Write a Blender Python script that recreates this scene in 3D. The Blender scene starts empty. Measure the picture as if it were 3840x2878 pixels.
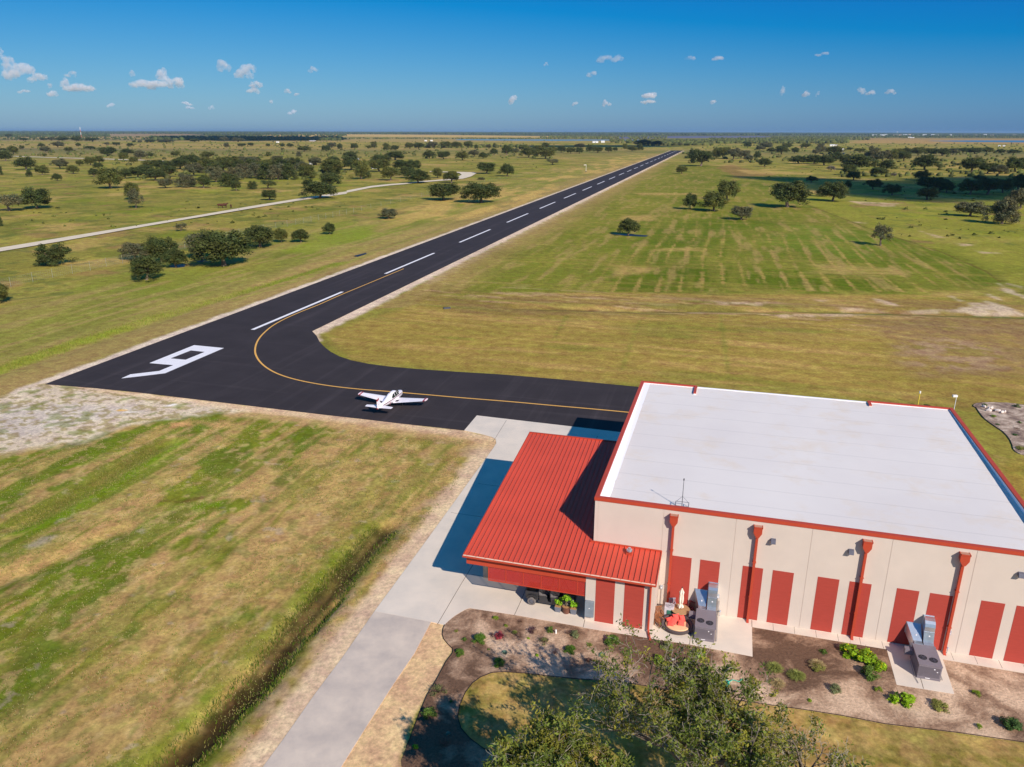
import bpy, math, random
import numpy as np
from mathutils import Vector, Matrix
R = math.radians
# ---------------------------------------------------------------- camera, sky, sun, exposure
SC = bpy.context.scene
COL = SC.collection
CAM_H = 36.2                      # the drone's height; photo plane focal 2849 px on a 3840 px wide frame
F, PITCH, ROLL, SX = 2849.0, R(18.376), R(.1295), 3840 / 2212
_fw = np.array([0, math.cos(PITCH), -math.sin(PITCH)])
_u0 = np.array([0, math.sin(PITCH), math.cos(PITCH)])
_r0 = np.array([1., 0, 0])
_rt = _r0 * math.cos(ROLL) + _u0 * math.sin(ROLL)
_up = -_r0 * math.sin(ROLL) + _u0 * math.cos(ROLL)
cd = bpy.data.cameras.new('camera')
cam = bpy.data.objects.new('camera', cd)
COL.objects.link(cam)
cd.sensor_width = 36
cd.lens = 36 * F / 3840
cd.clip_start = .5
cd.clip_end = 200000
cam.matrix_world = Matrix(((_rt[0], _up[0], -_fw[0], 0), (_rt[1], _up[1], -_fw[1], 0), (_rt[2], _up[2], -_fw[2], CAM_H), (0, 0, 0, 1)))
SC.camera = cam

SUN = np.array([.7027, -1.2756, 1.0])          # towards the sun
SUN /= np.linalg.norm(SUN)
w = bpy.data.worlds.new('World')
SC.world = w
w.use_nodes = True
nt = w.node_tree
sky = nt.nodes.new('ShaderNodeTexSky')
sky.sky_type = 'NISHITA'
sky.sun_disc = False
sky.sun_elevation = math.asin(SUN[2])
sky.sun_rotation = math.atan2(SUN[0], SUN[1])
sky.altitude = 30
sky.air_density = 1.0
sky.dust_density = .35
sky.ozone_density = 3.2
# the clear deep blue of this sky: less red and green in it than the model's default air
sp_ = nt.nodes.new('ShaderNodeSeparateColor'); cb_ = nt.nodes.new('ShaderNodeCombineColor')
nt.links.new(sky.outputs[0], sp_.inputs[0])
for i_, (m_, a_, lo_) in enumerate(((.72, -2.5, .08), (.86, -1.5, 1.7), (.74, 2.65, 2.0))):
    n1_ = nt.nodes.new('ShaderNodeMath'); n1_.operation = 'MULTIPLY_ADD'; n1_.inputs[1].default_value = m_; n1_.inputs[2].default_value = a_
    n2_ = nt.nodes.new('ShaderNodeMath'); n2_.operation = 'MAXIMUM'; n2_.inputs[1].default_value = lo_
    nt.links.new(sp_.outputs[i_], n1_.inputs[0]); nt.links.new(n1_.outputs[0], n2_.inputs[0]); nt.links.new(n2_.outputs[0], cb_.inputs[i_])
nt.links.new(cb_.outputs[0], nt.nodes['Background'].inputs[0])
nt.nodes['Background'].inputs[1].default_value = .075
sl = bpy.data.lights.new('sun', 'SUN')
sl.energy = 4.9
sl.angle = R(.5)
sl.color = (1, .90, .80)
so = bpy.data.objects.new('sun', sl)
COL.objects.link(so)
so.rotation_euler = Vector(SUN).to_track_quat('Z', 'Y').to_euler()
SC.view_settings.view_transform = 'Standard'
SC.view_settings.look = 'None'
SC.view_settings.exposure = 0
SC.view_settings.gamma = 1
SC.cycles.volume_bounces = 6
SC.cycles.transparent_max_bounces = 16

# ---------------------------------------------------------------- photo <-> place
def G(u, v, z=0.):
    """a pixel of the photograph (2212 wide) -> the point of height z it shows"""
    d = _fw + _rt * (u * SX - 1920) / F - _up * (v * SX - 1439) / F
    t = (z - CAM_H) / d[2]
    return np.array([0, 0, CAM_H]) + d * t
def zc(ox, oy, k):
    return lambda x, y, z=0.: G((ox + x * k) / SX, (oy + y * k) / SX, z)
O = np.array([6.5725, 53.9689, 0.])             # hangar's front left corner
TH = -.2787
EX = np.array([math.cos(TH), math.sin(TH), 0.])
EY = np.array([-math.sin(TH), math.cos(TH), 0.])
def W(x, y, z=0.): return O + EX * x + EY * y + np.array([0, 0, z])
def LC(p): d = p - O; return np.array([d @ EX, d @ EY, p[2]])
def lin(r, g, b, k=.88):
    f = lambda c: (c / 255 / 12.92 if c / 255 < .04045 else ((c / 255 + .055) / 1.055) ** 2.4) / k
    return np.array([f(r), f(g), f(b)])
def ipoly(pts, x, y):
    c = np.zeros(x.shape, bool); n = len(pts)
    for i in range(n):
        x0, y0 = pts[i][:2]; x1, y1 = pts[(i + 1) % n][:2]
        if y0 == y1: continue
        m = ((y0 > y) != (y1 > y)) & (x < (x1 - x0) * (y - y0) / (y1 - y0) + x0)
        c ^= m
    return c
def dline(pts, x, y, closed=False):
    d = np.full(x.shape, 1e9); n = len(pts)
    for i in range(n if closed else n - 1):
        a = np.array(pts[i][:2]); b = np.array(pts[(i + 1) % n][:2]); e = b - a
        t = np.clip(((x - a[0]) * e[0] + (y - a[1]) * e[1]) / max(e @ e, 1e-9), 0, 1)
        d = np.minimum(d, np.hypot(x - a[0] - t * e[0], y - a[1] - t * e[1]))
    return d
_rng = np.random.RandomState(5)
_tab = _rng.rand(256, 256)
def vn(x, y, s, seed=0, o=3):
    """value noise, about 0..1, feature size s metres"""
    r = 0; a = 1; tot = 0
    for k in range(o):
        X = x / s + seed * 17.3; Y = y / s + seed * 9.1
        i = np.floor(X).astype(np.int64); j = np.floor(Y).astype(np.int64)
        fx = X - i; fy = Y - j; fx = fx * fx * (3 - 2 * fx); fy = fy * fy * (3 - 2 * fy)
        T = lambda p, q: _tab[p & 255, q & 255]
        r = r + a * ((T(i, j) * (1 - fx) + T(i + 1, j) * fx) * (1 - fy) + (T(i, j + 1) * (1 - fx) + T(i + 1, j + 1) * fx) * fy)
        tot += a; a *= .55; s = s / 2.1; seed += 1.7
    return r / tot
def ss(a, b, x): t = np.clip((x - a) / (b - a), 0, 1); return t * t * (3 - 2 * t)

# ---------------------------------------------------------------- materials
MATS = {}
def mat(name, col=(.5, .5, .5), rough=.7, metal=0., var=.12, scale=3., spec=.3, bump=0., bscale=None, col2=None, attr=None, trans=0., coords='Object', stretch=None, alpha=1.):
    if name in MATS: return MATS[name]
    m = bpy.data.materials.new(name); m.use_nodes = True
    n = m.node_tree.nodes; l = m.node_tree.links; b = n['Principled BSDF']
    b.inputs['Roughness'].default_value = rough
    b.inputs['Metallic'].default_value = metal
    b.inputs['Specular IOR Level'].default_value = spec
    tc = n.new('ShaderNodeTexCoord'); mp = n.new('ShaderNodeMapping')
    l.new(tc.outputs[coords], mp.inputs[0])
    if stretch: mp.inputs['Scale'].default_value = stretch
    no = n.new('ShaderNodeTexNoise'); no.inputs['Scale'].default_value = scale; no.inputs['Detail'].default_value = 6; no.inputs['Roughness'].default_value = .62
    l.new(mp.outputs[0], no.inputs[0])
    mx = n.new('ShaderNodeMix'); mx.data_type = 'RGBA'
    c = np.array(col[:3])
    if col2 is None:
        mx.inputs[6].default_value = (*np.clip(c * (1 - var), 0, 1), 1); mx.inputs[7].default_value = (*np.clip(c * (1 + var), 0, 1), 1)
    else:
        mx.inputs[6].default_value = (*c, 1); mx.inputs[7].default_value = (*col2[:3], 1)
    rp = n.new('ShaderNodeMapRange'); rp.inputs[1].default_value = .3; rp.inputs[2].default_value = .7
    l.new(no.outputs[0], rp.inputs[0]); l.new(rp.outputs[0], mx.inputs[0])
    out = mx.outputs[2]
    if attr:
        at = n.new('ShaderNodeAttribute'); at.attribute_name = attr
        m2 = n.new('ShaderNodeMix'); m2.data_type = 'RGBA'; m2.blend_type = 'MULTIPLY'; m2.inputs[0].default_value = 1
        l.new(out, m2.inputs[6]); l.new(at.outputs[0], m2.inputs[7]); out = m2.outputs[2]
    l.new(out, b.inputs['Base Color'])
    if bump:
        bn = n.new('ShaderNodeBump'); bn.inputs['Strength'].default_value = bump; bn.inputs['Distance'].default_value = .05
        n2 = n.new('ShaderNodeTexNoise'); n2.inputs['Scale'].default_value = bscale or scale * 6; n2.inputs['Detail'].default_value = 4
        l.new(mp.outputs[0], n2.inputs[0]); l.new(n2.outputs[0], bn.inputs['Height']); l.new(bn.outputs[0], b.inputs['Normal'])
    if trans:
        tr = n.new('ShaderNodeBsdfTranslucent'); l.new(out, tr.inputs[0]); ms = n.new('ShaderNodeMixShader'); ms.inputs[0].default_value = trans
        l.new(b.outputs[0], ms.inputs[1]); l.new(tr.outputs[0], ms.inputs[2]); l.new(ms.outputs[0], n['Material Output'].inputs[0])
    if alpha < 1:
        b.inputs['Alpha'].default_value = alpha
    MATS[name] = m
    return m

# ---------------------------------------------------------------- mesh building
class MB:
    def __init__(s): s.v = []; s.f = []; s.m = []
    def add(s, vs, fs, mi=0):
        o = len(s.v); s.v += [tuple(map(float, p)) for p in vs]; s.f += [tuple(o + i for i in f) for f in fs]; s.m += [mi] * len(fs); return s
    def box(s, x0, x1, y0, y1, z0, z1, mi=0):
        return s.add([(x, y, z) for z in (z0, z1) for y in (y0, y1) for x in (x0, x1)],
                     [(0, 2, 3, 1), (4, 5, 7, 6), (0, 1, 5, 4), (2, 6, 7, 3), (0, 4, 6, 2), (1, 3, 7, 5)], mi)
    def hexa(s, lo, hi, mi=0):
        n = len(lo); return s.add(list(lo) + list(hi), [tuple(range(n))[::-1], tuple(range(n, 2 * n))] + [(i, (i + 1) % n, n + (i + 1) % n, n + i) for i in range(n)], mi)
    def prism(s, pts, z0, z1, mi=0):
        a = sum(pts[i][0] * pts[(i + 1) % len(pts)][1] - pts[(i + 1) % len(pts)][0] * pts[i][1] for i in range(len(pts)))
        if a < 0: pts = pts[::-1]
        return s.hexa([(p[0], p[1], z0) for p in pts], [(p[0], p[1], z1) for p in pts], mi)
    def yprism(s, pts, y0, y1, mi=0):       # outline in x,z, thickness in y
        return s.hexa([(p[0], y0, p[1]) for p in pts], [(p[0], y1, p[1]) for p in pts], mi)
    def xprism(s, pts, x0, x1, mi=0):
        return s.hexa([(x0, p[0], p[1]) for p in pts], [(x1, p[0], p[1]) for p in pts], mi)
    def tube(s, pts, r, n=8, mi=0, cap=True):
        pts = [np.array(p, float) for p in pts]; rr = r if hasattr(r, '__len__') else [r] * len(pts)
        o = len(s.v); u = None
        for i, p in enumerate(pts):
            d = pts[min(i + 1, len(pts) - 1)] - pts[max(i - 1, 0)]; d /= (np.linalg.norm(d) + 1e-12)
            if u is None: u = np.cross(d, [0, 0, 1] if abs(d[2]) < .9 else [1, 0, 0])
            u = u - d * (u @ d); u /= (np.linalg.norm(u) + 1e-12); v = np.cross(d, u)
            for k in range(n):
                a = 2 * math.pi * k / n; q = p + (u * math.cos(a) + v * math.sin(a)) * rr[i]; s.v.append(tuple(q))
        for i in range(len(pts) - 1):
            for k in range(n):
                s.f.append((o + i * n + k, o + i * n + (k + 1) % n, o + (i + 1) * n + (k + 1) % n, o + (i + 1) * n + k)); s.m.append(mi)
        if cap:
            s.f.append(tuple(o + k for k in range(n))[::-1]); s.m.append(mi)
            e = o + (len(pts) - 1) * n; s.f.append(tuple(e + k for k in range(n))); s.m.append(mi)
        return s
    def lathe(s, prof, c=(0, 0, 0), n=20, mi=0, ax='z', wob=None):
        o = len(s.v)
        for r, z in prof:
            for k in range(n):
                a = 2 * math.pi * k / n; rr = r * (wob(a) if wob else 1)
                q = (rr * math.cos(a), rr * math.sin(a), z)
                if ax == 'y': q = (q[0], -q[2], q[1])
                if ax == 'x': q = (q[2], q[0], q[1])
                s.v.append((q[0] + c[0], q[1] + c[1], q[2] + c[2]))
        for i in range(len(prof) - 1):
            for k in range(n):
                s.f.append((o + i * n + k, o + i * n + (k + 1) % n, o + (i + 1) * n + (k + 1) % n, o + (i + 1) * n + k)); s.m.append(mi)
        return s
    def sphere(s, c, rx, ry=None, rz=None, n=12, mi=0, fn=None):
        ry = ry or rx; rz = rz or rx; o = len(s.v); m = n // 2 + 1
        for i in range(m + 1):
            t = math.pi * i / m
            for k in range(n):
                a = 2 * math.pi * k / n; d = (math.sin(t) * math.cos(a), math.sin(t) * math.sin(a), math.cos(t)); q = fn(d) if fn else 1
                s.v.append((c[0] + rx * d[0] * q, c[1] + ry * d[1] * q, c[2] + rz * d[2] * q))
        for i in range(m):
            for k in range(n):
                s.f.append((o + i * n + k, o + (i + 1) * n + k, o + (i + 1) * n + (k + 1) % n, o + i * n + (k + 1) % n)); s.m.append(mi)
        return s
    def build(s, name, mats, parent=None, smooth=False, loc=None, bevel=0):
        me = bpy.data.meshes.new(name); me.from_pydata(s.v, [], s.f)
        for m in (mats if isinstance(mats, (list, tuple)) else [mats]): me.materials.append(m)
        if len(s.m): me.polygons.foreach_set('material_index', s.m)
        if smooth:
            me.shade_smooth()
            try: me.set_sharp_from_angle(angle=R(40))
            except Exception: pass
        me.update()
        o = bpy.data.objects.new(name, me); COL.objects.link(o)
        if parent: o.parent = parent
        if loc is not None: o.location = loc
        if bevel:
            md = o.modifiers.new('bevel', 'BEVEL'); md.width = bevel; md.segments = 2; md.limit_method = 'ANGLE'
        return o
def npmesh(name, v, f, mats, parent=None, colattr=None, mi=None):
    """f: (n,k) array, all faces with k corners"""
    me = bpy.data.meshes.new(name); v = np.asarray(v, np.float32); f = np.asarray(f, np.int32); k = f.shape[1]
    me.vertices.add(len(v)); me.vertices.foreach_set('co', v.ravel()); me.loops.add(f.size); me.loops.foreach_set('vertex_index', f.ravel())
    me.polygons.add(len(f)); me.polygons.foreach_set('loop_start', np.arange(0, f.size, k, dtype=np.int32))
    for m in (mats if isinstance(mats, (list, tuple)) else [mats]): me.materials.append(m)
    if mi is not None: me.polygons.foreach_set('material_index', np.asarray(mi, np.int32))
    if colattr is not None:
        a = me.color_attributes.new('tint', 'FLOAT_COLOR', 'POINT'); c = np.ones((len(v), 4), np.float32); c[:, :3] = colattr; a.data.foreach_set('color', c.ravel())
    me.update(); me.validate()
    o = bpy.data.objects.new(name, me); COL.objects.link(o)
    if parent: o.parent = parent
    return o
def tag(o, label=None, cat=None, group=None, kind=None):
    if label: o['label'] = label
    if cat: o['category'] = cat
    if group: o['group'] = group
    if kind: o['kind'] = kind
    return o
def thing(name, label, cat, loc=(0, 0, 0), rz=0., group=None):
    o = bpy.data.objects.new(name, None); COL.objects.link(o); o.location = loc; o.rotation_euler = (0, 0, rz); o.empty_display_size = .3
    return tag(o, label, cat, group)
def dup(root, loc, rz, sc=(1, 1, 1), label=None, group=None, cat=None):
    r = root.copy(); COL.objects.link(r); r.location = loc; r.rotation_euler = (0, 0, rz); r.scale = sc
    for k, v in (('label', label), ('group', group), ('category', cat)):
        if v: r[k] = v
    for ch in list(root.children):
        c = ch.copy(); COL.objects.link(c); c.parent = r
        for g_ in ch.children:
            d = g_.copy(); COL.objects.link(d); d.parent = c
    return r

# ---------------------------------------------------------------- zoomed views the outlines were read in
z1 = zc(0, 440, .5877); z2 = zc(1200, 440, .5877); z3 = zc(2400, 440, .651)
zp1 = zc(1500, 2200, .4089); zp2 = zc(2200, 2200, .4089); zp3 = zc(3000, 2000, .5296); zrk = zc(3600, 1480, .14475)
zl = zc(0, 1100, .45208); zfl = zc(0, 1500, .48263); zdt = zc(400, 2200, .49729); zrf = zc(3240, 900, .4827)
P2 = lambda f, pts: [f(*p)[:2] for p in pts]

# runway geometry
RA = G(97, 830)[:2]; RD = G(1460, 322)[:2] - RA; RD /= np.linalg.norm(RD); RN = np.array([RD[1], -RD[0]])   # RN points right of the runway
RW = 22.9
REND = 1535.
rwp = lambda s, t: RA + RD * s + RN * t
def rst(p): d = np.asarray(p)[:2] - RA; return d @ RD, d @ RN
c_tl = LC(G(1030, 898))                          # concrete apron's far left corner
AY = c_tl[1] - .0
TY = LC(G(1300, 829))[1]                          # far edge of the taxiway, hangar frame
asph = [RA, rwp(REND, 0), rwp(REND, RW), rwp(rst(G(680, 716))[0] + 0, RW)]
fil = [(684, 726), (690, 738), (700, 749), (714, 760), (733, 770), (758, 778.5), (795, 786), (840, 792), (900, 797.5), (980, 803), (1080, 809), (1200, 819)]
asph += P2(G, fil) + [W(0, TY)[:2], W(25, TY)[:2], W(25, AY - 2)[:2], W(0, AY - .6)[:2], G(1030, 898)[:2]]
asph += P2(G, [(1003, 930), (940, 923), (870, 915.5), (790, 906), (700, 896), (600, 884), (500, 872), (400, 860), (300, 848), (200, 838)])
conc = P2(G, [(1030, 898)]) + [W(0, AY - .6)[:2], W(34, AY - 3)[:2], W(34, 1)[:2], W(34, -1)[:2], W(25.9, -1)[:2], W(25.8, -4.75)[:2], W(22.2, -4.84)[:2]] + [W(22.2, -.9)[:2], W(12.68, -.9)[:2], W(12.68, -4.52)[:2], W(8.3, -4.4)[:2], W(.2, -4.6)[:2]]
conc += P2(zp1, [(1680, 375), (1050, 262), (640, 200), (600, 212), (555, 238), (500, 272), (450, 312), (408, 352), (285, 325)]) + P2(G, [(809, 1321), (870, 1238), (930, 1156), (985, 1080), (1020, 1031), (1048, 993), (1066, 968), (1072, 958), (1071, 949), (1062, 944), (1040, 938), (1003, 930)])
drive = P2(G, [(809, 1321)]) + P2(zp1, [(285, 325)]) + P2(G, [(895, 1412), (850, 1478), (800, 1556), (735, 1660), (690, 1745), (440, 1845), (560, 1668), (610, 1600), (680, 1500), (740, 1420)])
bed_left = P2(zp1, [(640, 200), (1050, 262), (1680, 375)]) + [W(.2, -4.6)[:2], W(8.3, -4.4)[:2], W(12.68, -4.52)[:2], W(12.68, -.9)[:2], W(22.2, -.9)[:2], W(22.2, -4.84)[:2], W(25.8, -4.75)[:2], W(25.9, -1)[:2], W(34, -1.1)[:2], W(34, -7.9)[:2]]
bed_left += P2(zp3, [(1586, 1480), (1100, 1410), (600, 1350), (300, 1292), (0, 1245)]) + P2(zp2, [(1700, 1090), (1400, 1045), (1100, 1010), (800, 960), (500, 905), (300, 868)]) + P2(zp1, [(1900, 862), (1650, 850), (1400, 825), (1150, 795), (950, 782), (840, 790), (740, 830), (665, 885), (600, 970), (548, 1085), (528, 1195), (560, 1300), (640, 1392), (760, 1482), (920, 1562), (1050, 1640), (700, 1680), (380, 1680), (40, 1800), (10, 1600), (60, 1470), (120, 1320), (180, 1160), (245, 1000), (330, 860), (420, 690), (484, 605), (482, 572), (440, 530), (400, 480), (388, 440), (392, 395), (408, 352), (450, 312), (500, 272), (555, 238), (600, 212)])
bed_rock = P2(zrk, [(340, 270), (420, 225), (600, 208), (900, 206), (1200, 215), (1450, 240), (1658, 275), (2300, 400), (2600, 900), (2300, 1750), (1658, 1565), (1560, 1540), (1440, 1480), (1380, 1410), (1350, 1300), (1300, 1180), (1220, 1070), (1100, 950), (900, 820), (730, 700), (600, 590), (500, 460), (420, 340), (350, 310)])
gr_top = P2(z1, [(-400, 900), (0, 833), (400, 770), (800, 704), (1200, 640), (1600, 572), (1900, 522), (2212, 476)]) + P2(z2, [(170, 470), (330, 440), (450, 426), (540, 420), (640, 409), (760, 400), (840, 390), (900, 374), (925, 364), (920, 358), (870, 352), (800, 348), (640, 345), (400, 338)])
gr_bot = P2(z2, [(400, 342), (640, 349), (800, 352), (870, 358), (885, 366), (870, 375), (900, 390), (960, 378), (1000, 358), (985, 352), (880, 348)][::-1][6:] ) 
road_a = P2(z1, [(-400, 930), (0, 857), (400, 790), (800, 719), (1200, 650), (1600, 580), (1900, 531), (2212, 486)]) + P2(z2, [(170, 480), (330, 447), (450, 433), (540, 427), (640, 415), (760, 406), (850, 400), (925, 391), (975, 374), (1000, 357), (985, 351), (870, 348)])
pads = [bed_left, conc, drive, asph]

# ---------------------------------------------------------------- ground sheet
def ditch_z(x, y):
    z = np.zeros(x.shape)
    m = (y < 130) & (y > 20) & (x < 60) & (x > -140)
    X, Y = x[m], y[m]; q = np.zeros(X.shape)
    line = P2(zdt, [(330, 1500), (470, 1363), (640, 1200), (790, 1050), (900, 930), (1040, 800), (1150, 690), (1250, 560), (1350, 420), (1440, 300), (1520, 200), (1620, 100)]) + P2(G, [(770, 1205), (830, 1140)])
    d = dline(line, X, Y); wob = vn(X, Y, 2.5, 3) * .9
    q -= .8 * np.exp(-(d / (1.0 + wob * .5)) ** 2)
    d2 = dline(P2(zfl, [(150, 960), (320, 880), (560, 745), (760, 640), (960, 510), (1150, 400), (1250, 345)]), X, Y)
    q -= .42 * np.exp(-(d2 / 1.2) ** 2)
    d3 = dline(P2(zfl, [(-100, 1420), (200, 1330), (480, 1220), (700, 1110), (950, 1010)]), X, Y)
    q -= .35 * np.exp(-(d3 / 1.6) ** 2)
    d4 = dline(P2(zdt, [(1535, 305), (1610, 215), (1730, 75)]), X, Y)
    q -= .5 * np.exp(-(d4 / .5) ** 2)
    z[m] = q
    m = (y > 90) & (y < 260) & (x > -60) & (x < 160)
    X, Y = x[m], y[m]
    dd = dline(P2(z3, [(-700, 1090), (-300, 1100), (0, 1110), (400, 1105), (900, 1108), (1500, 1120), (2200, 1140)]), X, Y)
    z[m] -= .6 * np.exp(-(dd / 2.2) ** 2) * (.6 + .6 * vn(X, Y, 9, 4))
    d5 = dline(P2(z3, [(560, 700 - 250), (960, 500), (1300, 630), (1480, 690), (1740, 770), (2000, 880), (2080, 940)]), X, Y)
    z[m] -= .3 * np.exp(-(d5 / 1.3) ** 2)
    m = (y > 60) & (y < 700) & (x < 40)
    X, Y = x[m], y[m]
    sw = [rwp(s, -12 - 1.5 * math.sin(s * .02)) for s in range(-60, 600, 20)]
    d6 = np.abs((X - RA[0]) * RN[0] + (Y - RA[1]) * RN[1] + 12); 
    z[m] -= .35 * np.exp(-(d6 / 2.5) ** 2)
    return z
PADM = None
def gz(x, y):
    x = np.atleast_1d(np.asarray(x, float)); y = np.atleast_1d(np.asarray(y, float))
    z = -.03 - .10 * vn(x, y, 9, 1, 3) - .5 * vn(x, y, 120, 2, 2) * ss(140, 400, np.hypot(x, y))
    z += ditch_z(x, y)
    near = (np.hypot(x, y) < 420)
    X, Y = x[near], y[near]; pd = np.full(X.shape, 1e9)
    for P in pads:
        q = dline(P, X, Y, True); q[ipoly(P, X, Y)] = 0; pd = np.minimum(pd, q)
    fl = ss(0, 3.0, pd)
    z[near] = -.04 * (1 - fl) + z[near] * fl
    s = (x - RA[0]) * RD[0] + (y - RA[1]) * RD[1]; t = (x - RA[0]) * RN[0] + (y - RA[1]) * RN[1]
    k = (s > -5) & (s < REND + 10) & (t > -6) & (t < RW + 6)
    off = np.maximum(np.maximum(-t, t - RW), 0)
    z[k] = np.where(off[k] < 5, -.05 + (z[k] + .05) * ss(0, 5, off[k]), z[k])
    return z
def gzp(p): return float(gz([p[0]], [p[1]])[0])

def make_ground():
    r = [3.0]
    while r[-1] < 20: r.append(r[-1] * 1.12)
    while r[-1] < 260: r.append(r[-1] * 1.0036)
    while r[-1] < 1600: r.append(r[-1] * 1.006)
    while r[-1] < 42000: r.append(r[-1] * 1.03)
    r = np.array(r)
    a = list(np.linspace(-41, 41, 620))
    st = .3
    while a[-1] < 176: st = min(st * 1.15, 7); a.append(a[-1] + st)
    a = np.array(a[:-1]); a = np.concatenate([-a[620:][::-1], a, [180]]); a = np.radians(a)
    rr, aa = np.meshgrid(r, a, indexing='ij')
    x = (rr * np.sin(aa)).ravel(); y = (rr * np.cos(aa)).ravel()
    n, m = len(r), len(a)
    i = np.arange(n - 1)[:, None]; j = np.arange(m)[None, :]; j2 = (j + 1) % m
    f = np.stack([i * m + j, (i + 1) * m + j, (i + 1) * m + j2, i * m + j2], -1).reshape(-1, 4)[:, ::-1]
    # ---- colour of the land itself
    D = np.hypot(x, y)
    c = np.zeros((len(x), 3))
    def mixc(k, col):
        nonlocal c
        k = np.clip(k, 0, 1)[:, None]; c = c * (1 - k) + np.asarray(col) * k
    n40 = vn(x, y, 45, 1, 4); n12 = vn(x, y, 11, 5, 4); n3 = vn(x, y, 2.6, 8, 4)
    sg = (x - RA[0]) * RD[0] + (y - RA[1]) * RD[1]; tg = (x - RA[0]) * RN[0] + (y - RA[1]) * RN[1]
    xl0 = (x - O[0]) * EX[0] + (y - O[1]) * EX[1]; yl0 = (x - O[0]) * EY[0] + (y - O[1]) * EY[1]
    st1 = vn(sg * .12, tg, 2.2, 11, 3); st2 = vn(sg * .05, tg, 1.1, 13, 2)
    c[:] = lin(134, 130, 62)
    mixc(ss(.42, .62, n40), lin(146, 139, 68)); mixc(ss(.5, .66, n12) * .8, lin(106, 112, 46)); mixc(ss(.55, .70, vn(x, y, 28, 21, 4)) * .8, lin(172, 150, 92)); mixc(ss(.58, .70, vn(x, y * .5, 17, 27, 4)) * .5, lin(120, 134, 40))
    # far pastures, bands of other crops
    band = vn(x * .12, y, 420, 31, 2)
    far = ss(900, 2200, D)
    mixc(far * ss(.5, .62, band) * .8, lin(160, 142, 92)); mixc(far * ss(.55, .7, vn(x * .2, y, 900, 35, 2)) * .8, lin(92, 96, 70)); mixc(ss(3800, 7500, D) * .75, lin(62, 74, 54))
    def poly(pts, col, k=1., fe=2., nz=None, no=None):
        P = np.array(pts); x0, y0 = P.min(0) - fe * 3; x1, y1 = P.max(0) + fe * 3
        m_ = (x > x0) & (x < x1) & (y > y0) & (y < y1); X, Y = x[m_], y[m_]
        if not len(X): return
        d = dline(pts, X, Y, True); s_ = np.where(ipoly(pts, X, Y), d, -d)
        if no is not None: s_ = s_ + (no[m_] - .5) * fe * 2.4
        q = ss(-fe, fe, s_) * k
        if nz is not None: q = q * nz[m_]
        full = np.zeros(len(x)); full[m_] = q; mixc(full, col)
    def line(pts, hw, col, k=1., fe=1., nz=None, no=None):
        P = np.array([p[:2] for p in pts]); x0, y0 = P.min(0) - hw - fe * 3; x1, y1 = P.max(0) + hw + fe * 3
        m_ = (x > x0) & (x < x1) & (y > y0) & (y < y1); X, Y = x[m_], y[m_]
        d = dline(P, X, Y); s_ = hw - d
        if no is not None: s_ = s_ + (no[m_] - .5) * fe * 2.4
        q = ss(-fe, fe, s_) * k
        if nz is not None: q = q * nz[m_]
        full = np.zeros(len(x)); full[m_] = q; mixc(full, col)
    farf = P2(z2, [(-350, 112), (100, 108), (700, 112), (1500, 122), (1500, 131), (700, 128), (150, 124), (-350, 124)])
    poly(farf, lin(196, 168, 104), .95, 60)
    poly(P2(z1, [(520, 108), (1100, 103), (1300, 112), (900, 122), (540, 118)]), lin(160, 136, 100), .8, 60)
    poly(P2(z1, [(100, 118), (900, 122), (960, 142), (100, 150)]), lin(160, 138, 92), .6, 60)
    poly(P2(z3, [(1300, 122), (2400, 124), (2400, 152), (1200, 150)]), lin(172, 142, 92), .8, 40)
    poly(P2(z3, [(600, 440), (1300, 480), (2300, 500), (2300, 1000), (2080, 940), (1740, 770), (1300, 630), (960, 500)]), lin(134, 138, 50), .6, 4, no=n12)
    # strip between fence and runway
    rwn = ss(-75, -40, tg) * ss(0, -3, tg) * ss(-80, -60, sg) * (sg < 1300)
    mixc(rwn * .6, lin(124, 132, 58)); mixc(rwn * ss(.45, .65, st1) * .65, lin(158, 140, 90)); mixc(rwn * ss(-26, -6, tg + 8 * (n12 - .5)) * .75, lin(160, 138, 92))
    mixc(rwn * ss(.5, .62, vn(sg * .25, tg, 9, 44, 3)) * ss(150, 260, sg) * .8, lin(186, 160, 98))
    # lush swale
    line([rwp(s, -11.5 - 2.5 * math.sin(s * .03 + 1)) for s in range(-70, 120, 8)], 1.7, lin(126, 146, 36), .65, 1.3, nz=.55 + .45 * ss(.35, .6, n12), no=n3)
    line([rwp(s, -7.5 - 1 * math.sin(s * .05)) for s in range(60, 200, 8)], .8, lin(120, 138, 44), .4, 1., no=n3)
    poly(P2(z1, [(1740, 850), (1900, 800), (2100, 775), (1960, 760), (2212, 700), (2400, 680), (2400, 740), (2000, 870)]), lin(126, 142, 48), .7, 3, no=n12)
    # mown field right of the runway
    rf = [rwp(60, RW + 3), rwp(900, RW + 3)] + P2(z3, [(440, 280), (900, 330), (960, 500), (1300, 630), (1480, 690), (1740, 770), (2000, 880), (2080, 940), (1900, 1010), (1000, 1000), (0, 1005), (-800, 1060)])
    poly(rf, lin(114, 121, 42), .9, 3, no=n12)
    inr = np.zeros(len(x)); m_ = (D < 1000) & (y > 80); q = np.zeros(m_.sum()); q[ipoly(rf, x[m_], y[m_])] = 1; inr[m_] = q
    mixc(inr * ss(.4, .65, vn(x, y, 38, 61, 3)) * ss(RW + 25, RW + 60, tg) * .85, lin(88, 106, 24))
    poly(P2(z3, [(-200, 900), (300, 862), (900, 870), (1500, 950), (1400, 1000), (700, 1004), (0, 1005), (-150, 985)]), lin(84, 102, 18), .92, 5, no=n12); poly(P2(z3, [(0, 560), (500, 600), (560, 850), (100, 840), (-60, 800)]), lin(88, 106, 24), .6, 8, no=n12)
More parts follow.
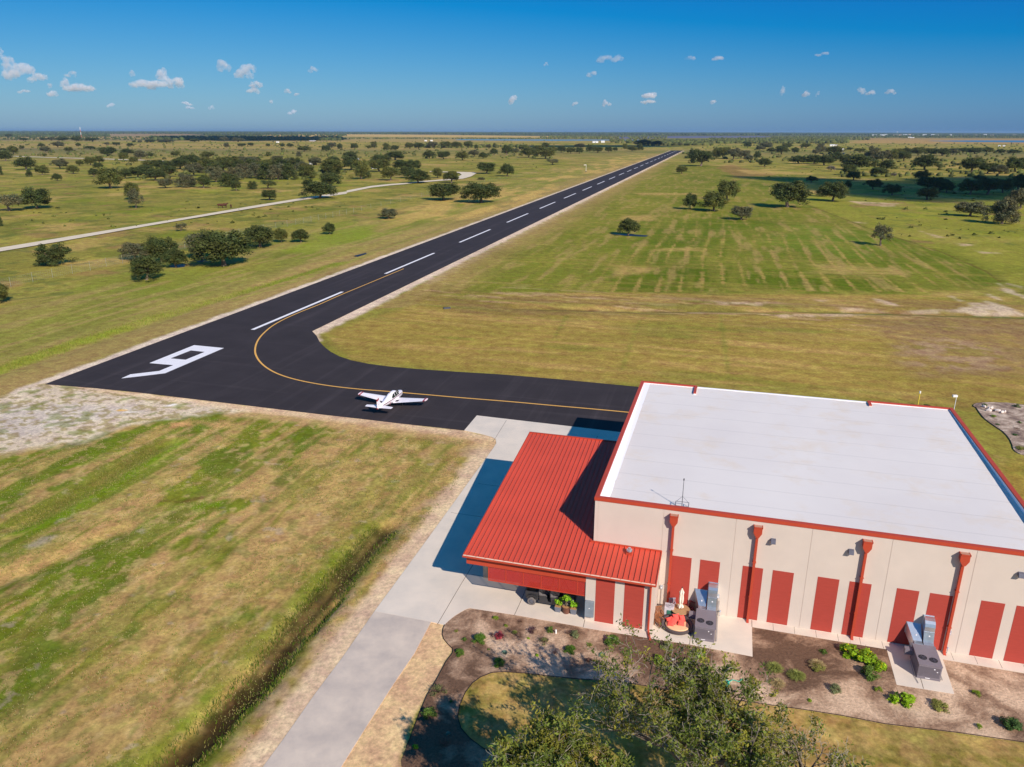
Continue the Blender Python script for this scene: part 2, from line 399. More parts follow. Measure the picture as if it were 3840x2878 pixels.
    poly(P2(z3, [(900, 600), (1300, 650), (1500, 760), (1300, 800), (1000, 780), (700, 730)]), lin(96, 122, 36), .6, 6, no=n12)
    poly(P2(z3, [(980, 845), (1400, 870), (1500, 900), (1300, 915), (1000, 890)]), lin(184, 156, 104), .85, 4, nz=.4 + .6 * n3, no=n12)
    row = np.abs(((tg + 2.2 * (vn(sg, tg * .2, 60, 71, 2) - .5)) / 5.2) % 1 - .5) * 2
    mixc(inr * ss(.80, .93, row + .5 * (n3 - .5) + .25 * (n12 - .5)) * ss(420, 180, sg + tg * .3) * ss(RW + 30, RW + 55, tg) * ss(RW + 150, RW + 120, tg) * .7 * ss(.3, .6, n12), lin(176, 150, 92)); mixc(inr * ss(.5, .66, vn(sg * .12, tg, 2.6, 171, 3)) * .35, lin(146, 136, 66)); mixc(inr * ss(.52, .64, vn(xl0 * .1, yl0, 3.2, 173, 3)) * .3, lin(158, 140, 76)); mixc(inr * ss(.5, .62, vn(xl0 * .2, yl0, 1.6, 175, 3)) * .4, lin(104, 114, 36))
    mixc(inr * ss(.55, .75, st1) * .6, lin(160, 140, 88))
    mixc(inr * ss(RW + 22, RW + 3, tg + 6 * (n12 - .5)) * .8, lin(158, 136, 88))
    for q in ([(-50, 430), (200, 436), (330, 434), (330, 446), (0, 446)], [(-100, 560), (90, 565), (60, 590), (-100, 590)], [(100, 752), (330, 748), (330, 764), (100, 766)], [(-150, 850), (120, 862), (100, 885), (-100, 915)]):
        poly(P2(z3, q), lin(182, 154, 98), .8, 3, nz=.4 + .6 * n3, no=n12)
    # ground between field ditch and taxiway
    mid = P2(G, [(700, 718), (950, 640), (1250, 632), (1700, 636), (2300, 640), (2300, 850), (2100, 900), (1900, 880), (1400, 830), (1000, 802), (760, 776)])
    poly(mid, lin(156, 136, 74), .95, 2, no=n12)
    poly(P2(G, [(950, 645), (1300, 640), (1700, 645), (2300, 655), (2300, 700), (1700, 680), (1000, 680)]), lin(138, 116, 74), .8, 2.5, no=n12)
    mixc(np.exp(-((yl0 - LC(z3(0, 1090))[1]) / 9) ** 2) * (tg > RW + 6) * ss(.5, .6, vn(xl0 * .3, yl0, 1.8, 305, 4)) * .7, lin(122, 104, 60)); mixc(np.exp(-((yl0 - LC(z3(0, 1080))[1]) / 12) ** 2) * (tg > RW + 6) * ss(.55, .66, vn(xl0 * .3, yl0, 2.4, 307, 4)) * .7, lin(180, 154, 118))
    line(P2(z3, [(-700, 1094), (-300, 1104), (0, 1114), (400, 1109), (900, 1112), (1500, 1124), (2200, 1144)]), 1.0, lin(96, 84, 46), .75, 1.0, nz=.3 + .7 * ss(.35, .6, n12), no=n3); line(P2(z3, [(0, 1075), (900, 1070), (1500, 1085)]), 1.6, lin(172, 146, 112), .6, 1.5, nz=ss(.45, .6, n3), no=n3)
    mm = np.zeros(len(x)); m_ = (D < 420) & (y > 60); q = np.zeros(m_.sum()); q[ipoly(mid, x[m_], y[m_])] = 1; mm[m_] = q
    xl = (x - O[0]) * EX[0] + (y - O[1]) * EX[1]; yl = (x - O[0]) * EY[0] + (y - O[1]) * EY[1]
    mixc(mm * ss(.5, .7, vn(xl * .15, yl, 3, 81, 3)) * .6, lin(180, 152, 96)); mixc(mm * ss(.48, .62, vn(xl * .12, yl, 1.4, 183, 3)) * .5, lin(138, 128, 60)); mixc(mm * ss(.55, .72, vn(xl * .2, yl, 5, 83, 3)) * .5, lin(118, 124, 52))
    for q in ([(1380, 690), (1386, 690), (1345, 800), (1338, 800)], [(1553, 680), (1560, 680), (1578, 815), (1571, 815)], [(1222, 682), (1228, 682), (1200, 730), (1194, 730)]):
        poly(P2(G, q), lin(112, 122, 50), .5, .5, no=n3)
    poly(P2(zrf, [(0, 640), (250, 600), (1400, 610), (1400, 1000), (1000, 1040), (450, 1060), (330, 960), (300, 850), (230, 790), (60, 740)]), lin(140, 116, 82), .85, 3.5, nz=.45 + .55 * ss(.3, .6, n3), no=n12)
    poly(P2(zrf, [(300, 800), (600, 760), (1000, 830), (1100, 960), (800, 1020), (500, 1030), (340, 960)]), lin(176, 150, 124), .5, 2.5, nz=ss(.35, .6, n3), no=n12)
    # bare pale soil along the field ditch
    for q, k in (([(740, 545), (830, 490), (960, 475), (1150, 530), (1250, 575), (900, 572)], .95), ([(680, 435), (760, 470), (740, 475)], .8), ([(1040, 325), (1180, 400), (1300, 440), (1300, 470), (1100, 400)], .9), ([(970, 420), (1060, 440), (1060, 462), (980, 440)], .8), ([(110, 455), (240, 495), (240, 505), (120, 480)], .8), ([(300, 540), (740, 535), (740, 552), (300, 555)], .7), ([(1100, 330), (1240, 360), (1240, 380), (1120, 350)], .6)):
        poly(P2(zrf, q), lin(196, 180, 158), k * .9, 1.0, nz=.5 + .5 * ss(.3, .55, n3), no=n3)
    for q in ([(460, 1062), (720, 1066), (700, 1078), (480, 1074)], [(1020, 1050), (1080, 1050), (1060, 1070)], [(1370, 1045), (1470, 1078), (1390, 1078)], [(280, 1118), (380, 1116), (370, 1126), (290, 1126)], [(700, 1135), (1300, 1125), (1300, 1140), (800, 1150)], [(1180, 1095), (1380, 1100), (1380, 1110), (1180, 1108)], [(1230, 600), (1300, 603), (1290, 612)], [(1820, 722), (1930, 735), (1850, 740)], [(1930, 765), (2060, 780), (1980, 785)], [(1620, 655), (1760, 690), (1700, 690)], [(1200, 480), (1500, 495), (1440, 515), (1300, 505)]):
        poly(P2(z3, q), lin(200, 176, 150), .75, 1.3, nz=.4 + .6 * ss(.3, .55, n3), no=n3)
    line(P2(zrf, [(0, 560), (400, 575), (760, 580), (1400, 590)]), .9, lin(84, 108, 34), .7, .7, no=n3)
    line(P2(z3, [(960, 500), (1300, 632), (1480, 692), (1740, 772), (2000, 882), (2080, 942)]), .45, lin(96, 84, 40), .7, .5, no=n3)
    # scrub patch and gully in the right pasture
    poly(P2(z3, [(440, 290), (520, 270), (660, 310), (800, 330), (560, 345)]), lin(140, 108, 74), .6, 4, no=n12)
    poly(P2(z3, [(560, 300), (1000, 320), (1000, 330), (620, 325)]), lin(186, 160, 100), .6, 3, no=n12)
    # left field by the driveway
    fld = P2(G, [(-300, 985), (0, 985), (250, 905), (420, 885), (700, 905), (1000, 935), (1062, 958), (1000, 1040), (790, 1300), (560, 1620), (400, 1850), (-900, 1900)])
    poly(fld, lin(130, 128, 54), 1, 1.5, no=n3)
    fm = np.zeros(len(x)); m_ = (y < 130) & (x < 20); q = np.zeros(m_.sum()); q[ipoly(fld, x[m_], y[m_])] = 1; fm[m_] = q
    a0 = zdt(470, 1363)[:2]; a1 = zdt(1440, 300)[:2]; ad = (a1 - a0) / np.linalg.norm(a1 - a0); an = np.array([ad[1], -ad[0]])
    u = (x - a0[0]) * ad[0] + (y - a0[1]) * ad[1]; v = (x - a0[0]) * an[0] + (y - a0[1]) * an[1]     # along / right of the ditch
    s1 = vn(u * .35, v, 3.2, 91, 4); s2 = vn(u * .3, v, 1.3, 93, 3); s3 = vn(u * .45, v, 7, 95, 3)
    gr = ss(-4, -26, v + 18 * (s3 - .5))                    # greener far from the ditch
    mixc(fm * (1 - gr) * .7, lin(168, 146, 90)); mixc(fm * gr * .8, lin(112, 124, 38))
    mixc(fm * ss(.48, .60, s1) * (.45 + .45 * gr), lin(106, 118, 36)); mixc(fm * ss(.5, .62, s2) * .75, lin(178, 150, 98)); mixc(fm * ss(.56, .66, vn(u * .5, v, 4, 97, 4)) * .7, lin(88, 106, 34)); mixc(fm * ss(.57, .64, vn(u * .4, v, 5.5, 297, 4)) * .7, lin(184, 152, 106))
    mixc(fm * ss(.54, .62, vn(u * .05, v, 2.0, 301, 3)) * .6, lin(182, 154, 104)); mixc(fm * ss(.56, .64, vn(u * .06, v, 1.7, 303, 3)) * (.35 + .45 * gr), lin(100, 118, 32))
    mixc(fm * ss(.75, .82, vn(x, y, 1.5, 99, 3)) * .5, lin(172, 156, 140)); mixc(fm * ss(.60, .72, vn(u * .6, v, .8, 197, 3)) * .55, lin(186, 162, 116)); mixc(fm * ss(.58, .7, vn(u * .7, v, .9, 198, 3)) * .45, lin(96, 112, 46))
    poly(P2(zfl, [(200, 1130), (320, 1060), (440, 1050), (360, 1100), (240, 1150)]), lin(168, 156, 144), .7, .5, no=n3)
    poly(P2(zfl, [(1310, 175), (1480, 165), (1490, 195), (1330, 215)]), lin(206, 158, 116), .8, .5, no=n3); poly(P2(zfl, [(1500, 160), (1920, 170), (1800, 215), (1600, 205)]), lin(202, 158, 118), .6, .8, no=n3)
    dl = P2(zdt, [(330, 1500), (470, 1363), (640, 1200), (790, 1050), (900, 930), (1040, 800), (1150, 690), (1250, 560), (1350, 420), (1440, 300), (1520, 200), (1620, 100)]) + P2(G, [(770, 1205), (830, 1140)])
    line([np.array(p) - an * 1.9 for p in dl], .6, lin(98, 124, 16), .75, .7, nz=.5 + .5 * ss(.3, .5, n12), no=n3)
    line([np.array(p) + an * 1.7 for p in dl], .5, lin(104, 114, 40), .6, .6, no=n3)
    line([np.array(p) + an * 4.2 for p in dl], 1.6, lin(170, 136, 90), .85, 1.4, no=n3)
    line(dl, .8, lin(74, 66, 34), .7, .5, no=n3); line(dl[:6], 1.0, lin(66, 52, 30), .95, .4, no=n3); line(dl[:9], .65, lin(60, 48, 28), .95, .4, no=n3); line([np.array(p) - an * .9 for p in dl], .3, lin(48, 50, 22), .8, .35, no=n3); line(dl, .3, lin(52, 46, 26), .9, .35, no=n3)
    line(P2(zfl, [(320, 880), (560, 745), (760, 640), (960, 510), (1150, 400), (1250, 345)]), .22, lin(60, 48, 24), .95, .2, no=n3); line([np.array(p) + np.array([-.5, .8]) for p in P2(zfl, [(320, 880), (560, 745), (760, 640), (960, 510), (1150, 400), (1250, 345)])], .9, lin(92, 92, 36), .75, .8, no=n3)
    line(P2(zfl, [(150, 1010), (500, 850), (760, 690), (1000, 560), (1350, 330)]), 1.4, lin(110, 142, 24), .6, 1., no=n3)
    line(P2(zfl, [(1250, 780), (1400, 790), (1560, 755)]), .25, lin(88, 56, 34), .7, .4, no=n3)
    line(P2(zfl, [(1540, 830), (1690, 800)]), .6, lin(100, 140, 24), .7, .6, no=n3)
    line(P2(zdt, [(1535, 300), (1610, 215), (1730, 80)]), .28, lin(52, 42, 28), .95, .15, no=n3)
    c = c * np.array([1.05, .97, .86])
    # sandy verge of the driveway
    verge = P2(G, [(1062, 952), (1040, 985), (1000, 1040), (900, 1180), (800, 1312), (720, 1420), (640, 1530), (540, 1680), (440, 1850)])
    line(verge, 1.25, lin(218, 188, 152), .97, .5, no=n3); line([np.array(p) - an * 1.7 for p in verge], .8, lin(196, 164, 128), .6, .8, nz=ss(.4, .6, n3), no=n3)
    poly(P2(G, [(930, 1338), (975, 1345), (985, 1392), (960, 1440), (905, 1530), (870, 1620), (850, 1900), (560, 1900), (690, 1658), (830, 1430)]), lin(214, 178, 134), .97, .3, no=n3)
    poly(P2(zp1, [(405, 350), (388, 440), (440, 530), (480, 570), (300, 900), (0, 1400), (-100, 1000), (250, 500), (285, 330)]), lin(214, 178, 134), .97, .2, no=n3)
    # sand shoulders of the runway and the taxiway
    line([rwp(s, -.7) for s in range(-4, 1560, 12)], 1.25, lin(222, 200, 176), .95, .6, no=n3)
    line([rwp(s, RW + .9) for s in range(int(rst(G(680, 716))[0]), 1560, 12)], 1.7, lin(218, 192, 166), .95, .8, no=n3)
    line([rwp(s, RW + 4) for s in range(90, 400, 12)], 1.2, lin(176, 150, 112), .5, 1.5, no=n3)
    line(P2(G, [(676, 716), (690, 736)]), .6, lin(216, 190, 160), .8, .5, no=n3)
    line(P2(G, [(92, 832), (200, 843), (400, 866), (600, 889), (800, 912), (1000, 937), (1055, 950)]), 1.15, lin(216, 184, 146), .97, .5, no=n3)
    line(P2(G, [(500, 892), (800, 922), (1000, 950), (1060, 962)]), 1.2, lin(196, 158, 112), .6, 1., no=n3)
    gv = P2(G, [(-400, 900), (0, 858), (97, 826), (250, 850), (420, 872), (520, 886), (400, 900), (280, 912), (180, 955), (60, 968), (-400, 1060)])
    poly(gv, lin(212, 192, 164), .97, 1.5, no=n3)
    poly(P2(G, [(-200, 880), (60, 870), (300, 872), (330, 890), (180, 915), (60, 945), (-200, 980)]), lin(196, 184, 172), .55, 1.5, no=n12)
    gm = np.zeros(len(x)); m_ = (y < 140) & (x < -20); q = np.zeros(m_.sum()); q[ipoly(gv, x[m_], y[m_])] = 1; gm[m_] = q
    mixc(gm * ss(.54, .60, vn(x, y, .8, 101, 3)) * .7, lin(150, 132, 78)); mixc(gm * ss(.6, .68, vn(x, y, 2.2, 103, 3)) * .6, lin(116, 124, 54))
    line(P2(zl, [(990, 968), (1040, 968)]), .25, lin(216, 160, 70), .8, .25, no=n3); line(P2(zl, [(1380, 935), (1440, 920)]), .35, lin(232, 226, 220), .9, .3, no=n3); line(P2(zl, [(1050, 985), (1110, 980)]), .3, lin(232, 222, 206), .8, .3, no=n3)
    # lawn by the hangar
    lw = P2(zp1, [(528, 1195), (548, 1085), (600, 970), (665, 885), (740, 830), (840, 790), (950, 782), (1150, 795), (1400, 825), (1900, 862)]) + P2(zp3, [(0, 1245), (600, 1350), (1586, 1480)]) + [W(34, -7.9)[:2], W(36, -26)[:2], W(-2, -26)[:2]] + P2(zp1, [(1050, 1640), (920, 1562), (760, 1482), (640, 1392), (560, 1300)])
    poly(lw, lin(170, 138, 80), .97, .15)
    lm = np.zeros(len(x)); m_ = (y < 70) & (x > -12); q = np.zeros(m_.sum()); q[ipoly(lw, x[m_], y[m_])] = 1; lm[m_] = q
    mixc(lm * ss(.48, .68, vn(xl * .5, yl, 2.4, 111, 4)) * .8, lin(122, 118, 50)); mixc(lm * ss(.5, .64, vn(xl, yl, .55, 119, 3)) * .5, lin(182, 150, 96)); mixc(lm * ss(.52, .66, vn(xl, yl, .7, 120, 3)) * .5, lin(112, 108, 48)); mixc(lm * ss(.5, .7, vn(xl * .2, yl, 1.0, 115, 3)) * .4, lin(180, 150, 96))
    side = [W(32.5, -1)[:2], W(90, -1)[:2], W(90, 40)[:2], W(25, 42)[:2], W(25, AY)[:2], W(33, AY)[:2]]
    poly(side, lin(152, 128, 60), .9, 3, no=n12)
    m_ = np.zeros(len(x)); k_ = (D < 200) & (x > 20); q = np.zeros(k_.sum()); q[ipoly(side, x[k_], y[k_])] = 1; m_[k_] = q
    mixc(m_ * ss(.5, .7, n3) * .5, lin(116, 118, 44)); mixc(m_ * ss(.5, .7, s1) * .5, lin(166, 142, 82))
    # tall-weed speckle everywhere out of the mown ground
    sp = vn(x, y, 5.5, 121, 3); wild = (tg < -45) | ((tg > RW + 140) & (D > 300))
    mixc(wild * ss(.62, .72, sp) * .5 * ss(1500, 500, D), lin(84, 96, 44)); mixc(wild * ss(.66, .78, vn(x, y, 16, 123, 3)) * .5, lin(150, 112, 76))
    c = np.clip(c, 0, 1)
    z = gz(x, y)
    o = npmesh('ground', np.stack([x, y, z], -1), f, ground_mat(), colattr=c)
    o.data.polygons.foreach_set('use_smooth', np.ones(len(f), bool))
    return tag(o, kind='structure')

def ground_mat():
    m = bpy.data.materials.new('ground_cover'); m.use_nodes = True
    n = m.node_tree.nodes; l = m.node_tree.links; b = n['Principled BSDF']; b.inputs['Roughness'].default_value = .95; b.inputs['Specular IOR Level'].default_value = .1
    g = n.new('ShaderNodeNewGeometry'); at = n.new('ShaderNodeAttribute'); at.attribute_name = 'tint'
    def noise(sc, det, rough=.65):
        t = n.new('ShaderNodeTexNoise'); t.inputs['Scale'].default_value = sc; t.inputs['Detail'].default_value = det; t.inputs['Roughness'].default_value = rough
        l.new(g.outputs['Position'], t.inputs[0]); return t
    def mr(src, lo, hi, a, b_):
        r = n.new('ShaderNodeMapRange'); r.inputs[1].default_value = lo; r.inputs[2].default_value = hi; r.inputs[3].default_value = a; r.inputs[4].default_value = b_; l.new(src, r.inputs[0]); return r.outputs[0]
    A = noise(2.6, 8, .8); B = noise(.5, 7, .7); C = noise(.035, 3)
    v1 = mr(A.outputs[0], .32, .68, .62, 1.38); v2 = mr(B.outputs[0], .32, .68, .78, 1.24); v3 = mr(C.outputs[0], .3, .7, .88, 1.12)
    mm = n.new('ShaderNodeMath'); mm.operation = 'MULTIPLY'; l.new(v1, mm.inputs[0]); l.new(v2, mm.inputs[1])
    m3 = n.new('ShaderNodeMath'); m3.operation = 'MULTIPLY'; l.new(mm.outputs[0], m3.inputs[0]); l.new(v3, m3.inputs[1])
    hs = n.new('ShaderNodeHueSaturation'); hu = mr(B.outputs[0], .3, .7, .478, .518); l.new(hu, hs.inputs['Hue']); l.new(m3.outputs[0], hs.inputs['Value']); l.new(at.outputs[0], hs.inputs['Color'])
    hs.inputs['Saturation'].default_value = 1.03
    l.new(hs.outputs[0], b.inputs['Base Color'])
    bn = n.new('ShaderNodeBump'); bn.inputs['Strength'].default_value = .55; bn.inputs['Distance'].default_value = .09; l.new(A.outputs[0], bn.inputs['Height']); l.new(bn.outputs[0], b.inputs['Normal'])
    return m
make_ground()

# ---------------------------------------------------------------- flat sheets: runway, concrete, driveway, road, beds
def sheet(name, pts, z, m, parent=None, thick=.25):
    b = MB(); pts = [tuple(p) for p in pts]
    a = sum(pts[i][0] * pts[(i + 1) % len(pts)][1] - pts[(i + 1) % len(pts)][0] * pts[i][1] for i in range(len(pts)))
    if a < 0: pts = pts[::-1]
    n = len(pts)
    b.add([(p[0], p[1], z) for p in pts] + [(p[0], p[1], z - thick) for p in pts], [tuple(range(n))] + [(i, n + i, n + (i + 1) % n, (i + 1) % n) for i in range(n)])
    o = b.build(name, m, parent)
    if not parent: tag(o, kind='structure')
    return o
asphalt = mat('new_asphalt', lin(55, 49, 50), .85, var=.14, scale=.18, spec=.18, bump=.2, bscale=60)
concrete = mat('concrete', lin(226, 210, 190), .85, scale=.35, col2=lin(206, 194, 178), bump=.05, bscale=30)
jointm = mat('joint_dark', lin(120, 105, 90), .9)
old_asph = mat('weathered_asphalt', lin(216, 198, 178), .9, scale=.45, col2=lin(182, 168, 156), bump=.3, bscale=90)
def paving(m):
    n = m.node_tree.nodes; l = m.node_tree.links; p = n['Principled BSDF']; src = p.inputs['Base Color'].links[0].from_socket; tc = n.new('ShaderNodeNewGeometry')
    out = src
    for ang, sc_, lo, hi, amp in ((math.atan2(RD[1], RD[0]), (.012, .42, 1), .52, .72, .55), (math.atan2(RD[1], RD[0]), (.02, 1.6, 1), .6, .75, .22), (TH, (.02, .8, 1), .58, .74, .35)):
        mp = n.new('ShaderNodeMapping'); mp.vector_type = 'TEXTURE'; mp.inputs['Rotation'].default_value = (0, 0, ang); mp.inputs['Scale'].default_value = (1 / sc_[0], 1 / sc_[1], 1); l.new(tc.outputs['Position'], mp.inputs[0])
        no = n.new('ShaderNodeTexNoise'); no.inputs['Scale'].default_value = 1; no.inputs['Detail'].default_value = 5; no.inputs['Roughness'].default_value = .6; l.new(mp.outputs[0], no.inputs[0])
        r = n.new('ShaderNodeMapRange'); r.inputs[1].default_value = lo; r.inputs[2].default_value = hi; r.inputs[3].default_value = 1; r.inputs[4].default_value = 1 + amp; l.new(no.outputs[0], r.inputs[0])
        mx = n.new('ShaderNodeMix'); mx.data_type = 'RGBA'; mx.blend_type = 'MULTIPLY'; mx.inputs[0].default_value = 1; l.new(out, mx.inputs[6]); l.new(r.outputs[0], mx.inputs[7]); out = mx.outputs[2]
    no = n.new('ShaderNodeTexNoise'); no.inputs['Scale'].default_value = .9; no.inputs['Detail'].default_value = 7; no.inputs['Roughness'].default_value = .8; l.new(tc.outputs['Position'], no.inputs[0])
    r = n.new('ShaderNodeMapRange'); r.inputs[1].default_value = .70; r.inputs[2].default_value = .76; r.inputs[3].default_value = 0; r.inputs[4].default_value = .35; l.new(no.outputs[0], r.inputs[0])
    mx = n.new('ShaderNodeMix'); mx.data_type = 'RGBA'; l.new(r.outputs[0], mx.inputs[0]); l.new(out, mx.inputs[6]); mx.inputs[7].default_value = (.2, .18, .17, 1); l.new(mx.outputs[2], p.inputs['Base Color'])
paving(asphalt)
rw = sheet('runway', asph, .0, asphalt)
wht = mat('white_paint', lin(232, 228, 228), .6, var=.05, scale=1.5)
yel = mat('yellow_paint', lin(226, 170, 82), .6, var=.08, scale=2)
# centre stripes
b = MB(); s0, t0 = rst(G(537, 712)); s1_ = rst(G(735, 632))[0]
tc_ = rst(G(900, 565))[1]
s = s0
starts = [rst(G(u, v))[0] for u, v in ((537, 712), (827, 593), (993, 524))]
per = (starts[2] - starts[0]) / 2; ln = .6 * per
tc_ = np.mean([rst(G(u, v))[1] for u, v in ((636, 672), (882, 571), (1027.5, 510.5))])
for k in range(24):
    s = starts[0] + per * k
    if s + ln > REND - 5: break
    q = [rwp(s, tc_ - .38), rwp(s + ln, tc_ - .38), rwp(s + ln, tc_ + .38), rwp(s, tc_ + .38)]
    b.prism([tuple(p) for p in q], -.01, .012)
tag(b.build('centre_stripes', wht, rw), 'white dashed centre line painted on the black runway')
num = [(1610, 432), (1858, 456), (1370, 665), (1200, 686), (1005, 708), (1082, 674), (1320, 646), (1437, 598), (1238, 581)]
hole = [(1583, 476), (1698, 488), (1540, 553), (1415, 542)]
b = MB(); A_ = [zl(*p, 0) for p in num]; H_ = [zl(*p, 0) for p in hole]
V = [(p[0], p[1], .012) for p in A_ + H_]
b.add(V, [(0, 9, 10, 1)[::-1], (1, 10, 11, 2)[::-1], (2, 11, 7)[::-1], (7, 11, 12, 8)[::-1], (8, 12, 9, 0)[::-1], (2, 7, 6, 3)[::-1], (3, 6, 5, 4)[::-1]])
tag(b.build('runway_number', wht, rw), 'large white painted number at the runway end')
yc = P2(G, [(872, 581), (800, 611), (735, 638), (690, 658), (645, 676), (610, 692), (585, 707), (566, 724), (556, 738), (551.5, 752), (552, 765), (560, 780), (575, 794), (598, 807), (630, 818), (670, 827), (720, 835), (780, 841.5), (850, 847), (920, 853), (1000, 860), (1100, 868), (1200, 877), (1340, 889.5)])
yc.append(np.array(W(12, LC(G(1340, 889.5))[1])[:2]))
def ribbon(pts, hw, z, m, name, parent=None, sub=6):
    P = np.array(pts); Q = []
    for i in range(len(P) - 1):
        p0, p1, p2, p3 = P[max(i - 1, 0)], P[i], P[i + 1], P[min(i + 2, len(P) - 1)]
        for k in range(sub):
            t = k / sub; Q.append(.5 * ((2 * p1) + (-p0 + p2) * t + (2 * p0 - 5 * p1 + 4 * p2 - p3) * t * t + (-p0 + 3 * p1 - 3 * p2 + p3) * t ** 3))
    Q.append(P[-1]); Q = np.array(Q); T = np.gradient(Q, axis=0); T /= np.linalg.norm(T, axis=1)[:, None] + 1e-9; N_ = np.stack([-T[:, 1], T[:, 0]], -1)
    n = len(Q); L_ = Q + N_ * hw; R_ = Q - N_ * hw
    b = MB(); b.add([(p[0], p[1], z) for p in L_] + [(p[0], p[1], z) for p in R_], [(i, n + i, n + i + 1, i + 1) for i in range(n - 1)])
    return b.build(name, m, parent)
tag(ribbon(yc, .15, .016, yel, 'taxi_line', rw), 'thin yellow line curving off the runway to the hangar')
# old tyre scuffs are in the asphalt material
cr = sheet('concrete_apron', conc, .014, concrete)
b = MB()
def jl(p, q, hw=.022):
    p = np.array(p[:2]); q = np.array(q[:2]); d = (q - p) / np.linalg.norm(q - p); n_ = np.array([-d[1], d[0]]) * hw
    b.prism([tuple(p + n_), tuple(q + n_), tuple(q - n_), tuple(p - n_)], .0, .018)
jl(G(1094, 908.5), G(1065, 955)); jl(zp1(548, 0), zp1(345, 345)); jl(W(-10.9, 24), zp1(548, 0)); jl(zp1(1120, 110), zp1(1050, 262)); jl(W(-5.4, 0), zp1(1120, 110)); jl(W(-10.4, 0), W(0, 0)); jl(W(.15, -3.6), zp1(1680, 375)); jl(W(-16, 10), W(-9, 10)); jl(W(-15.5, 17), W(-9, 17))
jl(W(-9, 24), W(-1, 24)); jl(W(-5.4, 17), W(-5.4, 34)); jl(W(12.68, -.9), W(12.68, 0)); jl(W(8.2, -4.4), W(8.2, -.2))
for k in range(1, 14): jl(W(12.7 + 1.55 * k, -.88), W(12.7 + 1.55 * k, 0), .012)
jl(W(24, -.95), W(23.9, -4.75))
b.build('expansion_joint', jointm, cr)
sheet('driveway', drive, .008, old_asph)
road = mat('gravel', lin(222, 206, 178), .95, scale=.15, col2=lin(206, 190, 164), bump=.3, bscale=6)
_gb = P2(z1, [(-400, 930), (0, 857), (400, 790), (800, 719), (1200, 650), (1600, 583), (1900, 533), (2212, 489)]) + P2(z2, [(170, 482), (330, 449), (450, 435), (540, 428), (640, 416), (760, 407), (850, 400)])
_gt = P2(z1, [(-400, 900), (0, 833), (400, 768), (800, 703), (1200, 637), (1600, 568), (1900, 520), (2212, 474)]) + P2(z2, [(170, 468), (330, 438), (450, 426), (540, 420), (640, 409), (760, 399), (850, 391)])
def strip(name, A, B, z, m):
    b = MB(); n = len(A); b.add([(p[0], p[1], z) for p in A] + [(p[0], p[1], z) for p in B], [(i, n + i, n + i + 1, i + 1) for i in range(n - 1)]); return tag(b.build(name, m), kind='structure')
_gb += P2(z2, [(915, 392), (965, 378), (1000, 357)]); _gt += P2(z2, [(870, 382), (905, 368), (890, 357)])
_gb += P2(z2, [(985, 352), (880, 349), (700, 345)]); _gt += P2(z2, [(880, 355), (860, 353.5), (700, 349)])
strip('gravel_road', _gt, _gb, .01, road)
A_ = P2(z1, [(60, 247), (150, 250), (350, 257), (530, 261), (700, 266), (900, 272), (1100, 279)]); B_ = P2(z1, [(60, 250), (150, 253), (350, 260), (530, 264.5), (700, 270), (900, 276), (1100, 283)])
strip('far_gravel_road', A_, B_, .01, road)

def bed_mat(name, a, b_, c_, s=1., blobs=None):
    m = bpy.data.materials.new(name); m.use_nodes = True; n = m.node_tree.nodes; l = m.node_tree.links; p = n['Principled BSDF']; p.inputs['Roughness'].default_value = .95; p.inputs['Specular IOR Level'].default_value = .1
    g = n.new('ShaderNodeNewGeometry'); wv = n.new('ShaderNodeTexNoise'); wv.inputs['Scale'].default_value = .33 * s; wv.inputs['Detail'].default_value = 9; wv.inputs['Roughness'].default_value = .66; wv.inputs['Distortion'].default_value = .35
    l.new(g.outputs['Position'], wv.inputs[0])
    r = n.new('ShaderNodeValToRGB'); e = r.color_ramp.elements; e[0].position = .37; e[0].color = (*a, 1); e[1].position = .61; e[1].color = (*c_, 1); k = e.new(.48); k.color = (*b_, 1)
    l.new(wv.outputs[0], r.inputs[0])
    n2 = n.new('ShaderNodeTexNoise'); n2.inputs['Scale'].default_value = 5; n2.inputs['Detail'].default_value = 8; n2.inputs['Roughness'].default_value = .75; l.new(g.outputs['Position'], n2.inputs[0])
    mr = n.new('ShaderNodeMapRange'); mr.inputs[1].default_value = .3; mr.inputs[2].default_value = .7; mr.inputs[3].default_value = .62; mr.inputs[4].default_value = 1.35; l.new(n2.outputs[0], mr.inputs[0])
    mx = n.new('ShaderNodeMix'); mx.data_type = 'RGBA'; mx.blend_type = 'MULTIPLY'; mx.inputs[0].default_value = 1; l.new(r.outputs[0], mx.inputs[6]); l.new(mr.outputs[0], mx.inputs[7]); l.new(mx.outputs[2], p.inputs['Base Color'])
    bn = n.new('ShaderNodeBump'); bn.inputs['Strength'].default_value = .9; bn.inputs['Distance'].default_value = .12; ad = n.new('ShaderNodeMath'); l.new(n2.outputs[0], ad.inputs[0]); l.new(wv.outputs[0], ad.inputs[1]); l.new(ad.outputs[0], bn.inputs['Height']); l.new(bn.outputs[0], p.inputs['Normal'])
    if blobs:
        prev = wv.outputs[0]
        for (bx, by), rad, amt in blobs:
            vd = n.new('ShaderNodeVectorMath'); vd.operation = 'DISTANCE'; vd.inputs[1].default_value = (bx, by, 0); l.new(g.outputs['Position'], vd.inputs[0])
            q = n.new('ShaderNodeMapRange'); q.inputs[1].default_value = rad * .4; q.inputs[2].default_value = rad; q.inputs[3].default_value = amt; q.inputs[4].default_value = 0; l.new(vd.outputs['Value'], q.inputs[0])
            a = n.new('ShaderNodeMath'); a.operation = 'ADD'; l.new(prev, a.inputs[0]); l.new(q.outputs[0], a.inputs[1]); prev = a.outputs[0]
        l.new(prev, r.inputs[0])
    return m
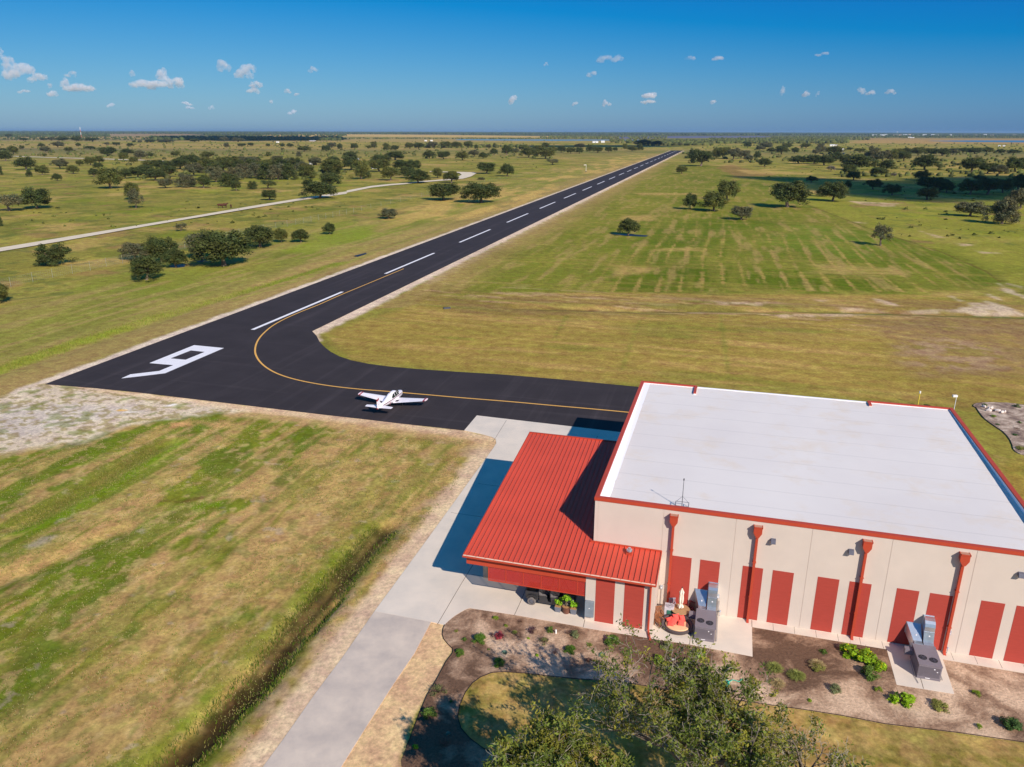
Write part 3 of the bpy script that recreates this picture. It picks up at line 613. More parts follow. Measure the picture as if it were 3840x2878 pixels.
sheet('planting_bed', bed_left, .002, bed_mat('mulch_and_sand', lin(112, 86, 68), lin(164, 132, 106), lin(216, 184, 152), blobs=[(G(1710, 1420)[:2], 4.2, -.17), (G(1860, 1385)[:2], 3.0, -.12), (G(925, 1560)[:2], 5.0, -.14), (G(880, 1640)[:2], 5, -.14), (G(985, 1430)[:2], 3.5, -.08), (G(1370, 1400)[:2], 2.8, -.16), (G(1480, 1425)[:2], 2.8, -.16), (G(1230, 1440)[:2], 3.2, .09), (G(2080, 1500)[:2], 4.5, .08), (G(1850, 1520)[:2], 3, .07)]))
sheet('rock_bed', bed_rock, .03, bed_mat('stony_soil', lin(118, 98, 88), lin(160, 136, 118), lin(206, 184, 162), 1.6))
edg = mat('black_edging', lin(52, 42, 36), .8)
def edging(pts, label):
    b = MB(); b.tube([(p[0], p[1], .015) for p in pts], .028, 5); tag(b.build('bed_edging', edg), label, 'edging')
edging(P2(zp3, [(1800, 1510), (1586, 1480), (1100, 1410), (600, 1350), (300, 1292), (0, 1245)]) + P2(zp2, [(1700, 1090), (1400, 1045), (1100, 1010), (800, 960), (500, 905), (300, 868)]) + P2(zp1, [(1900, 862), (1650, 850), (1400, 825), (1150, 795), (950, 782), (840, 790), (740, 830), (665, 885), (600, 970), (548, 1085), (528, 1195), (560, 1300), (640, 1392), (760, 1482), (920, 1562), (1050, 1640)]), 'thin black edging strip between the planting bed and the lawn')
edging(P2(zp1, [(60, 1470), (120, 1320), (180, 1160), (245, 1000), (330, 860), (420, 690), (484, 605), (482, 572), (440, 530), (400, 480), (388, 440), (392, 395), (408, 352)]), 'thin black edging strip between the planting bed and the tan dirt by the driveway')
edging(bed_rock[13:] + bed_rock[:8], 'dark curved edging strip round the stony bed beside the hangar')
#NEXT
# ---------------------------------------------------------------- hangar
stucco = mat('cream_stucco', lin(222, 207, 192, 1), .9, scale=.35, col2=lin(212, 198, 184, 1), bump=.12, bscale=25, spec=.15)
redm = mat('red_stucco', lin(178, 74, 62, 1), .85, var=.07, scale=1.2, stretch=(1, 1, 9), bump=.12, bscale=20, spec=.15)
redmetal = mat('red_sheet_metal', lin(186, 72, 48, .95), .5, var=.05, scale=.6, spec=.35)
redroof = mat('red_standing_seam', lin(198, 78, 58), .5, var=.09, scale=.22, spec=.35)
white_mem = mat('white_roof_membrane', lin(230, 222, 214, .93), .8, scale=.09, col2=lin(221, 212, 205, .93), spec=.2)
galv = mat('galvanised_steel', (.62, .68, .73), .32, metal=.85, var=.12, scale=2.5)
greym = mat('grey_purple_enamel', lin(124, 116, 122), .55, var=.05, scale=2)
darkm = mat('dark_charcoal', (.03, .03, .035), .6)
blk = mat('black_gloss', (.012, .012, .014), .22, spec=.6)
rub = mat('black_rubber', (.035, .034, .033), .9)
softw = mat('soffit_grey', lin(150, 140, 130), .8)
H_ = thing('hangar', 'large cream hangar with white flat roof and red trim and red lean-to roof', 'hangar', tuple(O), TH)
HW, HD, HT = 32.23, 30.58, 8.88
joints = [.28] + [5.36 + 5.392 * k for k in range(5)] + [HW]
b = MB()
xs = [0] + joints
for a, c_ in zip(xs[:-1], xs[1:]): b.box(a + .014, c_ - .014, 0, .28, -.1, HT - .12)
b.box(.05, HW - .05, .02, .26, -.1, HT - .13)
ys = [0.3] + [.3 + 5.05 * k for k in range(1, 6)] + [HD - .02]
for a, c_ in zip(ys[:-1], ys[1:]):
    b.box(0, .28, a + .014, c_ - .014, -.1, HT - .12); b.box(HW - .28, HW, a + .014, c_ - .014, -.1, HT - .12)
b.box(.02, .26, .3, HD, -.1, HT - .13)
for (a, c_, t) in ((0.3, 6.1, HT - .12), (24.15, HW - .3, HT - .12)): b.box(a, c_, HD - .28, HD, -.1, t)
b.box(6.1, 24.15, HD - .27, HD - .01, 5.5, 8.62)
b.box(6.0, 6.25, HD - 2.6, HD - .28, 8.3, HT - .12); b.box(24.05, 24.3, HD - 1.4, HD - .28, 8.3, HT - .12)
b.build('wall', stucco, H_)
b = MB()
b.box(6.15, 24.1, HD - .2, HD - .1, 0, 5.5)
for k in range(1, 12): b.box(6.15, 24.1, HD - .1, HD - .07, .45 * k, .45 * k + .04)
b.build('hangar_door', mat('hangar_door_grey', lin(180, 176, 170), .6), H_)
b = MB(); t0, t1 = HT - .12, HT
b.box(-.05, HW + .05, -.05, .30, t0, t1)
b.box(-.05, .30, .30, HD - .27, t0, t1); b.box(HW - .30, HW + .05, .30, HD - .27, t0, t1)
b.box(-.05, 6.26, HD - .27, HD + .05, t0, t1); b.box(24.04, HW + .05, HD - .27, HD + .05, t0, t1)
b.box(5.98, 6.26, HD - 2.55, HD - .27, t0, t1); b.box(24.04, 24.31, HD - 1.4, HD - .27, t0, t1)
b.box(-.05, HW + .05, -.05, -.01, HT - .28, t0); b.box(-.05, -.01, -.01, HD, HT - .28, t0); b.box(HW + .01, HW + .05, -.01, HD, HT - .28, t0)
b.build('coping', redmetal, H_)
# membrane: a shallow fall to the scuppers at the front, turned up the parapets
rz_ = lambda y: 8.34 + (8.70 - 8.34) * (y / HD)
b = MB(); NX, NY = 40, 30; V = []; Fc = []
for j in range(NY + 1):
    for i in range(NX + 1):
        xx = .3 + (HW - .6) * i / NX; yy = .3 + (HD - .58) * j / NY
        V.append((xx, yy, rz_(yy) + .012 * math.sin(i * .9 + j) * math.sin(j * 1.3)))
for j in range(NY):
    for i in range(NX): Fc.append((j * (NX + 1) + i, j * (NX + 1) + i + 1, (j + 1) * (NX + 1) + i + 1, (j + 1) * (NX + 1) + i))
b.add(V, Fc)
def rtex():
    m = white_mem; n = m.node_tree.nodes; l = m.node_tree.links; p = n['Principled BSDF']
    src = p.inputs['Base Color'].links[0].from_socket
    tc = n.new('ShaderNodeTexCoord'); sx = n.new('ShaderNodeSeparateXYZ'); l.new(tc.outputs['Object'], sx.inputs[0])
    no = n.new('ShaderNodeTexNoise'); no.inputs['Scale'].default_value = .8; no.inputs['Detail'].default_value = 5; l.new(tc.outputs['Object'], no.inputs[0])
    ad = n.new('ShaderNodeMath'); ad.operation = 'MULTIPLY_ADD'; ad.inputs[1].default_value = .12; l.new(no.outputs[0], ad.inputs[0]); l.new(sx.outputs[1], ad.inputs[2])
    mo = n.new('ShaderNodeMath'); mo.operation = 'PINGPONG'; mo.inputs[1].default_value = 1.52; l.new(ad.outputs[0], mo.inputs[0])
    mr = n.new('ShaderNodeMapRange'); mr.inputs[1].default_value = 0; mr.inputs[2].default_value = .09; mr.inputs[3].default_value = .86; mr.inputs[4].default_value = 1; l.new(mo.outputs[0], mr.inputs[0])
    n2 = n.new('ShaderNodeTexNoise'); n2.inputs['Scale'].default_value = .22; n2.inputs['Detail'].default_value = 8; n2.inputs['Roughness'].default_value = .7; l.new(tc.outputs['Object'], n2.inputs[0])
    mp = n.new('ShaderNodeMapRange'); mp.inputs[1].default_value = .52; mp.inputs[2].default_value = .68; mp.inputs[3].default_value = 0; mp.inputs[4].default_value = .6; l.new(n2.outputs[0], mp.inputs[0])
    m1 = n.new('ShaderNodeMix'); m1.data_type = 'RGBA'; m1.blend_type = 'MIX'; l.new(mp.outputs[0], m1.inputs[0]); l.new(src, m1.inputs[6]); m1.inputs[7].default_value = (*lin(216, 198, 176), 1)
    m2 = n.new('ShaderNodeMix'); m2.data_type = 'RGBA'; m2.blend_type = 'MULTIPLY'; m2.inputs[0].default_value = 1; l.new(m1.outputs[2], m2.inputs[6]); l.new(mr.outputs[0], m2.inputs[7]); l.new(m2.outputs[2], p.inputs['Base Color'])
rtex()
rf_ = b.build('roof', white_mem, H_, smooth=True)
b = MB()     # membrane flashing up the inside of the parapets
for (p, q) in (((.28, .28), (.28, HD - .28)),): b.hexa([(.285, .285, rz_(.3) - .02), (1.0, .285, rz_(.3) + .004), (1.0, HD - .3, rz_(HD) + .004), (.285, HD - .3, rz_(HD) - .02)], [(.285, .285, HT - .13), (.32, .285, HT - .13), (.32, HD - .3, HT - .13), (.285, HD - .3, HT - .13)])
b.box(.3, HW - .3, .282, .31, 8.2, HT - .13); b.box(HW - .31, HW - .282, .3, HD - .3, 8.2, HT - .13)
b.box(.3, 5.98, HD - .31, HD - .282, 8.5, HT - .13); b.box(24.32, HW - .3, HD - .31, HD - .282, 8.5, HT - .13)
b.box(6.3, 24.0, HD - .28, HD - .02, 8.62, 8.75)
b.box(5.99, 6.25, HD - 2.72, HD - 2.56, 8.5, HT - .14)
b.build('roof_flashing', mat('white_flashing', lin(240, 236, 236), .7, var=.03), H_)
for a, c_ in ((6.27, 7.75), (8.4, 9.89), (11.57, 13.06), (13.76, 15.27), (16.96, 18.46), (19.16, 20.66), (22.36, 23.84), (24.54, 26.02), (27.83, 29.33), (30.04, 31.53)):
    MB().box(a, c_, -.012, .01, .06, 4.69).build('red_panel', redm, H_)
def leader(x, parent, name='downspout'):
    b = MB()
    b.yprism([(x - .3, 8.3), (x + .3, 8.3), (x + .3, 7.78), (x + .1, 7.42), (x - .1, 7.42), (x - .3, 7.78)], -.42, -.004)
    b.box(x - .33, x + .33, -.45, -.40, 8.22, 8.32); b.box(x - .33, x - .28, -.45, -.004, 8.22, 8.32); b.box(x + .28, x + .33, -.45, -.004, 8.22, 8.32)
    o = b.build('leader_head', redmetal, parent)
    MB().box(x - .27, x + .27, -.39, -.02, 8.28, 8.305).build('opening', mat('opening_pale', lin(176, 130, 108), .8), o)
    b = MB(); b.box(x - .09, x + .09, -.27, -.09, .1, 7.5); b.box(x - .13, x + .13, -.29, -.004, 5.2, 5.26); b.box(x - .13, x + .13, -.29, -.004, 2.2, 2.26); b.hexa([(x - .09, -.27, .14), (x + .09, -.27, .14), (x + .09, -.09, .14), (x - .09, -.09, .14)][::-1], [(x - .09, -.50, .02), (x + .09, -.50, .02), (x + .09, -.34, .02), (x - .09, -.34, .02)][::-1])
    b.build(name, redmetal, parent)
for x in (6.18, 12.35, 19.88, 26.15): leader(x, H_)
for x in (13.52, 18.92, 29.8):
    b = MB(); b.xprism([(-.005, 7.36), (-.22, 7.33), (-.36, 7.05), (-.005, 7.05)], x - .17, x + .17); o = b.build('wall_light', mat('bronze_housing', lin(92, 92, 104), .5), H_)
    MB().box(x - .14, x + .14, -.33, -.03, 7.03, 7.048).build('lens', mat('lens_grey', (.5, .5, .48), .3), o)
# lean-to
LZ = lambda y: 4.92 + .118 * y
TX = [-9.6, 5.4]
def slab(pts, z0, m, name, parent):
    b = MB(); n = len(pts); b.add([(p[0], p[1], LZ(p[1]) + z0) for p in pts] + [(p[0], p[1], LZ(p[1]) + z0 + .07) for p in pts], [tuple(range(n))[::-1], tuple(range(n, 2 * n))] + [(i, (i + 1) % n, n + (i + 1) % n, n + i) for i in range(n)]); return b.build(name, m, parent)
rp = [(-9.6, -4), (5.4, -4), (5.4, -.01), (-.01, -.01), (-.01, 16.4), (-9.6, 16.4)]
rfm = slab(rp, -.07, redroof, 'lean_to_roof', H_)
b = MB(); x = -9.58
while x < 5.45:
    y1 = 16.38 if x < -.03 else -.02
    b.hexa([(x - .014, -4.01, LZ(-4.01)), (x + .014, -4.01, LZ(-4.01)), (x + .014, y1, LZ(y1)), (x - .014, y1, LZ(y1))], [(x - .014, -4.01, LZ(-4.01) + .08), (x + .014, -4.01, LZ(-4.01) + .08), (x + .014, y1, LZ(y1) + .08), (x - .014, y1, LZ(y1) + .08)])
    x += .4055
b.build('seam', redroof, rfm)
b = MB(); b.hexa([(-9.66, 16.34, 6.6), (-.02, 16.34, 6.6), (-.02, 16.5, 6.6), (-9.66, 16.5, 6.6)], [(-9.66, 16.3, 6.93), (-.02, 16.3, 6.93), (-.02, 16.5, 6.93), (-9.66, 16.5, 6.93)])
b.hexa([(-9.68, -4.02, LZ(-4) - .3), (-9.6, -4.02, LZ(-4) - .3), (-9.6, 16.4, LZ(16.4) - .3), (-9.68, 16.4, LZ(16.4) - .3)], [(-9.68, -4.02, LZ(-4) + .03), (-9.6, -4.02, LZ(-4) + .03), (-9.6, 16.4, LZ(16.4) + .03), (-9.68, 16.4, LZ(16.4) + .03)])
b.box(-.2, 5.42, -.14, -.012, LZ(0) - .02, LZ(0) + .09)
b.hexa([(5.4, -4.02, LZ(-4) - .25), (5.46, -4.02, LZ(-4) - .25), (5.46, 0, LZ(0) - .25), (5.4, 0, LZ(0) - .25)], [(5.4, -4.02, LZ(-4) + .03), (5.46, -4.02, LZ(-4) + .03), (5.46, 0, LZ(0) + .03), (5.4, 0, LZ(0) + .03)])
b.build('roof_trim', redmetal, H_)
b = MB(); b.box(-9.68, 5.42, -4.03, -4.0, 4.27, 4.46); b.box(-9.68, 5.42, -4.17, -4.03, 4.27, 4.30); b.box(-9.68, 5.42, -4.20, -4.17, 4.27, 4.42)
b.box(-9.68, -9.65, -4.17, -4.03, 4.3, 4.42); b.box(5.39, 5.42, -4.17, -4.03, 4.3, 4.42)
gt = b.build('gutter', redmetal, H_)
MB().box(-9.64, 5.38, -4.168, -4.032, 4.40, 4.425).build('gutter_bottom', mat('gutter_lining', lin(232, 206, 180), .7, var=.12, scale=6), gt)
x = -9.3
while x < 5.2: MB().add([(x, -4.03, 4.45), (x + .04, -4.03, 4.45), (x - .06, -4.17, 4.45), (x - .1, -4.17, 4.45)], [(0, 1, 2, 3)]).build('gutter_strap', redmetal, gt); x += .76
b = MB(); b.box(-9.55, .1, -3.62, -3.42, 3.40, 4.28); b.box(-9.62, -9.42, -3.6, 16.2, 4.0, 4.28); b.build('fascia_beam', redmetal, H_)
b = MB(); b.hexa([(-9.4, -3.4, 4.25), (-.05, -3.4, 4.25), (-.05, 16.2, 6.55), (-9.4, 16.2, 6.55)], [(-9.4, -3.4, 4.3), (-.05, -3.4, 4.3), (-.05, 16.2, 6.6), (-9.4, 16.2, 6.6)]); b.build('soffit', softw, H_)
for (x, y) in ((-9.1, .0), (-9.1, 8.), (-9.1, 15.6)):
    MB().box(x - .2, x + .2, y - .2, y + .2, -.05, LZ(y) - .35).build('column', mat('column_tan', lin(176, 160, 136), .85), H_)
b = MB(); b.box(.12, 5.36, -3.6, -3.4, -.1, 4.29); b.box(.12, .32, -3.4, -.02, -.1, 4.4); b.box(5.16, 5.36, -3.4, -.02, -.1, 4.4); b.build('lean_to_wall', stucco, H_)
for a, c_ in ((.9, 2.36), (3.09, 4.57)): MB().box(a, c_, -3.612, -3.59, .06, 4.1).build('red_panel', redm, H_)
scr = mat('red_mesh_screen', lin(196, 60, 46), .8, var=.04, scale=3, alpha=.52)
x0 = -7.75
fr = MB(); pw = (.1 + 7.75) / 5.45
xx = [-7.75 + pw * k for k in range(6)] + [.1]
for a, c_ in zip(xx[:-1], xx[1:]):
    o = MB().box(a + .02, c_ - .02, -3.515, -3.505, 2.12, 3.40).build('shade_screen', scr, H_)
    b = MB(); b.box(a - .025, a + .025, -3.53, -3.49, 2.08, 3.40); b.box(a + .025, c_ - .025, -3.53, -3.49, 2.08, 2.15); b.build('screen_frame', redmetal, o)
b = MB(); b.box(4.98, 5.12, -3.98, -3.84, 4.0, 4.28); b.tube([(5.05, -3.9, 4.25), (5.05, -3.75, 3.9), (5.05, -3.75, .35), (5.1, -3.9, .12), (5.3, -4.7, .08)], .085, 6); b.build('downspout', redmetal, H_)
b = MB(); b.box(2.78, 3.22, -1.12, -.72, 4.7, 4.98); o = b.build('roof_vent', redmetal, H_)
MB().lathe([(0, 5.36), (.1, 5.36), (.12, 5.3), (.12, 5.24), (.22, 5.2), (.25, 5.12), (.25, 5.08), (.13, 5.06), (.13, 4.97), (0, 4.97)], (3.0, -.92, 0), 20).build('vent_cap', galv, o, smooth=True)
MB().box(.16, .84, -3.86, -3.605, .5, 1.85).build('electrical_cabinet', mat('cabinet_grey', lin(128, 138, 146), .5), H_)
MB().box(.46, .54, -3.87, -3.86, 1.25, 1.32).build('cabinet_label', wht, H_)
mast = thing('antenna_mast', 'thin dark antenna mast on a metal frame near the white roof front edge', 'antenna', tuple(W(6.65, .9, 8.34)), TH)
b = MB()
for x in (-.5, .5):
    b.tube([(x, -.35, .02), (x, -.35, .42)], .025, 6); b.tube([(x, .4, .02), (x, .4, .42)], .025, 6); b.tube([(x, -.35, .42), (x, .4, .42)], .025, 6)
b.tube([(-.5, -.35, .42), (.5, -.35, .42)], .02, 6); b.tube([(-.5, .4, .42), (.5, .4, .42)], .02, 6); b.box(-.5, .5, -.1, .1, .02, .07)
b.tube([(-.45, .4, .42), (0, 0, 1.1), (.45, .4, .42)], .015, 5)
b.build('sled_frame', mat('steel_grey', lin(110, 112, 120), .5, metal=.4), mast)
MB().tube([(0, 0, .05), (0, 0, 1.2), (0, 0, 2.45)], [.03, .025, .018], 6).build('mast', darkm, mast)
MB().lathe([(0, 2.62), (.04, 2.6), (.05, 2.5), (.03, 2.42), (0, 2.42)], n=8).build('antenna_tip', darkm, mast)

def hvac(x0, label):
    u = thing('air_conditioner', label, 'air conditioner', tuple(W(x0, 0, .02)), TH, 'large packaged air conditioning units along the hangar wall')
    b = MB(); b.box(0, 1.45, -3.66, -1.35, .06, 1.12); b.box(-.03, 1.48, -3.69, -1.32, 1.12, 1.16); b.box(-.02, 1.47, -3.68, -1.33, 0, .07)
    k = 0
    while k < 22: b.box(.05 + k * .062, .075 + k * .062, -3.68, -3.66, .2, 1.0); k += 1
    for k in range(11): b.box(-.012, 0, -3.55 + k * .1, -3.53 + k * .1, .25, 1.0)
    b.build('cabinet', greym, u)
    for (x, y) in ((.36, -2.86), (1.02, -3.0)):
        o = MB().lathe([(.27, 1.165), (.27, 1.185), (.25, 1.185), (.25, 1.168), (0, 1.168)], (x, y, 0), 24).build('fan', darkm, u)
        b = MB()
        for q in range(5):
            a = q * 1.2566 + x; b.add([(x + .06 * math.cos(a), y + .06 * math.sin(a), 1.175), (x + .22 * math.cos(a), y + .22 * math.sin(a), 1.172), (x + .22 * math.cos(a + .55), y + .22 * math.sin(a + .55), 1.182), (x + .06 * math.cos(a + .9), y + .06 * math.sin(a + .9), 1.182)], [(0, 1, 2, 3)])
        b.lathe([(.0, 1.2), (.07, 1.195), (.07, 1.17)], (x, y, 0), 10); b.build('blade', mat('blade_dark_grey', lin(66, 64, 74), .6), o)
    b = MB(); A = [(-.28, -.02, 1.15), (.68, -.02, 1.15), (.68, -.02, 2.02), (-.28, -.02, 2.02)]; B_ = [(.1, -1.0, .45), (.66, -1.0, .45), (.66, -1.0, 1.2), (.1, -1.0, 1.2)]
    b.hexa(A, B_); b.box(.1, .66, -1.36, -1.0, .45, 1.2); b.box(-.31, .71, -.03, -.004, 1.12, 2.05); o = b.build('supply_duct', galv, u)
    MB().box(.26, .36, -.72, -.62, 1.4, 1.5).build('duct_sticker', wht, o)
    b = MB(); pr = [(-.004, 2.8), (-.3, 2.79), (-.55, 2.7), (-.72, 2.55), (-.8, 2.32), (-.82, 1.95), (-1.02, 1.25), (-1.36, 1.1), (-1.36, .45), (-.3, .45), (-.25, 1.9), (-.004, 1.95)]
    b.xprism(pr, .74, 1.42); b.box(.72, 1.44, -.86, -.2, 1.93, 1.96); b.box(.7, 1.46, -.03, -.003, 1.9, 2.84)
    o = b.build('return_duct', galv, u)
    MB().box(1.05, 1.15, -.93, -.83, 1.62, 1.7).build('duct_sticker', wht, o)
    MB().box(-.55, -.02, -1.95, -1.5, .55, .95).build('side_hood', greym, u)
    b = MB(); b.tube([(-.2, -2.2, .3), (-.15, -3.4, .06), (-.02, -4.3, .03)], .02, 5); b.tube([(1.58, -.06, 1.3), (1.58, -.06, .12), (1.58, -1.6, .1), (1.58, -3.6, .1)], .018, 5); b.tube([(1.64, -.06, 1.3), (1.64, -.06, .1), (1.64, -3.6, .08)], .018, 5); b.build('conduit', mat('conduit_grey', lin(150, 146, 146), .5), u)
    for q_ in ((.95, 1.03, -3.70, -3.68, .86, .93), (1.15, 1.23, -3.70, -3.68, .68, .73), (.5, .8, -3.70, -3.69, .09, .14)): MB().box(*q_).build('label_plate', wht, u)
hvac(8.48, 'large grey air conditioner with metal ducts on the patio beside the round table')
hvac(23.68, 'large grey air conditioner with metal ducts on a concrete pad in the planting bed')
def discon(x, z, lab):
    t = thing('disconnect_box', lab, 'electrical box', tuple(W(x, -.005, z)), TH, 'electrical boxes on the hangar wall')
    MB().box(-.1, .1, -.12, 0, -.15, .15).build('box', mat('light_grey_box', lin(168, 172, 178), .5), t); MB().box(-.05, .05, -.13, -.12, -.08, .0).build('sticker', wht, t)
    MB().tube([(0, -.05, -.15), (0, -.05, -z + .1)], .02, 6).build('conduit', mat('conduit_grey'), t)
discon(5.62, 1.75, 'small grey electrical box on the cream wall above the wooden chairs')
discon(9.98, 1.72, 'small grey electrical box on the wall right of the patio air conditioner ducts')
discon(26.28, 1.7, 'small grey electrical box on the wall beside the downspout behind the far unit')
for x, lb in ((10.25, 'short capped pipe by the wall right of the patio air conditioner'), (26.35, 'short capped pipe at the wall foot right of the red downspout')):
    tag(MB().lathe([(0, .5), (.06, .5), (.09, .44), (.09, .4), (.03, .38), (.03, 0), (0, 0)], tuple(W(x, -.15, .02)), 8).build('wall_pipe', mat('light_grey_box')), lb, 'pipe')
cu = thing('condenser', 'small square white condenser unit with a fan and green grille on the patio', 'condenser', tuple(W(6.40, -1.12, .02)), TH)
MB().box(-.36, .36, -.36, .36, .03, .84).build('cabinet', mat('pale_enamel', lin(200, 196, 202), .5), cu)
MB().box(-.42, .42, -.42, .42, 0, .03).build('base_pad', concrete, cu)
b = MB(); b.box(-.16, .3, -.385, -.37, .14, .66)
for k in range(9): b.box(-.16, .3, -.40, -.385, .16 + k * .055, .18 + k * .055)
b.build('grille', mat('green_grille', lin(60, 118, 100), .6), cu)
b = MB()
for q in range(4): b.lathe([(.08 + q * .07, .853), (.095 + q * .07, .862), (.11 + q * .07, .853)], (0, .02, 0), 22)
o = MB().lathe([(.33, .845), (.33, .85), (0, .85)], (0, .02, 0), 22).build('fan', mat('fan_grey', lin(110, 110, 120), .5), cu); b.build('guard_ring', mat('pale_enamel'), o)
# patio furniture
wood = mat('weathered_wood', lin(170, 134, 96), .7, var=.2, scale=2, stretch=(1, 8, 1))
wicker = mat('dark_wicker', lin(88, 78, 78), .85, var=.3, scale=40)
tb = thing('patio_table', 'round wooden patio table with a closed umbrella through its middle', 'table', tuple(W(7.25, -1.2, .02)), TH)
b = MB().lathe([(0, .75), (.72, .75), (.74, .73), (.72, .70), (0, .70)], n=28); b.build('tabletop', wood, tb)
for a in range(4): MB().tube([(.45 * math.cos(a * 1.571 + .78), .45 * math.sin(a * 1.571 + .78), 0), (.4 * math.cos(a * 1.571 + .78), .4 * math.sin(a * 1.571 + .78), .71)], .035, 6).build('leg', wood, tb)
um = thing('patio_umbrella', 'closed cream umbrella standing in the round table', 'umbrella', tuple(W(7.25, -1.2, .02)), TH)
MB().tube([(0, 0, .03), (0, 0, 2.72)], .022, 8).build('pole', darkm, um); MB().lathe([(0, .08), (.25, .06), (.26, 0)], n=14).build('base', darkm, um)
MB().lathe([(.02, 2.66), (.07, 2.5), (.15, 2.3), (.12, 2.05), (.15, 1.7), (.13, 1.35), (.07, 1.22), (.13, 1.15), (.2, .98), (.17, .9), (.03, .95)], n=24, wob=lambda a: 1 + .28 * math.cos(a * 6)).build('canopy', mat('cream_canvas', lin(232, 220, 202), .9), um, smooth=True)
MB().lathe([(0, 2.78), (.035, 2.75), (.04, 2.66), (0, 2.65)], n=8).build('finial', darkm, um)
def chair(x, y, rz, m, lab, name='patio_chair'):
    t = thing(name, lab, 'chair', tuple(W(x, y, .02)), TH + rz, 'chairs on the patio')
    MB().box(-.26, .26, -.26, .26, .40, .46).build('seat', m, t)
    b = MB()
    for k in range(5): b.box(-.24 + k * .105, -.18 + k * .105, .24, .28, .46, .98)
    b.box(-.27, .27, .235, .285, .93, 1.02); b.build('backrest', m, t)
    for sx in (-.24, .24):
        MB().tube([(sx, -.23, 0), (sx, -.23, .64)], .025, 6).build('leg', m, t); MB().tube([(sx, .25, 0), (sx, .25, .5)], .025, 6).build('leg', m, t)
        MB().box(sx - .035, sx + .035, -.26, .27, .64, .67).build('armrest', m, t)
dw = mat('red_brown_wood', lin(150, 98, 66), .6, var=.2, scale=3); gm_ = mat('silver_grey_weave', lin(150, 146, 156), .6, var=.2, scale=20); dkr = mat('dark_maroon', lin(96, 40, 42), .7)
chair(5.72, -1.9, .5, dw, 'brown wooden armchair nearer the wall in the corner left of the condenser')
chair(5.78, -2.75, .9, dw, 'brown wooden armchair at the front of the corner beside the daybed')
chair(6.6, -.5, .3, gm_, 'silver grey chair with a cushion between the table and the wall')
chair(7.95, -.5, -.5, dkr, 'dark maroon chair behind the right of the round table')
db = thing('daybed', 'round dark wicker daybed with a tan mattress and coral cushions', 'daybed', tuple(W(7.15, -2.85, .02)), TH); db.scale = (.93, .86, 1)
wf = lambda a: 1 + .06 * math.cos(2 * a)
MB().lathe([(0, 0), (.85, 0), (1.0, .12), (1.05, .34), (.98, .36), (0, .36)], n=36, wob=wf).build('base', wicker, db, smooth=True)
MB().lathe([(0, .36), (.86, .36), (.92, .42), (.88, .5), (0, .52)], (0, -.04, 0), n=36, wob=wf).build('mattress', mat('tan_canvas', lin(228, 184, 140), .9, var=.04), db, smooth=True)
b = MB(); V = []; n = 30
for i in range(n + 1):
    a = R(-22) + (R(205) + R(22)) * i / n; h = .40 + .30 * math.sin(math.pi * i / n) ** .6
    for (rr, zz) in ((1.03, .2), (1.2, h), (1.10, h + .02), (.95, .3)): V.append((rr * 1.06 * math.cos(a), rr * math.sin(a), zz))
b.add(V, [(i * 4 + k, i * 4 + (k + 1) % 4, i * 4 + 4 + (k + 1) % 4, i * 4 + 4 + k) for i in range(n) for k in range(4)] + [(0, 1, 2, 3), tuple(n * 4 + k for k in (3, 2, 1, 0))]); b.build('backrest', wicker, db, smooth=True)
coral = mat('coral_fabric', lin(240, 92, 80), .85, var=.06, scale=5)
def cushion(x, y, z, rot, lab):
    b = MB(); n = 8; V = []
    for side in (1, -1):
        for j in range(n + 1):
            for i in range(n + 1):
                u, v = i / n * 2 - 1, j / n * 2 - 1; pin = 1 - .12 * (u * u + v * v - 2 * u * u * v * v)
                V.append((u * .27 * pin, v * .27 * pin, side * .11 * max(0, (1 - u ** 4) * (1 - v ** 4)) ** .6))
    N1 = (n + 1) ** 2; Fc = [(j * (n + 1) + i, j * (n + 1) + i + 1, (j + 1) * (n + 1) + i + 1, (j + 1) * (n + 1) + i) for j in range(n) for i in range(n)]
    b.add(V, Fc + [tuple(N1 + q for q in f[::-1]) for f in Fc]); o = b.build('cushion', coral, smooth=True); o.location = W(x, y, z); o.rotation_euler = (rot[0], rot[1], TH + rot[2]); tag(o, lab, 'cushion', 'coral cushions on the daybed')
cushion(6.55, -2.72, .66, (.5, -.3, .3), 'coral cushion at the far left of the daybed')
cushion(6.66, -3.05, .62, (.25, -.2, -.1), 'coral cushion lying flat at the front left of the daybed')
cushion(7.02, -2.45, .82, (1.0, 0, .5), 'coral cushion standing upright in the middle of the daybed')
cushion(7.48, -2.42, .78, (.9, .3, .9), 'coral cushion standing at the back right of the daybed')
cushion(7.42, -2.82, .66, (.4, .2, .2), 'coral cushion lying in the middle right of the daybed')
cushion(6.85, -2.8, .70, (.6, .1, -.3), 'coral cushion leaning behind the flat front one on the daybed')

# utility vehicle, pots, grill
ut = thing('utility_vehicle', 'black four seat utility vehicle parked half under the lean-to roof', 'utility vehicle', tuple(W(-2.9, -2.08, .02)), TH)
body = mat('black_plastic', (.035, .035, .038), .35, spec=.6)
b = MB(); b.xprism([(-.68, .45), (-.66, .95), (.66, .95), (.68, .45)], -1.95, -.95); b.box(-1.95, -.95, -.7, -.62, .95, 1.18); b.box(-1.95, -.95, .62, .7, .95, 1.18); b.box(-1.98, -1.92, -.68, .68, .6, 1.18); b.box(-.98, -.92, -.68, .68, .6, 1.2)
b.build('cargo_bed', body, ut, bevel=.02)
b = MB(); b.box(-.95, 1.3, -.7, .7, .32, .42); b.box(-.95, 1.3, -.74, -.66, .3, .5); b.box(-.95, 1.3, .66, .74, .3, .5); b.yprism([(1.05, .4), (1.05, 1.05), (1.6, 1.0), (1.95, .8), (1.98, .45)], -.62, .62); b.build('body', body, ut, bevel=.03)
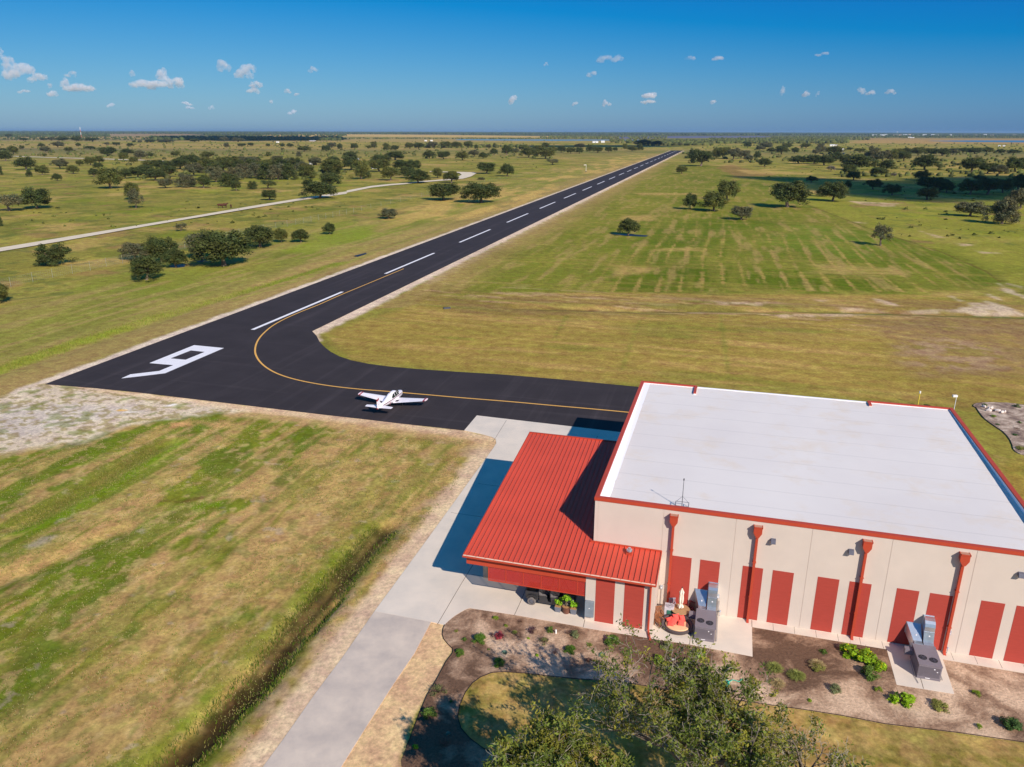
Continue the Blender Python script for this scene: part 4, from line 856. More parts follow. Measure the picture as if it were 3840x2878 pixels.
for s_ in (-1, 1):
    for x in (-1.45, 1.42): MB().yprism([(x - .42, .62), (x - .3, .86), (x, .94), (x + .3, .86), (x + .42, .62), (x + .36, .62), (x + .24, .8), (x, .87), (x - .24, .8), (x - .36, .62)], s_ * .72 - .12, s_ * .72 + .12).build('fender', body, ut)
for x in (-.55, .35):
    for s_ in (-.33, .33):
        o = MB().box(x - .25, x + .25, s_ - .26, s_ + .26, .62, .74).build('seat', mat('grey_vinyl', lin(120, 116, 116), .5), ut, bevel=.04); b = MB(); b.yprism([(x - .28, .7), (x - .18, .7), (x - .30, 1.3), (x - .38, 1.3)], s_ - .24, s_ + .24); b.build('seat_back', mat('grey_vinyl'), o)
b = MB()
for s_ in (-.64, .64):
    b.tube([(-.9, s_, .5), (-.88, s_ * .95, 1.85), (.9, s_ * .9, 1.88), (1.3, s_, 1.0)], .03, 6); b.tube([(.05, s_, .5), (.05, s_ * .93, 1.86)], .03, 6)
for x in (-.88, .05, .9): b.tube([(x, -.6, 1.86), (x, .6, 1.86)], .03, 6)
b.build('roll_cage', darkm, ut)
for s_ in (-1, 1):
    for x in (-.45, .5):
        b = MB(); b.yprism([(x - .35, .45), (x - .38, .95), (x + .2, .98), (x + .38, .5)], s_ * .73 - .02, s_ * .73 + .02); b.build('door', body, ut)
for x in (-1.45, 1.42):
    for s_ in (-1, 1):
        wh = MB(); wh.lathe([(.20, -.13), (.31, -.13), (.34, -.1), (.345, 0), (.34, .1), (.31, .13), (.20, .13)], (x, s_ * .72, .345), 28, ax='y', wob=lambda a: 1 + .025 * math.cos(a * 18)); o = wh.build('wheel', mat('dusty_rubber', lin(108, 102, 98), .95), ut)
        b = MB().lathe([(0, -.09), (.07, -.1), (.2, -.06), (.21, -.12), (.21, .12), (.2, .06), (.07, .1), (0, .09)], (x, s_ * .72, .345), 20, ax='y')
        for q in range(6):
            a = q * 1.047; b.box(x - .02, x + .02, s_ * .72 - .105, s_ * .72 + .105, .345, .345 + .001); b.tube([(x, s_ * .81, .345), (x + .19 * math.cos(a), s_ * .82, .345 + .19 * math.sin(a))], .022, 5)
        b.build('rim', mat('grey_alloy', lin(120, 120, 126), .4, metal=.6), o)
for s_ in (-.45, .45): MB().sphere((1.93, s_, .72), .06, .1, .06, 10).build('headlight', mat('lamp_glass', (.7, .7, .7), .1), ut)
MB().lathe([(.16, -.012), (.18, 0), (.16, .012)], (1.0, .33, 1.15), 16, ax='x').build('steering_wheel', darkm, ut)

def leaves(n, cen, rad, size, rng, up=.3, asp=2.0, spread=1.):
    """n leaf quads round the centres cen (m,3) with radii rad -> verts, faces"""
    k = rng.randint(0, len(cen), n); d = rng.normal(size=(n, 3)); d /= np.linalg.norm(d, axis=1)[:, None]
    r = (rng.rand(n) ** .45)[:, None]; p = cen[k] + d * r * rad[k].reshape(n, -1) * spread
    nr = d * .8 + rng.normal(size=(n, 3)) * .55 + np.array([0, 0, up]); nr /= np.linalg.norm(nr, axis=1)[:, None]
    t = np.cross(nr, rng.normal(size=(n, 3))); t /= np.linalg.norm(t, axis=1)[:, None] + 1e-9; q = np.cross(nr, t)
    s = (size * (.6 + .8 * rng.rand(n)))[:, None]; t = t * s; q = q * s / asp
    v = np.stack([p - t, p + q * .9, p + t, p - q * .9], 1).reshape(-1, 3); return v, np.arange(4 * n).reshape(n, 4), k
leafg = {}
def leafm(key, col, tr=.25):
    if key not in leafg: leafg[key] = mat('foliage_' + key, col, .6, var=.3, scale=9, spec=.3, trans=tr, attr='tint')
    return leafg[key]
def lobj(name, v, f, m, parent, rng, k=None, nk=1, amp=.28):
    ck = 1 + amp * (rng.rand(nk) * 2 - 1) if k is not None else np.ones(1); hue = rng.rand(nk)
    c = np.ones((len(v), 3))
    if k is not None:
        kk = np.repeat(k, 4); c = np.stack([ck[kk] * (.92 + .22 * hue[kk]), ck[kk], ck[kk] * (1.05 - .2 * hue[kk])], 1)
    return npmesh(name, v, f, m, parent, colattr=c)
rs = np.random.RandomState(77)
def pot(x, y, kind, lab):
    t = thing('potted_plant', lab, 'potted plant', tuple(W(x, y, .02)), TH, 'potted plants on the concrete before the lean-to')
    if kind == 'sq':
        MB().hexa([(-.2, -.2, 0), (.2, -.2, 0), (.2, .2, 0), (-.2, .2, 0)], [(-.27, -.27, .48), (.27, -.27, .48), (.27, .27, .48), (-.27, .27, .48)]).build('pot', mat('blue_grey_pot', lin(112, 116, 126), .7), t, bevel=.02)
        MB().box(-.24, .24, -.24, .24, .46, .495).build('soil', mat('soil', lin(170, 128, 86), .95, var=.3, scale=12), t)
    else:
        MB().lathe([(0, 0), (.27, 0), (.34, .52), (.36, .56), (.31, .56), (.30, .5), (0, .5)], n=24).build('pot', mat('rust_brown_pot', lin(110, 72, 58), .6), t, smooth=True)
        MB().lathe([(0, .52), (.31, .52)], n=20).build('soil', mat('soil'), t)
    h = .9 if kind == 'sq' else 1.35
    b = MB(); 
    for q in range(4): b.tube([(0, 0, .45), (.04 * math.cos(q * 2), .04 * math.sin(q * 2), .75), (.22 * math.cos(q * 1.6 + x), .22 * math.sin(q * 1.6 + x), h)], [.018, .014, .006], 5)
    b.build('stem', mat('green_stem', lin(128, 112, 78), .8), t)
    cen = np.array([(.22 * math.cos(q * 1.6 + x), .22 * math.sin(q * 1.6 + x), h - .08 * (q % 2)) for q in range(4)] + [(0, 0, h - .12)]); v, f, k = leaves(170, cen, np.full(5, .17), .085, rs); lobj('leaves', v, f, leafm('lime', lin(140, 190, 40)), t, rs, k, 5)
pot(-2.1, -3.05, 'sq', 'leafy plant in a square grey pot at the left of the three pots'); pot(-1.46, -3.05, 'rd', 'tall leafy plant in a round rust brown pot between two grey pots'); pot(-.86, -3.0, 'sq', 'leafy plant in a square grey pot at the right of the three pots')
gl = thing('kettle_grill', 'glossy black round kettle grill behind the potted plants', 'grill', tuple(W(-1.15, -2.35, .02)), TH)
MB().lathe([(0, .98), (.12, .97), (.24, .88), (.29, .76), (.29, .74), (.26, .6), (.14, .5), (0, .47)], n=24).build('bowl', blk, gl, smooth=True)
for a in range(3): MB().tube([(.12 * math.cos(a * 2.1), .12 * math.sin(a * 2.1), .55), (.3 * math.cos(a * 2.1), .3 * math.sin(a * 2.1), 0)], .015, 5).build('leg', darkm, gl)

# ---------------------------------------------------------------- aeroplane
ap = thing('aeroplane', 'white low wing propeller aeroplane with red trim parked on the black taxiway', 'aeroplane', tuple(G(848, 868)[:2]) + (.0,), R(74.5))
PLANE_C = np.array([-16.55, 99.55]); ap.location = (PLANE_C[0], PLANE_C[1], .004)
pw_ = mat('aircraft_white', lin(236, 230, 234), .3, var=.03, scale=1, spec=.5); pr_ = mat('aircraft_red', lin(150, 24, 34), .35, spec=.5); pg_ = mat('aircraft_glass', (.022, .028, .012), .35, spec=.25); pdk = mat('maroon_stripe', lin(92, 32, 40), .4)
# fuselage stations: x, half width, z bottom, z top
stn = [(2.75, .16, .78, 1.18), (2.68, .30, .68, 1.28), (2.3, .44, .60, 1.36), (1.7, .5, .56, 1.44), (1.2, .54, .54, 1.52), (.85, .56, .53, 1.80), (.4, .57, .52, 1.99), (-.3, .57, .52, 2.02), (-1.0, .54, .55, 1.95), (-1.7, .47, .62, 1.72), (-2.5, .36, .74, 1.52), (-3.4, .25, .86, 1.40), (-4.3, .15, .96, 1.30), (-4.95, .07, 1.05, 1.24)]
b = MB(); n = 20; V = []
for (x, hw, zb, zt) in stn:
    zc_ = (zb + zt) / 2; hz = (zt - zb) / 2; cab = zt > 1.6
    for k in range(n):
        a = 2 * math.pi * k / n; cy = math.cos(a); sz = math.sin(a); e = .72
        yy = hw * math.copysign(abs(cy) ** e, cy); zz = zc_ + hz * math.copysign(abs(sz) ** e, sz)
        if cab and zz > 1.42: yy *= 1 - .32 * (zz - 1.42) / (zt - 1.42)
        V.append((x, yy, zz))
b.add(V, [(i * n + k, i * n + (k + 1) % n, (i + 1) * n + (k + 1) % n, (i + 1) * n + k)[::-1] for i in range(len(stn) - 1) for k in range(n)] + [tuple(range(n)), tuple((len(stn) - 1) * n + k for k in range(n))[::-1]])
b.build('fuselage', pw_, ap, smooth=True)
def wing(name, root, tip, span0, span1, z0, z1, th, m, parent):
    o_ = None
    for s_ in (1, -1):
        b = MB(); sec = []
        for (yy, (le, te), zz) in ((span0, root, z0), (span1, tip, z1)):
            c_ = le - te; pr = [(le, 0), (le - .08 * c_, .055 * c_), (le - .3 * c_, .075 * c_), (le - .65 * c_, .045 * c_), (te, .0), (le - .6 * c_, -.025 * c_), (le - .25 * c_, -.04 * c_), (le - .05 * c_, -.03 * c_)]
            sec.append([(p[0], s_ * yy, zz + p[1] * th) for p in pr])
        b.hexa(*(sec if s_ > 0 else sec)); o_ = b.build(name, m, parent)
        yield s_, o_
for s_, o in wing('wing', (1.05, -1.15), (.45, -.62), .45, 4.75, .66, 1.16, 1.1, pw_, ap):
    b = MB(); b.hexa([(.47, s_ * 4.66, 1.18), (-.66, s_ * 4.66, 1.15), (-.66, s_ * 4.86, 1.17), (.45, s_ * 4.86, 1.2)], [(.47, s_ * 4.66, 1.28), (-.66, s_ * 4.66, 1.22), (-.66, s_ * 4.86, 1.23), (.45, s_ * 4.86, 1.29)]); b.build('red_band', pr_, o)
    MB().sphere((-.02, s_ * 4.97, 1.21), .58, .16, .10, 12).build('tip_tank', mat('tip_pale', lin(226, 200, 204), .3), o)
    b = MB(); b.hexa([(-.60, s_ * 2.75, 1.02), (-.60, s_ * 4.6, 1.19), (-.615, s_ * 4.6, 1.19), (-.615, s_ * 2.75, 1.02)], [(-.60, s_ * 2.75, 1.025), (-.60, s_ * 4.6, 1.195), (-.615, s_ * 4.6, 1.195), (-.615, s_ * 2.75, 1.025)]); b.build('aileron_gap', darkm, o)
    if s_ < 0:
        MB().hexa([(.35, -.62, .80), (-.75, -.62, .78), (-.75, -1.05, .82), (.35, -1.05, .84)], [(.35, -.62, .815), (-.75, -.62, .80), (-.75, -1.05, .84), (.35, -1.05, .86)]).build('wing_walk', mat('walkway_black', lin(84, 80, 84), .95), o)
for s_, o in wing('tailplane', (-3.75, -4.85), (-4.15, -4.8), .1, 1.88, 1.22, 1.25, 1.0, pw_, ap):
    MB().box(-4.52, -4.5, min(s_ * .3, s_ * 1.8), max(s_ * .3, s_ * 1.8), 1.20, 1.30).build('elevator_gap', mat('pale_gap', lin(170, 168, 172), .5), o)
o = MB().yprism([(-3.2, 1.40), (-3.9, 1.58), (-4.4, 2.2), (-4.58, 2.72), (-4.98, 2.72), (-5.0, 1.2), (-4.2, 1.25)], -.045, .045).build('fin', pw_, ap)
MB().yprism([(-4.52, 2.52), (-4.44, 2.28), (-5.0, 2.16), (-4.99, 2.44)], -.055, .055).build('fin_stripe', pr_, o)
MB().yprism([(-4.7, 1.55), (-4.5, 1.55), (-4.5, 1.62), (-4.7, 1.62)], -.05, .05).build('fin_mark', pdk, o)
MB().lathe([(0, -.0), (.06, -.0), (.09, .16), (.06, .3), (0, .3)], (-5.08, 0, 1.14), 10, ax='x').build('tail_cone', pr_, ap)
for s_ in (1, -1):
    for q in ([(.62, 1.40), (.95, 1.42), (.72, 1.72), (.5, 1.84), (.34, 1.84), (.34, 1.40)], [(.22, 1.38), (.22, 1.86), (-.28, 1.86), (-.36, 1.38)], [(-.5, 1.38), (-.42, 1.84), (-.75, 1.80), (-1.12, 1.62), (-1.28, 1.46), (-1.2, 1.38)]):
        b = MB(); 
        def yw(x, z):
            for (A_1, B_1) in zip(stn[:-1], stn[1:]):
                if A_1[0] >= x >= B_1[0]:
                    t = (A_1[0] - x) / (A_1[0] - B_1[0]); hw = A_1[1] + (B_1[1] - A_1[1]) * t; zb = A_1[2] + (B_1[2] - A_1[2]) * t; zt = A_1[3] + (B_1[3] - A_1[3]) * t
                    zc_ = (zb + zt) / 2; hz = (zt - zb) / 2; sz = min(1, abs((z - zc_) / hz)) ** (1 / .72); cy = math.sqrt(max(0, 1 - sz * sz)); yy = hw * cy ** .72
                    if z > 1.42: yy *= 1 - .32 * (z - 1.42) / max(zt - 1.42, .05)
                    return yy + .05
            return .4
        b.add([(p[0], s_ * yw(*p), p[1]) for p in q] + [(p[0], s_ * (yw(*p) - .12), p[1]) for p in q], [tuple(range(len(q))), tuple(range(len(q), 2 * len(q)))[::-1]] + [(i, (i + 1) % len(q), len(q) + (i + 1) % len(q), len(q) + i) for i in range(len(q))])
        b.build('window', pg_, ap)
    sl_ = [(2.6, 1.02), (1.6, 1.12), (.6, 1.16), (-.6, 1.18), (-1.8, 1.18), (-3.0, 1.14), (-4.6, 1.14)]
    b = MB(); V = [(x, s_ * (yw(x, z) - .02), z + dz) for (x, z) in sl_ for dz in (0, .1)]; b.add(V, [(2 * i, 2 * i + 1, 2 * i + 3, 2 * i + 2) for i in range(len(sl_) - 1)]); b.build('side_stripe', pdk, ap)
b = MB(); b.add([(1.22, .42, 1.56), (1.22, -.42, 1.56), (.86, -.42, 1.84), (.86, .42, 1.84)], [(0, 1, 2, 3)]); b.add([(1.205, .46, 1.50), (1.205, -.46, 1.50), (.82, -.40, 1.86), (.82, .40, 1.86)], [(3, 2, 1, 0)]); b.build('windscreen', pg_, ap)
tx = bpy.data.curves.new('registration_text', 'FONT'); tx.body = '55141'; tx.size = .40; tx.extrude = .004; tx.align_x = 'CENTER'
_to = bpy.data.objects.new('registration_text', tx); COL.objects.link(_to); bpy.context.view_layer.update(); tm_ = bpy.data.meshes.new_from_object(_to.evaluated_get(bpy.context.evaluated_depsgraph_get())); bpy.data.objects.remove(_to); tm_.materials.clear()
for s_ in (-1,):
    to = bpy.data.objects.new('registration', tm_); COL.objects.link(to); to.parent = ap; to.data.materials.append(mat('faded_red', lin(186, 110, 118), .5)); to.location = (-1.75, s_ * .478, .80); to.rotation_euler = (R(90), 0, R(8))
MB().lathe([(0, .3), (.05, .22), (.12, .05), (.13, 0)], (2.76, 0, 1.0), 14, ax='x').build('spinner', pw_, ap, smooth=True)
b = MB()
for q in range(3):
    a = q * 2.094 + .4; ca, sa = math.cos(a), math.sin(a); b.add([(2.86, ca * .1 - sa * .05, 1 + sa * .1 + ca * .05), (2.82, ca * .1 + sa * .05, 1 + sa * .1 - ca * .05), (2.83, ca * .95 + sa * .04, 1 + sa * .95 - ca * .04), (2.87, ca * .95 - sa * .04, 1 + sa * .95 + ca * .04)], [(0, 1, 2, 3)])
b.build('propeller', darkm, ap)
for (x, y) in ((2.0, 0), (-.15, 1.5), (-.15, -1.5)):
    g_ = MB().tube([(x, y, .2), (x, y, .75)], .035, 6).build('landing_gear', mat('strut_silver', (.5, .5, .52), .4, metal=.6), ap)
    MB().lathe([(0, -.06), (.1, -.07), (.17, -.06), (.2, 0), (.17, .06), (.1, .07), (0, .06)], (x, y, .2), 16, ax='y').build('wheel', rub, g_)
MB().sphere((-.9, .0, 2.0), .05, .05, .06, 8).build('beacon', pr_, ap)
#NEXT
# ---------------------------------------------------------------- oaks of the pastures
bark = mat('oak_bark', lin(116, 100, 88), .9, var=.3, scale=3)
def crown(seed, kind):
    """crown in a unit box: x, y in -.5..5, z in 0..1"""
    r = np.random.RandomState(seed)
    C_, Rd = [], []
    n = {'oak': 46, 'bush': 34, 'tall': 34, 'open': 30}[kind]
    zlo = {'oak': .24, 'bush': .10, 'tall': .22, 'open': .34}[kind]; n = int(n * 1.5)
    lob = r.rand(3) * 6.28
    while len(C_) < n:
        a = r.rand() * 6.283; e = r.rand() ** .8; q = .62 + .38 * r.rand()
        R_ = .41 * (.97 + .20 * math.sin(2 * a + lob[0]) + .15 * math.sin(3 * a + lob[1]) + .08 * math.sin(5 * a + lob[2]))
        h = math.sin(e * 1.45); rad = math.cos(e * 1.45) ** .6
        if kind == 'bush': h = h; rad = max(rad, .25)
        p = np.array([R_ * rad * q * math.cos(a), R_ * rad * q * math.sin(a), zlo + (.86 - zlo) * h * q * (1 + .14 * math.sin(2 * a + lob[2]) + .08 * math.sin(4 * a))])
        C_.append(p); s_ = .09 + .065 * r.rand(); Rd.append((s_, s_, s_ * (.95 if kind != 'tall' else 1.1)))
    if kind != 'open':
        for k in range(22): C_.append(np.array([r.uniform(-.24, .24), r.uniform(-.24, .24), zlo + .04 + (.8 - zlo) * r.uniform(.05, .9)])); Rd.append((.15, .15, .14))
    C_ = np.array(C_); Rd = np.array(Rd)
    v, f, k = leaves({'oak': 9000, 'bush': 8000, 'tall': 6500, 'open': 3600}[kind], C_, Rd, .021, r, .25, 1.5)
    ck = 1 + .30 * (r.rand(len(C_)) * 2 - 1); hue = r.rand(len(C_)); kk = np.repeat(k, 4); jit = np.repeat(1 + .3 * (r.rand(len(k)) - .5), 4)
    c = np.stack([ck[kk] * (.85 + .35 * hue[kk]) * jit, ck[kk] * jit, ck[kk] * (1.05 - .2 * hue[kk]) * jit], 1)
    return v, f, c, C_
def trunk(seed, kind, C_):
    r = np.random.RandomState(seed + 50); b = MB()
    lean = np.array([r.uniform(-.05, .05), r.uniform(-.05, .05)]); zt = {'oak': .26, 'bush': .15, 'tall': .3, 'open': .28}[kind]
    b.tube([(0, 0, -.06), (0, 0, .0), (lean[0] * .5, lean[1] * .5, zt * .5), (lean[0], lean[1], zt)], [.052, .040, .032, .030], 7)
    for k in r.choice(len(C_), 9, replace=False):
        e = C_[k]; m = np.array([lean[0] + (e[0] - lean[0]) * .5, lean[1] + (e[1] - lean[1]) * .5, zt + (e[2] - zt) * .35])
        b.tube([(lean[0], lean[1], zt * .92), m, e], [.022, .014, .005], 5)
    return b
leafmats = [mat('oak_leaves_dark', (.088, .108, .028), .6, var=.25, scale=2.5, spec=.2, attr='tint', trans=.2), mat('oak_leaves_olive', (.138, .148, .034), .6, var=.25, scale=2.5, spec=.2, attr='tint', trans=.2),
            mat('oak_leaves_grey', (.135, .134, .062), .6, var=.25, scale=2.5, spec=.3, attr='tint', trans=.12), mat('bare_twigs', (.20, .165, .13), .8, var=.25, scale=2.5, attr='tint')]
PROTO = {}
for kind, seeds in (('oak', (1, 2, 3, 4)), ('bush', (11, 12, 13)), ('tall', (21, 22)), ('open', (31, 32))):
    for s_ in seeds:
        v, f, c, C_ = crown(s_, kind)
        for mi in ((0, 1, 2) if kind != 'open' else (0, 2, 3)):
            o = npmesh('crown', v, f, leafmats[mi], colattr=c); COL.objects.unlink(o); PROTO[(kind, s_, mi)] = [o.data, None]; bpy.data.objects.remove(o)
        t_ = trunk(s_, kind, C_).build('trunk', bark); tm = t_.data; bpy.data.objects.remove(t_)
        for mi in range(4):
            if (kind, s_, mi) in PROTO: PROTO[(kind, s_, mi)][1] = tm
SEEDS = {'oak': (1, 2, 3, 4), 'bush': (11, 12, 13), 'tall': (21, 22), 'open': (31, 32)}
tr = random.Random(9)
trees_n = [0]
def tree(zf, cx, base, w_, h_, label=None, kind=None, mi=None, group='oaks scattered over the pastures', name='oak_tree'):
    """zf: the zoomed view; crown centre, foot, width and height in its pixels"""
    p = zf(cx, base); k = KZ[zf]; depth = (p - [0, 0, CAM_H]) @ _fw; m = k * depth / F
    W_, Hh = w_ * m, h_ * m / math.cos(PITCH * .6)
    kind = kind or ('oak' if w_ > h_ * 1.25 else 'bush'); mi = mi if mi is not None else tr.choice([0, 0, 0, 1, 1, 2] if kind != 'open' else [0, 2])
    s_ = tr.choice(SEEDS[kind]); cm, tm = PROTO[(kind, s_, mi)]
    D_ = math.hypot(p[0], p[1]); back = W_ * .0
    q = np.array([p[0], p[1], 0.]); z0 = gzp(q) - .05
    t = bpy.data.objects.new(name, None); COL.objects.link(t); t.location = (q[0], q[1], z0); t.rotation_euler = (0, 0, tr.uniform(0, 6.28)); t.scale = (W_ * 1.16, W_ * 1.16, Hh * 1.06); t.empty_display_size = .3
    c = bpy.data.objects.new('crown', cm); COL.objects.link(c); c.parent = t
    c = bpy.data.objects.new('trunk', tm); COL.objects.link(c); c.parent = t
    TREEL.append((t, label, kind, mi, W_, Hh, p, group)); trees_n[0] += 1
    return t
KZ = {z1: .5877, z2: .5877, z3: .651}
TREEL = []
NEAR = 'oaks between the fence and the runway'
tree(z1, 340, 940, 215, 130, 'broad rounded dark oak bush standing alone on the bright grass left of the fence', 'bush', 0)
tree(z1, 860, 905, 170, 110, 'rusty olive tree at the back left of the clump nearest the runway', 'oak', 2, NEAR)
tree(z1, 940, 930, 110, 90, 'small rust tinged tree tucked behind the front oak of the near clump', 'oak', 2, NEAR)
tree(z1, 1035, 925, 210, 160, 'dark dense oak at the middle left of the near clump', 'oak', 0, NEAR)
tree(z1, 935, 1035, 225, 150, 'front oak of the near clump with its trunk showing below a round crown', 'oak', 0, NEAR)
tree(z1, 1125, 955, 150, 120, 'small oak in front of the near clump above a dark painted shade patch', 'oak', 0, NEAR)
tree(z1, 1290, 900, 180, 170, 'grey green oak at the back of the near clump', 'oak', 2, NEAR)
tree(z1, 1430, 945, 360, 218, 'largest spreading oak of the near clump with crown almost to the ground', 'oak', 0, NEAR)
tree(z1, 1660, 825, 230, 135, 'wide oak just behind the near clump over deep shade', 'oak', 0, NEAR)
tree(z1, 1795, 795, 95, 92, 'slim oak leaning against the wide oak behind the near clump', 'oak', 1, NEAR)
tree(z1, 1920, 795, 118, 86, 'small round headed oak alone beside the lush grass strip', 'oak', 0, NEAR)
tree(z1, 2105, 742, 88, 70, 'small round oak nearest the runway in the row past the near clump', 'oak', 0, NEAR)
tree(z1, 1155, 722, 82, 52, 'small thin open tree between the gravel road and the fence', 'open', 2)
tree(z2, 440, 642, 128, 62, 'low spreading grey green tree by the fence before the twin oaks', 'oak', 2, NEAR)
tree(z2, 795, 527, 215, 108, 'left one of twin broad oaks beside the runway', 'oak', 0, NEAR)
tree(z2, 1030, 542, 250, 122, 'right one of twin broad oaks beside the runway', 'oak', 0, NEAR)
tree(z2, 1030, 397, 48, 16, 'tiny flat shrub on the grass before the bend of the gravel road', 'bush', 2)
tree(z1, -20, 1180, 180, 130, 'oak cut off by the left edge beside the bright green weeds', 'oak', 1, NEAR)
tree(z1, 0, 690, 40, 60, 'dark tree cut off at the left edge near the gravel road', 'bush', 0)
tree(z1, 60, 595, 180, 115, 'grey limbed oak at the left edge above the gravel road', 'open', 2)
tree(z1, 240, 578, 215, 125, 'wide oak with dense crown at the left above the gravel road', 'oak', 0)
tree(z1, 848, 520, 110, 105, 'olive tree behind the tall pale stemmed one in the left pasture', 'oak', 1)
tree(z1, 868, 575, 92, 115, 'tall narrow grey tree with a pale stem in the left pasture', 'tall', 2)
tree(z1, 705, 452, 182, 126, 'big shapely oak with thick trunk standing left of the grove', 'oak', 1)
tree(z1, 1613, 456, 66, 50, 'round bushy tree between grove and gravel road', 'bush', 0)
tree(z1, 1712, 452, 100, 58, 'small spreading tree right behind the umbrella shaped oak', 'open', 0)
tree(z1, 1717, 527, 110, 68, 'umbrella shaped oak on a thin trunk above the gravel road', 'oak', 0)
tree(z1, 2040, 517, 215, 102, 'wide oak shading the gravel road', 'oak', 0)
tree(z1, 1970, 450, 90, 55, 'round oak behind the left of the one shading the road', 'oak', 0)
tree(z1, 2105, 446, 140, 95, 'dark oak behind the right of the one shading the road', 'oak', 0)
tree(z2, 840, 416, 112, 76, 'fresh green oak over the bend of the gravel road', 'oak', 1)
tree(z2, 750, 386, 76, 62, 'small fresh green oak left of the road bend', 'oak', 1)
tree(z2, 630, 420, 160, 82, 'wide dark oak beside the gravel road before the bend', 'oak', 0)
tree(z2, 1060, 358, 125, 73, 'domed oak alone right of the road bend', 'oak', 0)
tree(z2, 1193, 374, 98, 76, 'round oak on a clear trunk right of the domed one', 'oak', 0)
tree(z2, 1485, 302, 92, 40, 'loose grey green tree near the runway past the dark copse', 'open', 2)
tree(z2, 1965, 747, 135, 104, 'lone dark oak by a painted shade patch in the mown field right of the runway', 'oak', 0)
tree(z3, 1385, 737, 128, 124, 'lone oak with a bare leaning trunk at the right of the mown field', 'open', 2)
tree(z3, 580, 586, 130, 80, 'small spreading oak in front of the three by the mown field', 'oak', 2)
tree(z3, 290, 527, 92, 88, 'left dark oak of the clump on the mown field', 'oak', 0)
tree(z3, 500, 475, 150, 110, 'back oak of the clump on the mown field with a greyish top', 'oak', 1)
tree(z3, 425, 537, 165, 108, 'front middle oak of the clump on the mown field', 'oak', 1)
tree(z3, 850, 516, 245, 146, 'great broad oak with thick trunk at the far edge of the mown field', 'oak', 0)
tree(z3, 1110, 482, 165, 108, 'oak at the edge of the cloud shadow right of the great oak', 'oak', 0)
tree(z3, 1050, 455, 70, 55, 'dark shrub on the left of the oak at the cloud shadow edge', 'bush', 0)
tree(z3, 240, 324, 64, 44, 'small oak alone close to the right edge of the runway', 'oak', 1)
tree(z3, 350, 280, 150, 92, 'wide oak beside the runway where it narrows far away', 'oak', 0)
tree(z3, 715, 283, 86, 44, 'umbrella oak alone in the sunny right pasture', 'oak', 0)
tree(z3, 1900, 568, 170, 82, 'spreading oak at the right before the pale grey green one', 'oak', 2)
tree(z3, 2085, 612, 175, 148, 'tall pale grey green oak near the right edge', 'bush', 2)
tree(z3, 2190, 522, 150, 112, 'grey green oak cut off by the right edge', 'oak', 2)
tree(z3, 1100, 312, 52, 36, 'leafless pale grey thicket in the right pasture', 'open', 3)
tree(z3, 1462, 342, 38, 22, 'small leafless grey shrub in the right pasture', 'open', 3)
tree(z1, 1875, 392, 44, 44, 'leafless pale tree on the front edge of the grove', 'open', 3)
GR = 'oaks of the long grove in the left pasture'
for q in [(800,390,90,60),(880,385,120,70),(970,330,120,60),(1050,335,130,62),(990,402,140,72),(1150,330,140,70),(1230,300,110,60),(1240,372,130,78),(1330,262,95,44),(1330,345,150,85),(1420,315,120,60),(1060,450,100,62),(1190,445,135,86),(1300,448,98,78),(1380,412,112,96),(1430,345,120,75),(1465,440,120,85),(1508,465,70,68),(1530,345,100,75),(1560,382,112,85),(1640,388,122,95),(1700,395,130,100),(1775,396,120,100),(1850,396,112,98),(1960,390,130,90),(1610,340,110,70),(1550,285,72,36),(1630,292,90,38),(1770,285,92,42),(1850,330,125,68),(2110,358,150,92),(2010,305,100,48),(2130,300,90,50),(700,375,110,50),(1710,330,120,60),(1930,345,90,60),(1080,380,120,75),(1480,300,120,50),(1600,300,110,50),(1500,400,120,80),(1670,360,130,80),(1790,340,130,80),(1890,340,120,80),(1290,330,120,70),(1370,370,120,80),(1180,300,110,55),(930,360,110,60)]:
    tree(z1, *q, kind='oak' if q[3] < 80 else 'bush', mi=tr.choice([0, 0, 1, 2]), group=GR)
for q in [(80,362,150,100),(200,335,150,85),(265,392,120,112),(390,305,130,65),(380,345,150,80),(450,402,122,88),(520,335,130,65),(600,335,112,62),(560,385,120,70),(480,274,142,58),(190,264,100,44),(300,385,60,50)]:
    tree(z2, *q, mi=tr.choice([0, 0, 1]), group=GR)
PA = 'oaks scattered over the left pasture'
for q in [(170,332,142,78),(270,368,80,62),(187,378,42,44),(365,404,62,46),(467,360,74,54),(385,327,102,62),(35,278,92,62),(85,235,80,50),(142,207,38,28),(290,224,62,38),(370,192,85,36),(440,219,66,28),(500,188,35,22),(265,192,42,26),(575,206,72,22),(690,247,112,58),(510,308,56,36),(580,305,80,52),(635,294,72,48),(625,330,70,42),(600,377,80,52),(792,276,66,52),(812,242,90,42),(897,267,86,54),(855,293,56,40),(962,256,50,32),(1120,251,60,36),(742,181,56,22),(680,178,42,18),(830,188,50,22),(0,365,40,60),(1447,196,42,32),(1545,188,60,22),(1600,183,50,20),(1712,188,30,20),(1713,248,38,28),(1803,214,30,18),(1850,193,50,26),(1940,219,86,36),(1908,250,38,32),(2080,216,60,32),(2120,192,60,30),(2170,198,42,26),(1800,191,40,25),(20,212,50,14),(285,252,30,22),(500,180,30,14)]:
    tree(z1, *q, group=PA)
FB = 'far oaks behind the left pasture'
for q in [(330,150,70,22),(400,153,82,28),(490,158,62,36),(590,156,102,26),(855,163,26,15),(895,166,32,20),(960,161,82,18),(1060,161,132,18),(1240,159,60,20),(1430,156,60,30),(1520,158,90,26),(150,150,60,18),(60,128,50,20),(280,148,60,16)]:
    tree(z1, *q, group=FB, mi=tr.choice([0, 2]))
MI = 'oaks in the middle distance left of the runway'
